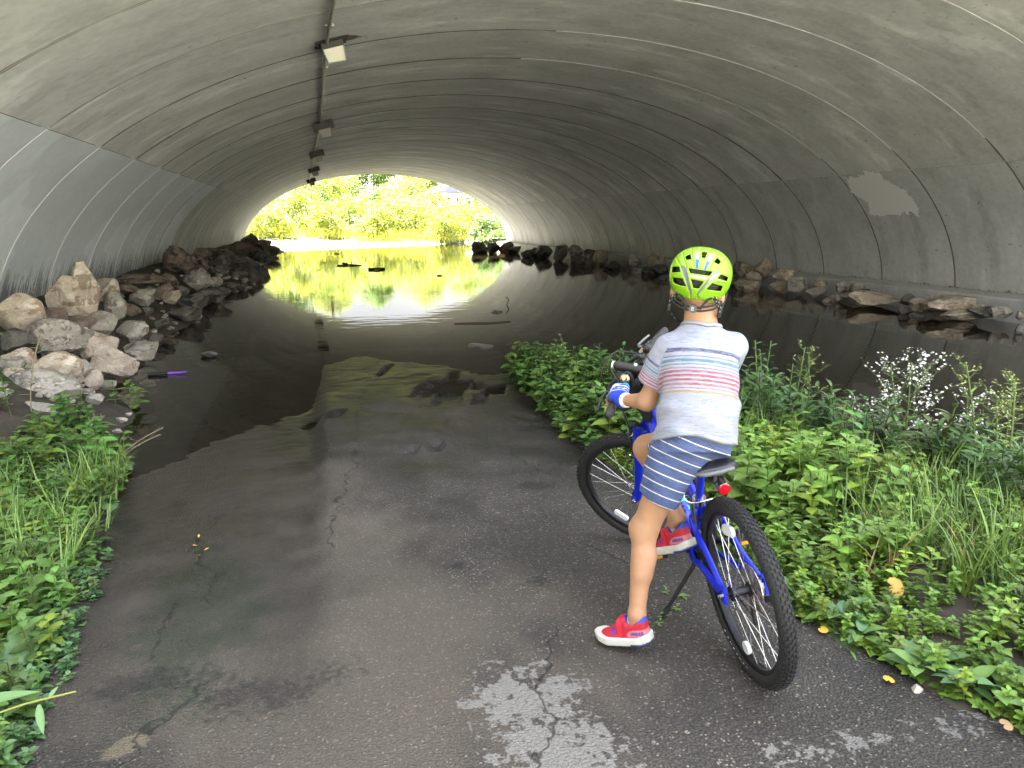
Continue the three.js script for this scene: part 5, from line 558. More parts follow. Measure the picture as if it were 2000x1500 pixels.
    const col = []; for (let i = 0; i < pos.length; i += 3) { const h = toH(pos[i], pos[i + 1], pos[i + 2]); let r = 1, g = 1, bl = 1; if (h[1] > -0.13 && Math.abs(h[0]) > 0.068 && Math.abs(h[0]) < 0.1 && h[1] < 0.02 && h[2] > -0.03) { g = 0.8; bl = 0.8; } if (Math.hypot(h[0] / 0.019, (h[1] + 0.062) / 0.006) < 1 && h[2] < -0.06) { g = 0.6; bl = 0.65; } col.push(r, g, bl); }
    part(kid, 'body', geo(pos, idx, uvPlanar(pos), col), skin);
    for (const s of [-1, 1]) { const e = grp(kid, 'eye'), c = V(s * 0.029, -0.006, -0.081).applyMatrix4(hM), i2 = V(s * 0.029, -0.006, -0.0885).applyMatrix4(hM); part(e, 'eyeball', new THREE.SphereGeometry(0.0105, 16, 12).translate(c.x, c.y, c.z), mat(lin(0.75, 0.73, 0.7), 0.2)); part(e, 'iris', new THREE.SphereGeometry(0.005, 12, 8).translate(i2.x, i2.y, i2.z), mat(lin(0.05, 0.03, 0.02), 0.15)); }
  }
  // short hair from the nape upwards
  { const f = (x, y, z) => { const line = z > 0.0 ? -0.083 + 0.5 * Math.max(0, Math.abs(x) - 0.045) : -0.04 - z * 0.9; return smax(headSDF(x, y, z) - 0.0022 - 0.0014 * n3(x * 500, y * 260, z * 500), (line + 0.014 * (n3(x * 160, y * 60, z * 160) - 0.5)) - y, 0.004); }; const h = nets((x, y, z) => Math.max(f(x, y, z), -(headSDF(x, y, z) + 0.004), Math.abs(x) - 0.0725), [-0.09, -0.1, -0.1], [0.09, 0.115, 0.115], 0.003); const g = geo(h.pos, h.idx, h.pos.flatMap((_, i) => i % 3 ? [] : [h.pos[i] * 30, h.pos[i + 1] * 12])); g.applyMatrix4(hM); part(kid, 'hair', g, mat(0xffffff, 0.65, { map: tex(128, 128, (u, v) => { const k = 0.75 + 0.5 * p2(u, v, 32, 6, 3, 3); return [0.33 * k, 0.2 * k, 0.115 * k]; }) })); }
  // shirt
  {
    const slE = t => [0, 1, 2].map(i => mix(shL[i], elL[i], t)), srE = t => [0, 1, 2].map(i => mix(shR[i], elR[i], t)), dir = (a, b) => { const v = V(...b).sub(V(...a)); return v.normalize(); }, dl = dir(shL, elL), dr = dir(shR, elR);
    const sL = (x, y, z) => Math.max(cap(x, y, z, shL, slE(0.85), 0.052, 0.061), (x - shL[0]) * dl.x + (y - shL[1]) * dl.y + (z - shL[2]) * dl.z - 0.128), sR = (x, y, z) => Math.max(cap(x, y, z, shR, srE(0.85), 0.052, 0.061), (x - shR[0]) * dr.x + (y - shR[1]) * dr.y + (z - shR[2]) * dr.z - 0.128);
    const wr = (t, u, w) => { const low = sstep(0.75, 0.15, t), s = Math.sin((t * 2.2 - u * 5.5 * (w < 0 ? 1 : -1) + 0.35 * f3(t * 4, u * 9, w * 6, 2)) * 9), s2 = Math.sin((t * 3 + u * 4 + 0.6 * f3(t * 3 + 9, u * 8, w * 5, 2)) * 11); const an = Math.atan2(w, u), hem = 0.003 * Math.sin(an * 5 + 1.3) * sstep(0.3, 0.0, t); return -hem - low * (0.0085 * (0.5 + 0.5 * s) * f3(t * 3, u * 10, 5, 2) * 1.6 + 0.006 * (0.5 + 0.5 * s2) * f3(t * 4, u * 7, 9, 2) * 1.6) + 0.004 * (f3(t * 5, u * 14, w * 14, 2) - 0.5); };
    const shirt = (x, y, z) => { const [t, u, w] = tLocal(x, y, z); const a = mix(0.124, 0.119, clamp(t * 2.5)) * (t > 0.8 ? mix(1, 0.62, sstep(0.8, 1.08, t)) : 1), b = mix(0.129, 0.090, clamp(t * 1.4)) * (t > 0.82 ? mix(1, 0.72, sstep(0.82, 1.06, t)) : 1), q = Math.hypot(u / a, w / b); let d = (q - 1) * Math.min(a, b); d = smin(d, sL(x, y, z), 0.03); d = smin(d, sR(x, y, z), 0.03); d += wr(t, u, w);
      d = smax(d, (t - 1.045 - 0.05 * Math.min(0, w + 0.03) * 0) * LT, 0.006); d = smax(d, (0.0 - t + 0.10 * u * 0 - 0.02 * Math.sin(u * 30)) * LT, 0.004); const nk = cap(x, y, z, [neck0[0], neck0[1] - 0.04, neck0[2] + 0.01], [neck0[0] + 0.002, neck0[1] + 0.12, neck0[2] - 0.008], 0.049, 0.064); d = smax(d, -nk, 0.005);
      return d; };
    const m = nets(shirt, [-0.20, 0.62, -0.26], [0.30, 1.10, 0.25], 0.0052), uv = [];
    for (let i = 0; i < m.pos.length; i += 3) { const [x, y, z] = [m.pos[i], m.pos[i + 1], m.pos[i + 2]], [t, u, w] = tLocal(x, y, z); const al = (x - shL[0]) * dl.x + (y - shL[1]) * dl.y + (z - shL[2]) * dl.z, ar = (x - shR[0]) * dr.x + (y - shR[1]) * dr.y + (z - shR[2]) * dr.z; let v = (1.03 - t) / 1.03, uu = u * 2 + (w < 0 ? 0 : 0.37); const cL = cap(x, y, z, shL, slE(0.85), 0.052, 0.061), cR = cap(x, y, z, shR, srE(0.85), 0.052, 0.061), dT = (Math.hypot(u / 0.118, w / 0.085) - 1) * 0.085; if (Math.min(cL, cR) < 0.008 && dT > 0.002) v = 0.055 + 4.0 * (cL < cR ? al : ar); v += 0.035 * Math.max(0, -u) * (w < 0 ? 1 : 0.5); uv.push(uu, v); }
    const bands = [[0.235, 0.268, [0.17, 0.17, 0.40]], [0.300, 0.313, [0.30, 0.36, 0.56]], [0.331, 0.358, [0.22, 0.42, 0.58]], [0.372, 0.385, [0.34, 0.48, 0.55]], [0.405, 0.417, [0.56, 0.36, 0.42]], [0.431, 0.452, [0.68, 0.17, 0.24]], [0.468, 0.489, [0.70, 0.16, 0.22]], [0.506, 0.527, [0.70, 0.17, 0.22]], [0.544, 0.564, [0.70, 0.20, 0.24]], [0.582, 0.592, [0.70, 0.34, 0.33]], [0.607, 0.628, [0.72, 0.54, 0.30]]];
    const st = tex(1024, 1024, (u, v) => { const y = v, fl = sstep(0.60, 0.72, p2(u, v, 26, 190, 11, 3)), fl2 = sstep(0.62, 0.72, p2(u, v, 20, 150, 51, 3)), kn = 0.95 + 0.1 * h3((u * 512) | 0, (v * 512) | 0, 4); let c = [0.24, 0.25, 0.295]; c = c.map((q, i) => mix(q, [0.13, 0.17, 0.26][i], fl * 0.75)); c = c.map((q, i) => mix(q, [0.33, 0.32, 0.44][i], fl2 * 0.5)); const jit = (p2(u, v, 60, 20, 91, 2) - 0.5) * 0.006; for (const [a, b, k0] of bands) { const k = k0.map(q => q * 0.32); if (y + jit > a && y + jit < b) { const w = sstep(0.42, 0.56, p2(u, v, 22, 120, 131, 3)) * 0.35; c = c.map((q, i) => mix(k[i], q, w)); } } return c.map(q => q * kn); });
    const fab = tex(256, 256, (u, v) => 0.5 + 0.3 * Math.sin(u * 6.283 * 64) * Math.sin(v * 6.283 * 64) + 0.3 * (p2(u, v, 32, 32, 3, 2) - 0.5), false); fab.repeat.set(3, 3);
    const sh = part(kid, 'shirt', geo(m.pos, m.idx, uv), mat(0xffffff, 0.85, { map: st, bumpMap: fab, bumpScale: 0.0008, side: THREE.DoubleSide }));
    // neck band
    const ring = []; for (let i = 0; i < 28; i++) { const a = i / 28 * Math.PI * 2, p = V(neck0[0] + 0.001, neck0[1] + 0.013, neck0[2]).addScaledVector(rT, 0.0615 * Math.cos(a)).addScaledVector(fT, 0.0575 * Math.sin(a) + 0.002).addScaledVector(axT, 0.012 * Math.abs(Math.cos(a)) - 0.008 * (Math.sin(a) > 0 ? Math.sin(a) * 2 : 0)); ring.push(p); }
    const cg = tube(ring, 0.0062, 90, 8, true); part(sh, 'collar', cg, mat(lin(0.25, 0.26, 0.305), 0.85));
  }
  // shorts
  {
    const dl = V(...kneeL).sub(V(...hipL)).normalize(), dr = V(...kneeR).sub(V(...hipR)).normalize(), pt = (a, b, t) => [0, 1, 2].map(i => mix(a[i], b[i], t));
    const al = (x, y, z) => (x - hipL[0]) * dl.x + (y - hipL[1]) * dl.y + (z - hipL[2]) * dl.z, ar = (x, y, z) => (x - hipR[0]) * dr.x + (y - hipR[1]) * dr.y + (z - hipR[2]) * dr.z;
    const lg = (x, y, z) => Math.max(cap(x, y, z, hipL, pt(hipL, kneeL, 0.85), 0.086, 0.063), al(x, y, z) - 0.185 - 0.0 * x), rg = (x, y, z) => Math.max(cap(x, y, z, hipR, pt(hipR, kneeR, 0.9), 0.086, 0.066), ar(x, y, z) - 0.24);
    const fold = (x, y, z) => 0.0035 * Math.sin((y * 20 + x * 34 + z * 22 + 2.2 * f3(x * 14, y * 14, z * 14, 2))) + 0.004 * (f3(x * 22, y * 22, z * 22, 2) - 0.5);
    const f = (x, y, z) => { const [t, u, w] = tLocal(x, y, z); let d = Math.max((Math.hypot(u / 0.112, w / 0.102) - 1) * 0.104, (t - 0.1) * LT, (-0.1 - t) * LT); d = smin(d, lg(x, y, z), 0.035); d = smin(d, rg(x, y, z), 0.035); d += fold(x, y, z); d = smax(d, (t - 0.03) * LT, 0.004); return d; };
    const m = nets(f, [-0.18, 0.44, -0.32], [0.24, 0.82, 0.25], 0.0052), uv = [];
    for (let i = 0; i < m.pos.length; i += 3) { const [x, y, z] = [m.pos[i], m.pos[i + 1], m.pos[i + 2]]; const dL = cap(x, y, z, hipL, kneeL, 0.08, 0.06), dR = cap(x, y, z, hipR, kneeR, 0.08, 0.06); let v = al(x, y, z) - 0.16 * (x - hipL[0]) * (dL < 0.03 ? 1 : 0.7) + 0.25 * (z - hipL[2]); if (dR < dL - 0.02 && ar(x, y, z) > 0.06) v = ar(x, y, z) - 0.06; uv.push((x + z) * 2, v * 2); }
    const stx = tex(512, 1024, (u, v) => { const y = v / 2, k0 = p2(u, v, 14, 150, 3, 3), k = 0.68 + 0.7 * k0, l = ((y + 0.004) % 0.0333 + 0.0333) % 0.0333, w = l < 0.0036 && p2(u, v, 60, 60, 23, 2) > 0.16; let c = [0.05 * k, 0.072 * k, 0.165 * k]; const fl = sstep(0.62, 0.75, p2(u, v, 20, 240, 61, 2)); c = c.map((q, i) => mix(q, [0.11, 0.15, 0.28][i], fl * 0.5)); return w ? [0.5, 0.5, 0.53] : c; });
    const sh = part(kid, 'shorts', geo(m.pos, m.idx, uv), mat(0xffffff, 0.9, { map: stx, side: THREE.DoubleSide }));
  }
  // gloves: fingerless, blue with white cuff and light blue straps
  for (const [P, w, H, el] of [[PL, wL0, HL, elL], [PR, wR0, HR, elR]]) {
    const back = V(...el).sub(w).normalize(), cuff = [w.x + back.x * 0.03, w.y + back.y * 0.03, w.z + back.z * 0.03];
    const g = (x, y, z) => { let d = 1; for (const c of P) if (c.s < 1) { const b = c.s === 0 ? [0, 1, 2].map(i => mix(c.a[i], c.b[i], 0.8)) : c.b; d = smin(d, cap(x, y, z, c.a, b, c.r0 + 0.003, c.r1 + 0.003), c.f === 9 ? 0.013 : 0.004); } d = smin(d, cap(x, y, z, A(w), cuff, 0.0235, 0.0265), 0.012); return smax(d, -((x - cuff[0]) * -back.x + (y - cuff[1]) * -back.y + (z - cuff[2]) * -back.z), 0.003) ; };
    const lo = [9, 9, 9], hi = [-9, -9, -9]; for (const c of P) for (const q of [c.a, c.b, cuff]) q.forEach((v, i) => { lo[i] = Math.min(lo[i], v - 0.035); hi[i] = Math.max(hi[i], v + 0.035); });
    const m = nets(g, lo, hi, 0.0028), col = [], e1 = H.e1, knX = A(H.P(0, 0.85, 0.034));
    for (let i = 0; i < m.pos.length; i += 3) { const p = V(m.pos[i], m.pos[i + 1], m.pos[i + 2]), a = p.clone().sub(w), d = a.dot(back), q = p.clone().sub(H.B).dot(e1); let c = [0.012, 0.04, 0.46]; const run = -d; if (d > 0.017) c = [0.7, 0.7, 0.72]; else if (q > 0.027 && run > 0.045) c = [0.05, 0.055, 0.065]; else if (q < -0.026) c = [0.02, 0.27, 0.62]; else if (Math.abs(q + 0.016) < 0.0032 || Math.abs(q - 0.017) < 0.002) c = [0.62, 0.65, 0.72]; else if (Math.abs(q - 0.002) < 0.006 && run > 0.012 && run < 0.05 && n2(run * 420, q * 90, 3) > 0.52) c = [0.45, 0.5, 0.7]; else if (run > 0.058 && n2(q * 260, run * 60, 5) > 0.55) c = [0.65, 0.66, 0.7]; col.push(...c); }
    part(kid, 'glove', geo(m.pos, m.idx, null, col), mat(0xffffff, 0.75, { vertexColors: true }));
  }
  // shoes and socks
  const upperOut = (x, z, g = 0) => { const c = [[0.0, 0.026], [0.03, 0.033], [0.09, 0.034], [0.15, 0.04], [0.185, 0.034], [0.205, 0.018]]; let i = 1; while (i < c.length - 1 && c[i][0] < x) i++; const k = clamp((x - c[i - 1][0]) / (c[i][0] - c[i - 1][0])); return Math.abs(z + 0.006 * Math.sin(x * 14)) - mix(c[i - 1][1], c[i][1], k) - g; };
  function shoe(heel, toe, side, label) {
    const h = V(...heel), tv = V(...toe).sub(h), len = 0.208, fx = tv.clone().normalize(), fz = fx.clone().cross(V(0, 1, 0)).normalize(), fy = fz.clone().cross(fx), M = new THREE.Matrix4().makeBasis(fx, fy, fz).setPosition(h).scale(V(0.92, 0.95, 0.95));
    const s = grp(kid, 'shoe', label);
    const out = (x, z, g) => { const end = Math.max(-x - 0.004 - g, x - len - g); const e = ell(x, 0, z, [len / 2, 0, 0], [len / 2 + g + 0.004, 1, 0.044 + g]); return smax(upperOut(clamp(x, 0, len - 0.003), z, g), end, 0.02); };
    const rock = x => 0.016 * sstep(0.145, 0.208, x) + 0.007 * sstep(0.03, -0.004, x);
    const sole = (x, y, z) => smax(smax(out(x, z, 0.0045 - 0.1 * Math.max(0, 0.012 - y)), y - 0.030 - rock(x) * 0.6 - 0.006 * sstep(0.05, 0, x) , 0.005), rock(x) - y, 0.004);
    const upper = (x, y, z) => { const top = x < 0.07 ? mix(0.1, 0.082, sstep(0.0, 0.05, x)) + 0.01 * sstep(0.02, 0, x) : mix(0.098, 0.05, sstep(0.075, 0.17, x)) - 0.014 * sstep(0.165, 0.208, x); const nar = Math.max(0, y - 0.03) * (x > 0.1 ? 0.42 : 0.05); let d = smax(out(x, z, -0.002 - nar), y - top, x > 0.12 ? 0.05 : 0.02); d = Math.max(d, 0.02 - y); return smax(d, -cap(x, y, z, [0.05, 0.078, 0], [0.06, 0.16, 0], 0.025, 0.033), 0.008); };
    const so = nets(sole, [-0.02, -0.012, -0.06], [0.23, 0.06, 0.06], 0.003), sc = []; for (let i = 0; i < so.pos.length; i += 3) { const k = 0.9 + 0.2 * n3(so.pos[i] * 60, so.pos[i + 1] * 90, so.pos[i + 2] * 60), x = so.pos[i], y = so.pos[i + 1]; y < 0.008 + rock(x) * 0.9 && x < 0.06 ? sc.push(0.03, 0.05, 0.16) : sc.push(0.46 * k, 0.45 * k, 0.4 * k); }
    const put = (n, g, m2, l) => part(s, n, g.applyMatrix4(M), m2, l);
    put('sole', geo(so.pos, so.idx, null, sc), mat(0xffffff, 0.7, { vertexColors: true }));
    const up = nets(upper, [-0.02, 0.0, -0.06], [0.23, 0.12, 0.06], 0.0025), uc = [], inside = (x, y, P) => poly2(x, y, P) < 0;
    const logo1 = [[0.112, 0.038], [0.118, 0.038], [0.124, 0.046], [0.132, 0.038], [0.138, 0.038], [0.129, 0.049], [0.136, 0.061], [0.13, 0.061], [0.124, 0.052], [0.117, 0.061], [0.111, 0.061], [0.119, 0.049]];
    for (let i = 0; i < up.pos.length; i += 3) { const x = up.pos[i], y = up.pos[i + 1], z = up.pos[i + 2]; const k = 0.85 + 0.3 * n3(x * 300, y * 300, z * 300); let c = [0.36 * k, 0.008 * k, 0.022 * k]; const lin2 = cap(x, y, z, [0.05, 0.078, 0], [0.06, 0.16, 0], 0.025, 0.033); if (lin2 < 0.0035 || (y > 0.083 && x < 0.03)) c = [0.03, 0.05, 0.36]; else if (inside(x, y, [[-0.01, 0.034], [0.066, 0.032], [0.07, 0.04], [0.055, 0.056], [-0.01, 0.058]])) c = [0.42, 0.14, 0.16]; else if (inside(x, y, logo1) && Math.abs(z) > 0.012) c = [0.03, 0.03, 0.3]; else if (Math.abs(x - 0.098 - (y - 0.06) * 0.35) < 0.0022 && y > 0.05) c = [0.35, 0.008, 0.02]; uc.push(...c); }
    put('upper', geo(up.pos, up.idx, null, uc), mat(0xffffff, 0.7, { vertexColors: true }));
    // strap over the instep
    const strapPts = []; for (let i = 0; i <= 16; i++) { const a = mix(-0.5, Math.PI + 0.5, i / 16); let r = 0.06, c0 = [0.095, 0.045]; const dx = Math.sin(a) * 0.15; for (let q = 0; q < 30; q++) { const d = upper(c0[0] - dx * r * 0, c0[1] + Math.sin(a) * r, Math.cos(a) * r); if (d < 0.0012) break; r -= Math.max(0.0006, d * 0.6); } strapPts.push(V(c0[0], c0[1] + Math.sin(a) * r, Math.cos(a) * r)); }
    { const pos = [], idx = []; strapPts.forEach((p, i) => pos.push(p.x - 0.009, p.y + 0.001, p.z, p.x + 0.009, p.y - 0.001, p.z)); for (let i = 0; i < 16; i++) { const a = i * 2; idx.push(a, a + 1, a + 2, a + 1, a + 3, a + 2); } put('strap', geo(pos, idx), mat(lin(0.5, 0.012, 0.03), 0.6, { side: THREE.DoubleSide })); }
    // word along the side
    for (const sd of [-1, 1]) { const t = textGeo('UNDER', 0.0115, 0.0006), p = t.attributes.position; for (let i = 0; i < p.count; i++) { const lx = 0.031 + p.getX(i) * 0.86 * (sd < 0 ? -1 : 1), ly = 0.0395 + p.getY(i) + 0.03 * lx * 0; let z = 0.06; for (let q = 0; q < 60; q++) { const d = upper(lx, ly, sd * z); if (d < 0.0006) break; z -= Math.max(0.0004, d * 0.6); } p.setXYZ(i, lx, ly, sd * (z + 0.0007 + p.getZ(i))); } t.computeVertexNormals(); put('lettering', t, mat(lin(0.05, 0.03, 0.3), 0.6, { side: THREE.DoubleSide }), 'dark blue word UNDER on the pink side band'); }
    return M;
  }
  shoe(W([0.997, 0.045, -2.034]), W([0.855, 0.0, -2.178]), 1, 'red shoe standing on the path with its heel raised');
  shoe(W([1.205, 0.293, -2.165]), W([1.125, 0.205, -2.34]), -1, 'red shoe resting on the pedal');
  const sock = mat(lin(0.5, 0.5, 0.54), 0.9); for (const a of [ankL, ankR]) { const d = a === ankL ? [-0.004, -0.03, -0.004] : [-0.004, -0.03, -0.006]; const f = (x, y, z) => smax(smax(cap(x, y, z, [a[0], a[1] + 0.03, a[2]], [a[0] + d[0] * 2, a[1] + d[1] * 2, a[2] + d[2] * 2], 0.0275, 0.025), y - a[1] + 0.012 - 0.004 * n3(x * 200, y * 100, z * 200), 0.004), a[1] - 0.065 - y, 0.004); const m = nets(f, [a[0] - 0.06, a[1] - 0.1, a[2] - 0.06], [a[0] + 0.06, a[1] + 0.05, a[2] + 0.06], 0.004); part(kid, 'sock', geo(m.pos, m.idx), sock); }
  // helmet
  {
    const hel = grp(kid, 'helmet', 'fluorescent yellow vented cycling helmet'), mm = 0.184e-3, ro = 0.085, Z = (x, y) => { const a = (x - 705) * mm, b = -(y - 585) * mm; return [a * Math.cos(ro) - b * Math.sin(ro), a * Math.sin(ro) + b * Math.cos(ro) + 0.018]; }, PG = s => s.map(q => Z(...q));
    const vents = [[[545, 470], [940, 515], [895, 582], [582, 548]], [[600, 650], [815, 682], [735, 800], [645, 792]], [[250, 460], [385, 452], [412, 535], [250, 550]], [[270, 640], [460, 645], [520, 770], [430, 765], [300, 725]], [[1075, 555], [1180, 600], [1170, 665], [1020, 620]], [[945, 705], [1110, 750], [1080, 835], [858, 812]], [[465, 280], [545, 235], [580, 325], [490, 330]], [[942, 352], [985, 285], [1050, 345], [1020, 392]], [[733, 193], [817, 205], [797, 297], [740, 287]]].map(PG);
    const greyS = [[[408, 440], [508, 440], [622, 885], [600, 908]], [[985, 488], [1078, 525], [718, 905], [708, 885]]].map(PG), blueS = [[[640, 318], [708, 318], [703, 475], [668, 475]], [[832, 340], [888, 350], [828, 495], [796, 485]]].map(PG), fadeS = [[[625, 190], [708, 190], [708, 318], [640, 318]], [[858, 215], [945, 250], [888, 350], [832, 340]]].map(PG), plate = PG([[590, 580], [835, 612], [815, 655], [600, 622]]);
    const seams = [[[550, 150], [600, 330], [655, 470]], [[700, 130], [706, 300]], [[860, 150], [820, 330]], [[995, 215], [900, 440]], [[410, 225], [500, 430], [520, 470]], [[300, 300], [405, 440]], [[1110, 310], [1000, 480]], [[600, 905], [600, 960]], [[715, 905], [718, 960]]].map(PG);
    const segD = (x, y, P) => { let d = 9; for (let i = 1; i < P.length; i++) { const [ax, ay] = P[i - 1], [bx, by] = P[i], ux = bx - ax, uy = by - ay, t = clamp(((x - ax) * ux + (y - ay) * uy) / (ux * ux + uy * uy)); d = Math.min(d, Math.hypot(x - ax - ux * t, y - ay - uy * t)); } return d; };
    const outer = (x, y, z, g = 0) => { const e = Math.pow(Math.abs(x / (0.0975 + g)), 2.25) + Math.pow(Math.abs((y - 0.022) / ((y > 0.022 ? 0.086 : 0.10) + g)), 2.15) + Math.pow(Math.abs((z - 0.004) / (0.128 + g)), 2.25), k = Math.pow(e, 1 / 2.2); return (k - 1) * (0.09 + g); };
    const bottom = (x, y, z) => { const back = -0.058 - 0.012 * sstep(0.02, 0.06, Math.abs(x)), side = -0.028, fr = -0.005; const b = z > 0.0 ? mix(side - 0.018, back, sstep(0.01, 0.06, z)) : mix(side - 0.018, fr, sstep(0.0, -0.09, z)); return b - y; };
    const sh = (x, y, z) => { let d = outer(x, y, z); if (d < 0.02 && d > -0.03 && z > -0.02) { for (const P of seams) { const q = segD(x, y, P); d += 0.0026 * sstep(0.0032, 0.0008, q); } for (const P of greyS) d += 0.0016 * sstep(0.0012, -0.0012, poly2(x, y, P)); for (const P of blueS) d += 0.0014 * sstep(0.001, -0.001, poly2(x, y, P)); }
      d = smax(d, -outer(x, y, z, -0.017), 0.004); d = smax(d, bottom(x, y, z), 0.005); if (z > 0.0 && Math.abs(d) < 0.04) for (const P of vents) d = smax(d, -(poly2(x, y, P)), 0.003);
      if (z <= 0 && Math.abs(d) < 0.04) for (const s of [-1, 0, 1]) d = smax(d, -poly2(x - s * 0.04, z, [[-0.009, -0.015], [0.009, -0.015], [0.007, -0.085], [-0.007, -0.085]]), 0.003); return d; };
    const m = nets(sh, [-0.108, -0.085, -0.136], [0.108, 0.118, 0.144], 0.0021), col = [];
    for (let i = 0; i < m.pos.length; i += 3) { const [x, y, z] = [m.pos[i], m.pos[i + 1], m.pos[i + 2]], on = outer(x, y, z) > -0.0055 && z > 0; let c = outer(x, y, z) > -0.012 ? [0.185, 0.385, 0.001] : [0.025, 0.026, 0.028]; if (on) { if (greyS.some(P => poly2(x, y, P) < 0)) c = [0.13, 0.13, 0.145]; else if (blueS.some(P => poly2(x, y, P) < 0)) c = [0.006, 0.09, 0.4]; else { for (const P of fadeS) if (poly2(x, y, P) < 0) { const k = clamp((0.105 - y) / 0.035); c = [mix(0.3, 0.26, k), mix(0.7, 0.34, k), mix(0.01, 0.25, k)]; } } } col.push(...c); }
    part(hel, 'shell', geo(m.pos, m.idx, null, col).applyMatrix4(hM), mat(0xffffff, 0.35, { vertexColors: true, clearcoat: 0.5, clearcoatRoughness: 0.2 }));
    const ln = nets((x, y, z) => smax(smax(outer(x, y, z, -0.0165), -outer(x, y, z, -0.02), 0.001), bottom(x, y + 0.006, z), 0.003), [-0.1, -0.09, -0.13], [0.1, 0.112, 0.13], 0.0035); part(hel, 'liner', geo(ln.pos, ln.idx).applyMatrix4(hM), mat(lin(0.022, 0.022, 0.024), 0.8));
    // words on the bar between the middle vents and on the right side
    const bend = (g, x0, y0, ang) => { const p = g.attributes.position; for (let i = 0; i < p.count; i++) { const a = p.getX(i), b = p.getY(i), x = x0 + a * Math.cos(ang) - b * Math.sin(ang), y = y0 + a * Math.sin(ang) + b * Math.cos(ang); let z = 0.15; for (let k = 0; k < 80; k++) { const d = outer(x, y, z); if (d < 0.0005) break; z -= Math.max(0.0003, d * 0.5); } p.setXYZ(i, x, y, z + p.getZ(i) - 0.0002); } g.computeVertexNormals(); return g.applyMatrix4(hM); };
    const a0 = Z(714, 626); part(hel, 'lettering', bend(textGeo('BONTRAGER', 0.0062, 0.0008), a0[0], a0[1], -0.03), mat(lin(0.8, 0.82, 0.85), 0.5), 'white word on the helmet bar'); const b0 = Z(1088, 690); part(hel, 'lettering', bend(textGeo('SOLSTICE', 0.0048, 0.0008), b0[0], b0[1] - 0.002, -0.08), mat(lin(0.08, 0.12, 0.02), 0.5), 'dark word on the helmet side');
    // rear cradle with its dial, straps
    const X = pts => pts.map(p => V(...p).applyMatrix4(hM)), blk = mat(lin(0.005, 0.005, 0.0055), 0.7), ws = mat(lin(0.3, 0.3, 0.3), 0.8);
    const cr = [...[[0.004], [-0.008]].map(([dy]) => tube(X([[-0.079, -0.058 + dy * 0.5, 0.03], [-0.06, -0.072 + dy, 0.07], [-0.02, -0.083 + dy, 0.0905], [0, -0.086 + dy * 0.4, 0.0925], [0.02, -0.083 + dy, 0.0905], [0.06, -0.072 + dy, 0.07], [0.079, -0.058 + dy * 0.5, 0.03]]), 0.0036, 40, 8)), tube(X([[-0.02, -0.086, 0.092], [-0.034, -0.06, 0.088], [-0.05, -0.045, 0.085]]), 0.004, 12, 8), tube(X([[0.02, -0.086, 0.092], [0.034, -0.06, 0.088], [0.05, -0.045, 0.085]]), 0.004, 12, 8)]; part(hel, 'cradle', merge(cr), blk);
    part(hel, 'dial', (() => { const g = rod([0, -0.086, 0.086], [0, -0.086, 0.101], 0.0135, 0.0125, 24); return g.applyMatrix4(hM); })(), mat(lin(0.03, 0.03, 0.035), 0.4)); part(hel, 'dial_mark', textGeo('B', 0.012, 0.001).translate(-0.001, -0.092, 0.1012).applyMatrix4(hM), ws);
    for (const s of [-1, 1]) { const path = [[s * 0.05, -0.035, 0.086], [s * 0.07, -0.064, 0.052], [s * 0.079, -0.092, 0.03], [s * 0.068, -0.118, 0.0], [s * 0.045, -0.142, -0.03], [s * 0.0, -0.15, -0.045]], p2_ = [[s * 0.088, -0.03, 0.0], [s * 0.084, -0.06, 0.018], [s * 0.079, -0.092, 0.03]]; part(hel, 'strap', merge([tube(X(path), 0.0052, 50, 6), tube(X(p2_), 0.0048, 16, 6)]), blk); part(hel, 'buckle', (() => { const q = V(s * 0.08, -0.094, 0.03); return new THREE.BoxGeometry(0.009, 0.024, 0.016).translate(q.x, q.y, q.z).applyMatrix4(hM); })(), blk);
      const cv = new THREE.CatmullRomCurve3(X(path)), dash = []; for (let i = 0; i < 13; i++) { const a = cv.getPointAt(0.03 + i * 0.05), b = cv.getPointAt(0.03 + i * 0.05 + 0.028), off = hM.clone().setPosition(0, 0, 0), o = V(s * 0.003, 0, 0.0042).applyMatrix4(off), o2 = V(s * 0.002 * (i % 2 ? 1 : -1), 0.0025 * (i % 2 ? 1 : -1), 0).applyMatrix4(off); dash.push(rod(a.add(o).add(o2), b.add(o).add(o2), 0.0014, 0.0014, 6)); } part(hel, 'strap_pattern', merge(dash), ws); }
  }
}
// ------------------------------------------------------------------ plants on both banks
function leafC(L, W, bend = 0.25, fold = 0.2, n = 4, tone = 1, round = 0.85) {
  const g = leafGeo(L, W, bend, fold, n), c = []; const p = g.attributes.position; for (let i = 0; i < p.count; i++) { const k = tone * (i % 3 === 1 ? 1.15 : 0.95); c.push(k, k * 1.0, k); } g.setAttribute('color', new THREE.Float32BufferAttribute(c, 3)); return g;
}
function paint(g, c) { const n = g.attributes.position.count, a = []; for (let i = 0; i < n; i++) a.push(...c); g.setAttribute('color', new THREE.Float32BufferAttribute(a, 3)); return g; }
function setLeaf(g, p, yaw, pitch, roll, s = 1) { const q = g.clone(); E4.set(-pitch, yaw, roll, 'YXZ'); M4.compose(V(...p), Q4.setFromEuler(E4), V(s, s, s)); E4.order = 'XYZ'; return q.applyMatrix4(M4); }
const LM = new THREE.MeshPhysicalMaterial({ color: lin(1, 1, 1), vertexColors: true, roughness: 0.5, transmission: 0.28, thickness: 0, side: THREE.DoubleSide });
const STEM = [1.0, 1.0, 0.8];
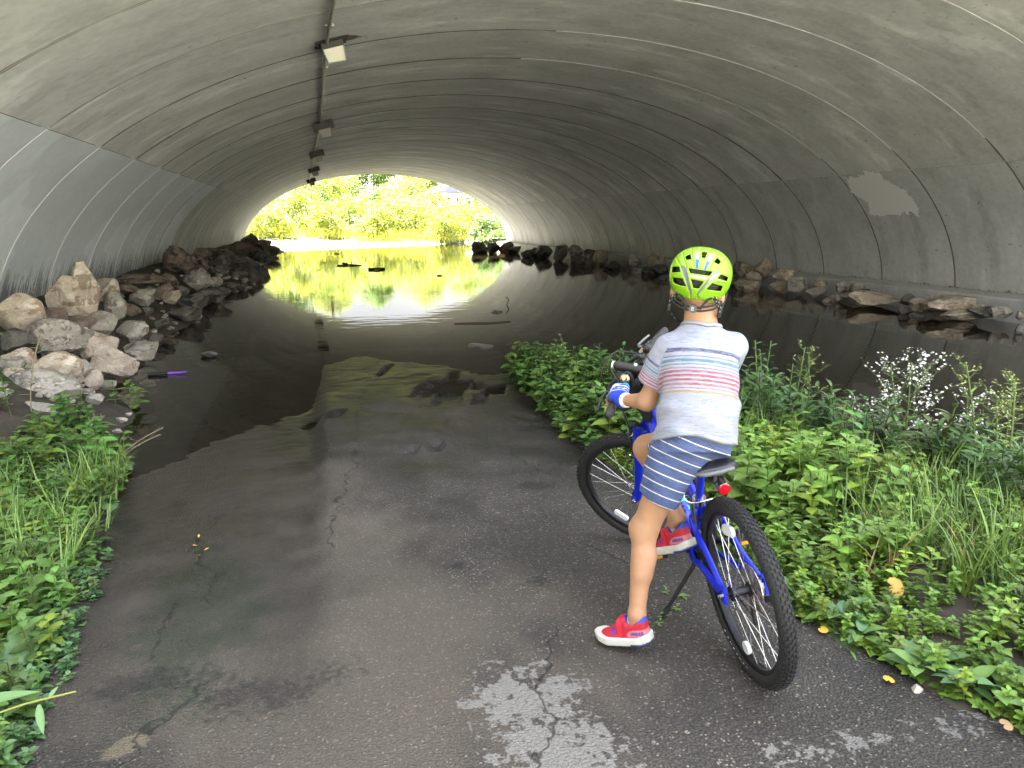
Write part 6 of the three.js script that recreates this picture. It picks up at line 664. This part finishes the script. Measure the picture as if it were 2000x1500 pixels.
function sprig(seed, h, L, W, pairs, opp, up = 0.35) {
  const R = rng(seed), g = [], top = [(R() - 0.5) * h * 0.4, h, (R() - 0.5) * h * 0.4], at = t => [top[0] * t * t, h * t, top[2] * t * t];
  g.push(paint(tube([at(0), at(0.5), at(1)], 0.0016 + h * 0.003, 5, 4), STEM));
  for (let i = 0; i < pairs; i++) { const t = 0.18 + 0.82 * (i + 0.6) / pairs, k = (0.6 + 0.55 * Math.sin(Math.PI * Math.min(1, t * 0.9))) * (0.8 + 0.4 * R()), a0 = i * (opp ? 1.57 : 2.4) + R() * 0.5; for (let q = 0; q < (opp || 1); q++) g.push(setLeaf(leafC(L, W, 0.2 + 0.3 * R(), 0.15 + 0.2 * R(), 4, 0.85 + 0.3 * R()), at(t), a0 + q * 6.283 / (opp || 1), up * (0.4 + 1.1 * R()) + 0.2 * t, (R() - 0.5) * 0.5, k)); }
  return merge(g);
}
function rosette(seed, n, L, W, up) { const R = rng(seed), g = []; for (let i = 0; i < n; i++) g.push(setLeaf(leafC(L, W, 0.35, 0.15, 5, 0.85 + 0.3 * R()), [0, 0, 0], i * 2.4 + R(), up * (0.5 + R()), (R() - 0.5) * 0.5, 0.7 + 0.5 * R())); return merge(g); }
function tuft(seed, n, L, lean = 0.5) { const R = rng(seed), g = []; for (let i = 0; i < n; i++) { const l = L * (0.5 + 0.7 * R()), pos = [], idx = [], yaw = R() * 6.283, b = lean * (0.3 + R()) , w = 0.0022 + 0.003 * R(), k = 0.85 + 0.3 * R(), dx = Math.cos(yaw), dz = Math.sin(yaw), ox = (R() - 0.5) * 0.06, oz = (R() - 0.5) * 0.06, col = []; for (let j = 0; j <= 6; j++) { const t = j / 6, out = b * l * (t * t * 0.9 + 0.1 * t), y = l * (t - 0.45 * b * t * t), ww = w * (1 - t * t); pos.push(ox + dx * out - dz * ww, y, oz + dz * out + dx * ww, ox + dx * out + dz * ww, y, oz + dz * out - dx * ww); col.push(k, k, k, k, k, k); } for (let j = 0; j < 6; j++) { const a = j * 2; idx.push(a, a + 1, a + 2, a + 1, a + 3, a + 2); } g.push(geo(pos, idx, null, col)); } return merge(g); }
const bankY = (x, z) => x > 0 ? groundY(x, z) : groundY(x, z);
function scatter(name, label, cat, variants, count, place, seed, col) {
  const R = rng(seed), lists = variants.map(() => []);
  for (let i = 0, tries = 0; i < count && tries < count * 40; tries++) { const p = place(R); if (!p) continue; i++; const [x, z, s, k] = p, y = p[4] ?? bankY(x, z); E4.set((R() - 0.5) * 0.45, R() * 6.283, (R() - 0.5) * 0.45); M4.compose(V(x, y - 0.008, z), Q4.setFromEuler(E4), V(s, s * (0.8 + 0.4 * R()), s)); const c = new THREE.Color(), b = (0.5 + 0.85 * R()) * (k ?? 1), yl = R() < 0.12 ? 0.55 : 0.22 * R(); c.setRGB((col[0] + yl * 0.12) * b, (col[1] + yl * 0.05) * b, col[2] * b * (1 - yl * 0.5)); lists[Math.floor(R() * variants.length)].push([M4.clone(), c]); }
  const g = new THREE.Group(); g.name = name; tag(g, label, cat, null, 'stuff'); scene.add(g);
  variants.forEach((v, i) => { if (!lists[i].length) return; const o = instances(v, LM, lists[i]); o.name = 'foliage'; o.userData.kind = 'stuff'; g.add(o); });
}
const LEAF = [0.08, 0.185, 0.03], BRIGHT = [0.13, 0.25, 0.035], DEEP = [0.05, 0.135, 0.03], GRASS = [0.13, 0.24, 0.05];
{
  const sprigsA = [...Array(7)].map((_, i) => sprig(10 + i, 0.24, 0.062, 0.042, 6, 2)), sprigsB = [...Array(6)].map((_, i) => sprig(40 + i, 0.12, 0.034, 0.026, 5, 3, 0.3)), sprigsC = [...Array(6)].map((_, i) => sprig(60 + i, 0.34, 0.075, 0.026, 11, 2, 0.5)), ros = [...Array(5)].map((_, i) => rosette(80 + i, 8, 0.055, 0.042, 0.5)), tufts = [...Array(6)].map((_, i) => tuft(90 + i, 12, 0.30, 0.55)), tuftsS = [...Array(4)].map((_, i) => tuft(120 + i, 14, 0.17, 0.6));
  const right = (z0, z1, e0, e1) => R => { const z = mix(z0, z1, R()), a = roadRight(z) + e0, b = shoreRight(z) + e1, x = mix(a, b, R()); return [x, z, a, b, (x - a) / (b - a)]; };
  // far leafy patch beside the water
  scatter('leafy_weeds', 'dense broad-leaved weeds between path and water left of the child', 'weeds', sprigsA, 760, R => { const z = mix(-7.05, -4.0, R()), x = mix(roadRight(z) - 0.06, shoreRight(z) + 0.25, R()); if (n2(x * 2.2, z * 2.2, 3) < 0.2) return null; return [x, z, 0.75 + 0.75 * R(), 0.95]; }, 301, LEAF);
  scatter('leafy_weeds', 'tall dark narrow-leaved weeds along the shore behind the child', 'weeds', sprigsC, 560, R => { const z = mix(-5.6, -1.2, R()), s = shoreRight(z), x = s - 0.75 + 0.95 * R() - (z > -2 ? 0 : 0); if (n2(x * 2, z * 2, 13) < 0.25 || x < roadRight(z) + 0.4) return null; return [x, z, 0.7 + 0.6 * R(), 0.85]; }, 302, DEEP);
  scatter('leafy_weeds', 'mixed bright green weeds right of the bicycle', 'weeds', [...sprigsA, ...sprigsB], 1800, R => { const z = mix(-4.4, -0.9, R()), x = mix(roadRight(z) + 0.12, shoreRight(z) - 0.3, Math.pow(R(), 0.9)); return [x, z, (0.4 + 0.5 * R()) * (0.6 + 0.95 * n2(x * 1.7, z * 1.7, 33)) + 0.1, 0.75 + 0.65 * n2(x * 2.3, z * 2.3, 43)]; }, 303, BRIGHT);
  scatter('ground_cover', 'low small-leaved ground cover along the right path edge', 'ground cover', [...sprigsB.slice(0, 3), ...ros], 1500, R => { const z = mix(-4.2, -0.9, R()), x = roadRight(z) + 0.01 + 0.55 * R() * R() + 0.07 * (n2(z * 6, 2, 5) - 0.5); if (z > -2.1 && R() < 0.55) return null; return [x, z, 0.45 + 0.4 * R(), 1.05]; }, 304, BRIGHT);
  scatter('grass', 'loose bright grass blades among the weeds right of the bicycle', 'grass', tufts, 420, R => { const z = mix(-4.2, -1.0, R()), x = mix(roadRight(z) + 0.2, shoreRight(z) - 0.1, R()); if (n2(x * 1.6, z * 1.6, 23) < 0.42) return null; return [x, z, 0.6 + 0.6 * R(), 1.1]; }, 305, GRASS);
  scatter('dry_grass', 'dead straw-coloured stems standing among the right weeds', 'dry grass', tufts.slice(0, 3), 34, R => { const z = mix(-3.6, -1.1, R()), x = mix(roadRight(z) + 0.35, shoreRight(z) - 0.1, R()); return [x, z, 0.6 + 0.6 * R(), 1.2]; }, 315, [0.3, 0.24, 0.12]);
  // left bank
  const leftX = (R, z, a, b) => roadLeft(z) + a - b * R();
  scatter('leafy_weeds', 'leafy green weeds below the left rocks beside the path', 'weeds', [...sprigsA, ...sprigsB], 1150, R => { const z = mix(-6.9, -1.7, R()), x = leftX(R, z, z > -4.8 ? 0.0 : -0.02 - (-4.8 - z) * 0.2, 1.5); if (z < -5.7 && x < -1.55) return null; return [x, z, (0.6 + 0.6 * R()) * (z < -4.8 ? 1.1 : 1), 1.0]; }, 306, LEAF);
  scatter('grass', 'long grass drooping over the left path edge', 'grass', tufts, 170, R => { const z = mix(-4.9, -3.0, R()), x = leftX(R, z, -0.03, 0.7); return [x, z, 0.7 + 0.5 * R(), 1.1]; }, 307, GRASS);
  scatter('ground_cover', 'tiny-leaved creeping weeds at the left edge of the path', 'ground cover', sprigsB, 420, R => { const z = mix(-3.6, -1.8, R()), x = leftX(R, z, 0.05, 0.35); return [x, z, 0.45 + 0.45 * R(), 1.0]; }, 308, [0.07, 0.17, 0.06]);
  // bank beyond the portal at the right foot, leafy
  scatter('leafy_weeds', 'sunlit low weeds by the right foot of the far portal', 'weeds', sprigsA, 160, R => { const x = 8.6 + 3.4 * R(), z = -44.3 - 3.5 * R(), y = groundY(x, z); return y < WATER ? null : [x, z, 1.2 + R(), 1.2]; }, 309, BRIGHT);

  // plants that stand out one by one
  const stemM = mat(lin(0.11, 0.15, 0.04), 0.7), stemBrown = mat(lin(0.2, 0.16, 0.09), 0.8);
  const tint = (m, c) => { const q = m.clone(); q.color = lin(...c); return q; };
  const whiteM = mat(lin(0.82, 0.82, 0.76), 0.7, { side: THREE.DoubleSide }), budM = mat(lin(0.42, 0.46, 0.16), 0.7);
  const floret = (r) => { const g = []; for (let i = 0; i < 6; i++) { const a = i / 6 * 6.283, p = [0, r * 0.15, 0, r * Math.cos(a - 0.35) * 0.8, r * 0.35, r * Math.sin(a - 0.35) * 0.8, r * Math.cos(a) * 1.05, r * 0.3, r * Math.sin(a) * 1.05, r * Math.cos(a + 0.35) * 0.8, r * 0.35, r * Math.sin(a + 0.35) * 0.8]; g.push(geo(p, [0, 2, 1, 0, 3, 2])); } g.push(new THREE.SphereGeometry(r * 0.35, 6, 4).translate(0, r * 0.25, 0).toNonIndexed()); return merge(g); };
  function tallPlant(name, cat, label, [x, z], h, o) {
    const R = rng(o.seed), t = thing(name, label, cat, [x, bankY(x, z) - 0.02, z], 0), st = [], lf = [], fl = [], N = o.stems || 1; const lean = o.lean || [0, 0];
    for (let s = 0; s < N; s++) {
      const k = 1 - 0.35 * s / N * R(), bx = (R() - 0.5) * 0.05 * N, bz = (R() - 0.5) * 0.05 * N, lx = lean[0] * h + (R() - 0.5) * 0.28 * h * (N > 1 ? 1 : 0.3), lz = lean[1] * h + (R() - 0.5) * 0.28 * h * (N > 1 ? 1 : 0.3), at = q => [bx + lx * q * q, h * k * q * (1 - 0.18 * Math.hypot(lean[0], lean[1]) * q), bz + lz * q * q];
      st.push(tube([at(0), at(0.35), at(0.7), at(1)], 0.0022 + 0.0025 * h, 10, 5));
      const leaves = o.leaves || 20; for (let i = 0; i < leaves; i++) { const q = (o.from ?? 0.12) + (1 - (o.from ?? 0.12)) * (i + R() * 0.6) / leaves, sz = (o.taper ? 1.1 - 0.75 * q : 0.75 + 0.4 * Math.sin(Math.PI * q)) * (0.8 + 0.4 * R()); for (let m = 0; m < (o.opp || 1); m++) lf.push(setLeaf(leafC(o.L, o.W, o.bend ?? 0.3, 0.2, 5, 0.85 + 0.3 * R()), at(Math.min(1, q)), i * (o.opp ? 1.57 : 2.4) + m * Math.PI + (o.yaw || 0), (o.up ?? 0.5) * (0.5 + 0.8 * R()), (R() - 0.5) * 0.4, sz)); }
      const br = o.branches || 0; for (let i = 0; i < br; i++) { const q = mix(o.bFrom ?? 0.4, 1, (i + 0.5) / br), b = at(q), a = i * 2.4 + R(), l = h * (o.bLen ?? 0.28) * (1.15 - 0.75 * q) * (0.7 + 0.6 * R()), e = [b[0] + Math.cos(a) * l, b[1] + l * 0.75, b[2] + Math.sin(a) * l], bt = u => [mix(b[0], e[0], u), b[1] + (e[1] - b[1]) * Math.pow(u, 1.25), mix(b[2], e[2], u)]; st.push(tube([bt(0), bt(0.5), bt(1)], 0.0014, 5, 4)); for (let j = 0; j < 3; j++) lf.push(setLeaf(leafC(o.L * 0.5, o.W * 0.5, 0.3, 0.2, 3, 1), bt(0.2 + 0.25 * j), a + (j % 2 ? 1 : -1), 0.5, 0, 0.8));
        if (o.flower) for (let j = 0; j < o.flower.n; j++) { const u = 0.45 + 0.6 * R(), p = bt(u), r = o.flower.r * (0.7 + 0.6 * R()), sp = 0.03 + 0.02 * R(), q2 = [p[0] + (R() - 0.5) * sp, p[1] + sp * 0.6 * R(), p[2] + (R() - 0.5) * sp]; st.push(rod(p, q2, 0.0007, 0.0007, 3)); fl.push(floret(r).rotateX((R() - 0.5) * 1.6).rotateZ((R() - 0.5) * 1.6).translate(...q2)); } }
    }
    part(t, 'stem', merge(st), o.brown ? stemBrown : stemM); if (lf.length) { const f = part(t, 'foliage', merge(lf), tint(LM, o.col || LEAF)); f.userData.kind = 'stuff'; } if (fl.length) { const f = part(t, 'flower', merge(fl), o.flower.bud ? budM : whiteM); f.userData.kind = 'stuff'; } return t;
  }
  const WF = { n: 8, r: 0.0062 }, BUD = { n: 9, r: 0.004, bud: true };
  tallPlant('white_aster', 'plant', 'tallest white-flowered aster standing against the dark water', [3.28, -3.51], 0.78, { seed: 1, stems: 3, leaves: 22, L: 0.06, W: 0.014, col: LEAF, branches: 17, bFrom: 0.3, bLen: 0.34, flower: { n: 11, r: 0.007 } });
  tallPlant('white_aster', 'plant', 'low spreading white aster left of the tallest aster', [3.12, -3.75], 0.46, { seed: 2, stems: 5, leaves: 14, L: 0.05, W: 0.011, col: DEEP, branches: 9, bFrom: 0.3, bLen: 0.4, flower: WF });
  tallPlant('white_aster', 'plant', 'white-flowered aster right of the tallest, near the big round leaf', [3.62, -3.35], 0.70, { seed: 3, stems: 2, leaves: 18, L: 0.055, W: 0.014, col: LEAF, branches: 10, bFrom: 0.5, bLen: 0.25, flower: WF });
  tallPlant('goldenrod', 'plant', 'tall yellow-green budding goldenrod at the right', [2.97, -2.62], 0.72, { seed: 4, stems: 4, leaves: 34, L: 0.065, W: 0.014, col: [0.2, 0.3, 0.05], branches: 8, bFrom: 0.72, bLen: 0.2, flower: BUD });
  tallPlant('willow_shoot', 'shrub', 'willow shoot with narrow leaves leaning out over the water', [3.72, -3.3], 0.72, { seed: 5, stems: 2, leaves: 46, L: 0.075, W: 0.013, col: [0.075, 0.18, 0.06], lean: [0.75, 0.1], up: 0.75, from: 0.3 });
  tallPlant('tall_weed', 'plant', 'leafy dark weed just right of the child shirt', [2.72, -4.0], 0.72, { seed: 6, stems: 5, leaves: 16, opp: 2, L: 0.07, W: 0.026, col: DEEP });
  tallPlant('goldenrod', 'plant', 'dark goldenrod with pale buds near the child shirt', [2.85, -3.94], 0.72, { seed: 7, stems: 3, leaves: 26, L: 0.06, W: 0.014, col: LEAF, branches: 7, bFrom: 0.55, bLen: 0.2, flower: BUD });
  tallPlant('tall_weed', 'plant', 'thin bare-topped weed between the goldenrod and the asters', [3.06, -3.94], 0.50, { seed: 8, stems: 2, leaves: 20, L: 0.045, W: 0.012, col: DEEP });
  tallPlant('nettle', 'plant', 'broad-leaved nettle with paired leaves in front of the asters', [2.5, -3.09], 0.40, { seed: 9, stems: 3, leaves: 7, opp: 2, L: 0.075, W: 0.05, col: [0.1, 0.23, 0.04], up: 0.25, bend: 0.4 });
  tallPlant('tall_weed', 'plant', 'bushy dark weed against the water behind the brown rock', [2.8, -4.35], 0.5, { seed: 10, stems: 6, leaves: 14, opp: 2, L: 0.06, W: 0.024, col: DEEP });
  tallPlant('tall_weed', 'plant', 'bright leafy weed at the right photo edge', [3.4, -2.85], 0.52, { seed: 11, stems: 4, leaves: 22, L: 0.075, W: 0.022, col: LEAF });
  tallPlant('tall_weed', 'plant', 'tall grassy weed in the right corner over the rocks', [2.95, -2.2], 0.5, { seed: 12, stems: 4, leaves: 20, L: 0.09, W: 0.02, col: BRIGHT });
  tallPlant('tall_weed', 'plant', 'slim weed topping the leafy patch left of the child', [2.15, -6.2], 0.5, { seed: 13, stems: 2, leaves: 9, opp: 2, L: 0.06, W: 0.035, col: LEAF });
  tallPlant('tall_weed', 'plant', 'slim leaning stalk with few leaves in front of the left boulders', [-1.94, -5.6], 0.66, { seed: 14, stems: 1, leaves: 9, L: 0.09, W: 0.026, col: [0.1, 0.2, 0.08], lean: [0.12, -0.25], brown: true });
  tallPlant('tall_weed', 'plant', 'dry branched stalk leaning over the dark water at left', [-1.33, -5.1], 0.3, { seed: 15, stems: 2, leaves: 12, L: 0.03, W: 0.01, col: [0.14, 0.2, 0.08], lean: [0.95, -0.5], brown: true, branches: 3 });
  tallPlant('tall_weed', 'plant', 'broad-leaved sprig at the water edge under the pinkish rock', [-1.62, -6.75], 0.26, { seed: 16, stems: 4, leaves: 5, opp: 2, L: 0.08, W: 0.05, col: BRIGHT, up: 0.3 });
  tallPlant('mint_sprig', 'plant', 'bright square-leaved sprig in the middle of the left weeds', [-1.42, -5.35], 0.36, { seed: 17, stems: 3, leaves: 7, opp: 2, L: 0.085, W: 0.05, col: [0.08, 0.22, 0.035], up: 0.3 });
  // large leaves, one plant each
  const bigLeaf = (r, lobes, seed) => { const R = rng(seed), pos = [0, 0, 0], idx = [], col = [1.2, 1.2, 1.15], n = 44, rings = 4; for (let k = 1; k <= rings; k++) for (let i = 0; i < n; i++) { const a = i / n * 6.283, q = k / rings, notch = 1 - 0.75 * Math.exp(-(((a - Math.PI) / 0.32) ** 2)), e = r * (1 + 0.12 * Math.cos(a * lobes) + 0.05 * (R() - 0.5) * (k === rings ? 1 : 0)) * notch * q, vein = Math.abs(Math.cos(a * lobes * 0.5)); pos.push(Math.sin(a) * e, r * (0.10 * q * q * (1 - 2 * vein * 0.5) - 0.22 * q * q), Math.cos(a) * e + r * 0.15); const t = 0.9 + 0.22 * (vein > 0.96 ? 1 : 0) - 0.06 * (k === rings ? 1 : 0); col.push(t, t, t); } for (let i = 0; i < n; i++) idx.push(0, 1 + i, 1 + (i + 1) % n); for (let k = 0; k < rings - 1; k++) for (let i = 0; i < n; i++) { const a = 1 + k * n + i, b = 1 + k * n + (i + 1) % n, c = a + n, d = b + n; idx.push(a, c, b, b, c, d); } return geo(pos, idx, null, col); };
  function bigPlant(label, [x, z], leaves, seed, col) { const R = rng(seed), t = thing('burdock', label, 'plant', [x, bankY(x, z), z]); const lm = tint(LM, col); leaves.forEach(([dx, dy, dz, r, yaw, pitch], i) => { part(t, 'leaf', setLeaf(bigLeaf(r, 7, seed + i), [dx, dy, dz], yaw, pitch, (R() - 0.5) * 0.4), lm); part(t, 'stalk', tube([[0, 0, 0], [dx * 0.5, dy * 0.8, dz * 0.5], [dx, dy, dz]], 0.004, 8, 5), stemM); }); }
  const BG = [0.095, 0.19, 0.055];
  bigPlant('big lobed leaf hanging over the dark water on the left', [-1.36, -4.98], [[0.08, 0.10, 0.02, 0.085, 1.2, -0.35]], 31, BG);
  bigPlant('big round leaf with small holes below the long grass', [-1.28, -4.25], [[0.1, 0.07, 0, 0.07, 1.4, -0.3]], 32, BG);
  bigPlant('broad pale leaf lying on the path edge under the grass tuft', [-1.18, -3.38], [[0.12, 0.055, 0.0, 0.066, 1.5, -0.15], [-0.02, 0.08, -0.08, 0.075, 0.2, -0.3]], 33, BG);
  bigPlant('pair of wide leaves low at the left photo edge', [-1.15, -2.62], [[0.09, 0.13, 0.03, 0.075, 0.8, -0.45], [0.0, 0.1, 0.12, 0.06, 0.2, -0.3], [0.12, 0.06, -0.08, 0.06, 1.7, -0.2]], 34, BG);
  bigPlant('large smooth leaf standing between the asters and the willow shoot', [3.42, -3.2], [[0, 0.3, 0, 0.075, 2.4, -0.6], [0.1, 0.24, 0.05, 0.07, 1.4, -0.4]], 35, [0.09, 0.2, 0.05]);
  { const t = thing('sow_thistle', 'long toothed leaf and yellow stalk reaching in at the lower left corner', 'plant', [-1.0, 0.0, -1.9]); part(t, 'stalk', tube([[0, 0, 0], [0.06, 0.16, 0.0], [0.2, 0.205, -0.02], [0.34, 0.215, -0.04]], 0.0028, 16, 6), mat(lin(0.2, 0.22, 0.045), 0.6)); const lm = tint(LM, [0.13, 0.25, 0.08]); for (const [p, yaw, pit, L, W] of [[[0.05, 0.2, -0.02], 1.75, 0.3, 0.2, 0.05], [[0.26, 0.205, -0.02], 0.3, -0.5, 0.075, 0.022], [[0.28, 0.21, -0.03], 2.6, 0.7, 0.035, 0.014]]) part(t, 'leaf', setLeaf(leafC(L, W, 0.25, 0.35, 8), p, yaw, pit, 0.2), lm); }
  // plantain rosettes along the right edge, leaf by leaf
  const PL = [[1.76, -1.72], [1.9, -1.55], [1.86, -1.72], [1.74, -2.05], [1.66, -1.9], [1.72, -1.5], [1.62, -2.0], [1.72, -1.93], [1.66, -1.8], [1.8, -1.78], [1.72, -1.62], [1.84, -1.6], [1.78, -1.47], [1.9, -1.45], [1.82, -1.33], [1.95, -1.62], [1.68, -2.2], [1.6, -2.38], [1.62, -2.62], [2.0, -1.4]];
  const plM = [tint(LM, [0.11, 0.225, 0.07]), tint(LM, [0.15, 0.27, 0.06]), tint(LM, [0.09, 0.19, 0.075])];
  PL.forEach(([x, z], i) => { const R = rng(500 + i), t = thing('plantain', 'round-leaved plantain rosette at the right edge of the path', 'plant', [x, bankY(x, z) + 0.004, z], R() * 6, 'plantain rosettes along the path edge'); const n = 7 + Math.floor(R() * 4), s = 1.0 + 0.5 * R(); for (let k = 0; k < n; k++) { const g = leafC(0.062, 0.044, 0.5, 0.2, 6, 0.85 + 0.3 * R()); g.translate(0, 0, 0.018); part(t, 'leaf', setLeaf(g, [0, 0.005, 0], k * 2.4 + R() * 0.6, 0.25 + 0.7 * R(), (R() - 0.5) * 0.5, s * (0.7 + 0.45 * R())), plM[(i + k) % 3]); } });
  // sprouts in the path's crack
  [[1.29, -2.37, 0.9], [1.22, -2.29, 0.7], [1.15, -2.25, 0.8], [1.11, -2.2, 0.6], [1.24, -2.42, 0.6]].forEach(([x, z, s], i) => { const t = thing('sprout', 'tiny green sprout growing from the crack by the kickstand', 'plant', [x, roadY(x, z), z], i, 'sprouts in the crack by the kickstand'); const R = rng(600 + i); for (let k = 0; k < 6; k++) part(t, 'leaf', setLeaf(leafC(0.03, 0.014, 0.4, 0.2, 3, 1.1), [0, 0.002 + 0.006 * k * R(), 0], k * 2.4, 0.3 + 0.5 * R(), 0, s), plM[1]); });
  // fallen leaves
  const yel = mat(lin(0.62, 0.34, 0.04), 0.7, { side: THREE.DoubleSide }), brn = mat(lin(0.3, 0.2, 0.1), 0.8, { side: THREE.DoubleSide });
  const fallen = (label, [x, y, z], g, m, yaw, tilt) => { const o = single('fallen_leaf', g, m, label, 'leaf'); o.position.set(x, y, z); o.rotation.set(tilt, yaw, 0.15); };
  const heart = r => { const g = bigLeaf(r, 1, 3); g.deleteAttribute('color'); return g; };
  fallen('large yellow heart-shaped leaf lying in the weeds right of the rear wheel', [1.93, 0.13, -2.03], heart(0.034), mat(lin(0.42, 0.25, 0.05), 0.7, { side: THREE.DoubleSide }), 1.2, 0.7); fallen('small yellow leaf on the path edge under the plantain', [1.64, 0.012, -2.02], heart(0.017), yel, 0.4, 0.1); fallen('little yellow leaf near the pale pebble on the path', [1.65, 0.012, -1.71], heart(0.017), yel, 2.4, 0.05); fallen('yellowing leaf in the weeds above the saddle', [2.5, 0.2, -3.25], leafC(0.09, 0.05, 0.3, 0.2).toNonIndexed(), mat(lin(0.4, 0.32, 0.05), 0.7, { side: THREE.DoubleSide }), 0.5, -0.6); fallen('narrow yellow leaf hanging under the tallest aster', [2.95, 0.16, -3.2], leafC(0.05, 0.02, 0.3, 0.2), yel, 0.5, 1.0); fallen('dry brown leaf in the plantain row', [1.79, 0.03, -1.43], heart(0.018), brn, 1.5, 0.2);
  [[-0.62, -3.64], [-0.63, -3.5], [-0.58, -3.36], [-0.55, -3.44]].forEach(([x, z], i) => { const o = single('fallen_leaf', leafC(0.022, 0.012, 0.3, 0.3, 3), yel, 'tiny yellowish leaf in the crack on the left of the path', 'leaf', 'tiny leaves in the left crack'); o.position.set(x, roadY(x, z) + 0.006, z); o.rotation.y = i * 1.7; });
  // rocks in the weeds
  rock([2.5, 0.04, -3.83, 0.2, 0.16, 'r'], 'brown rock in the weeds beside the child shorts', null, true, 0.2); rock([2.33, 0.03, -2.45, 0.30, 0.14, 'g'], 'flat grey rock half buried in the grass right of the bicycle', null, true, 0.3); rock([2.62, 0.02, -2.2, 0.22, 0.14, 'g'], 'grey rock in the weeds at the right photo edge', null, true, 0.1); rock([2.38, 0.05, -3.1, 0.12, 0.1, 'p'], 'small pinkish stone in the weeds above the saddle', null, false); rock([3.02, 0.03, -3.12, 0.05, 0.04, 'p'], 'small white stone under the tallest aster', null, false); rock([1.715, -0.005, -1.655, 0.045, 0.018, 'p'], 'flat pale pebble on the path edge by the plantain', null, false);
}
shade(scene);
renderer.render(scene, camera);
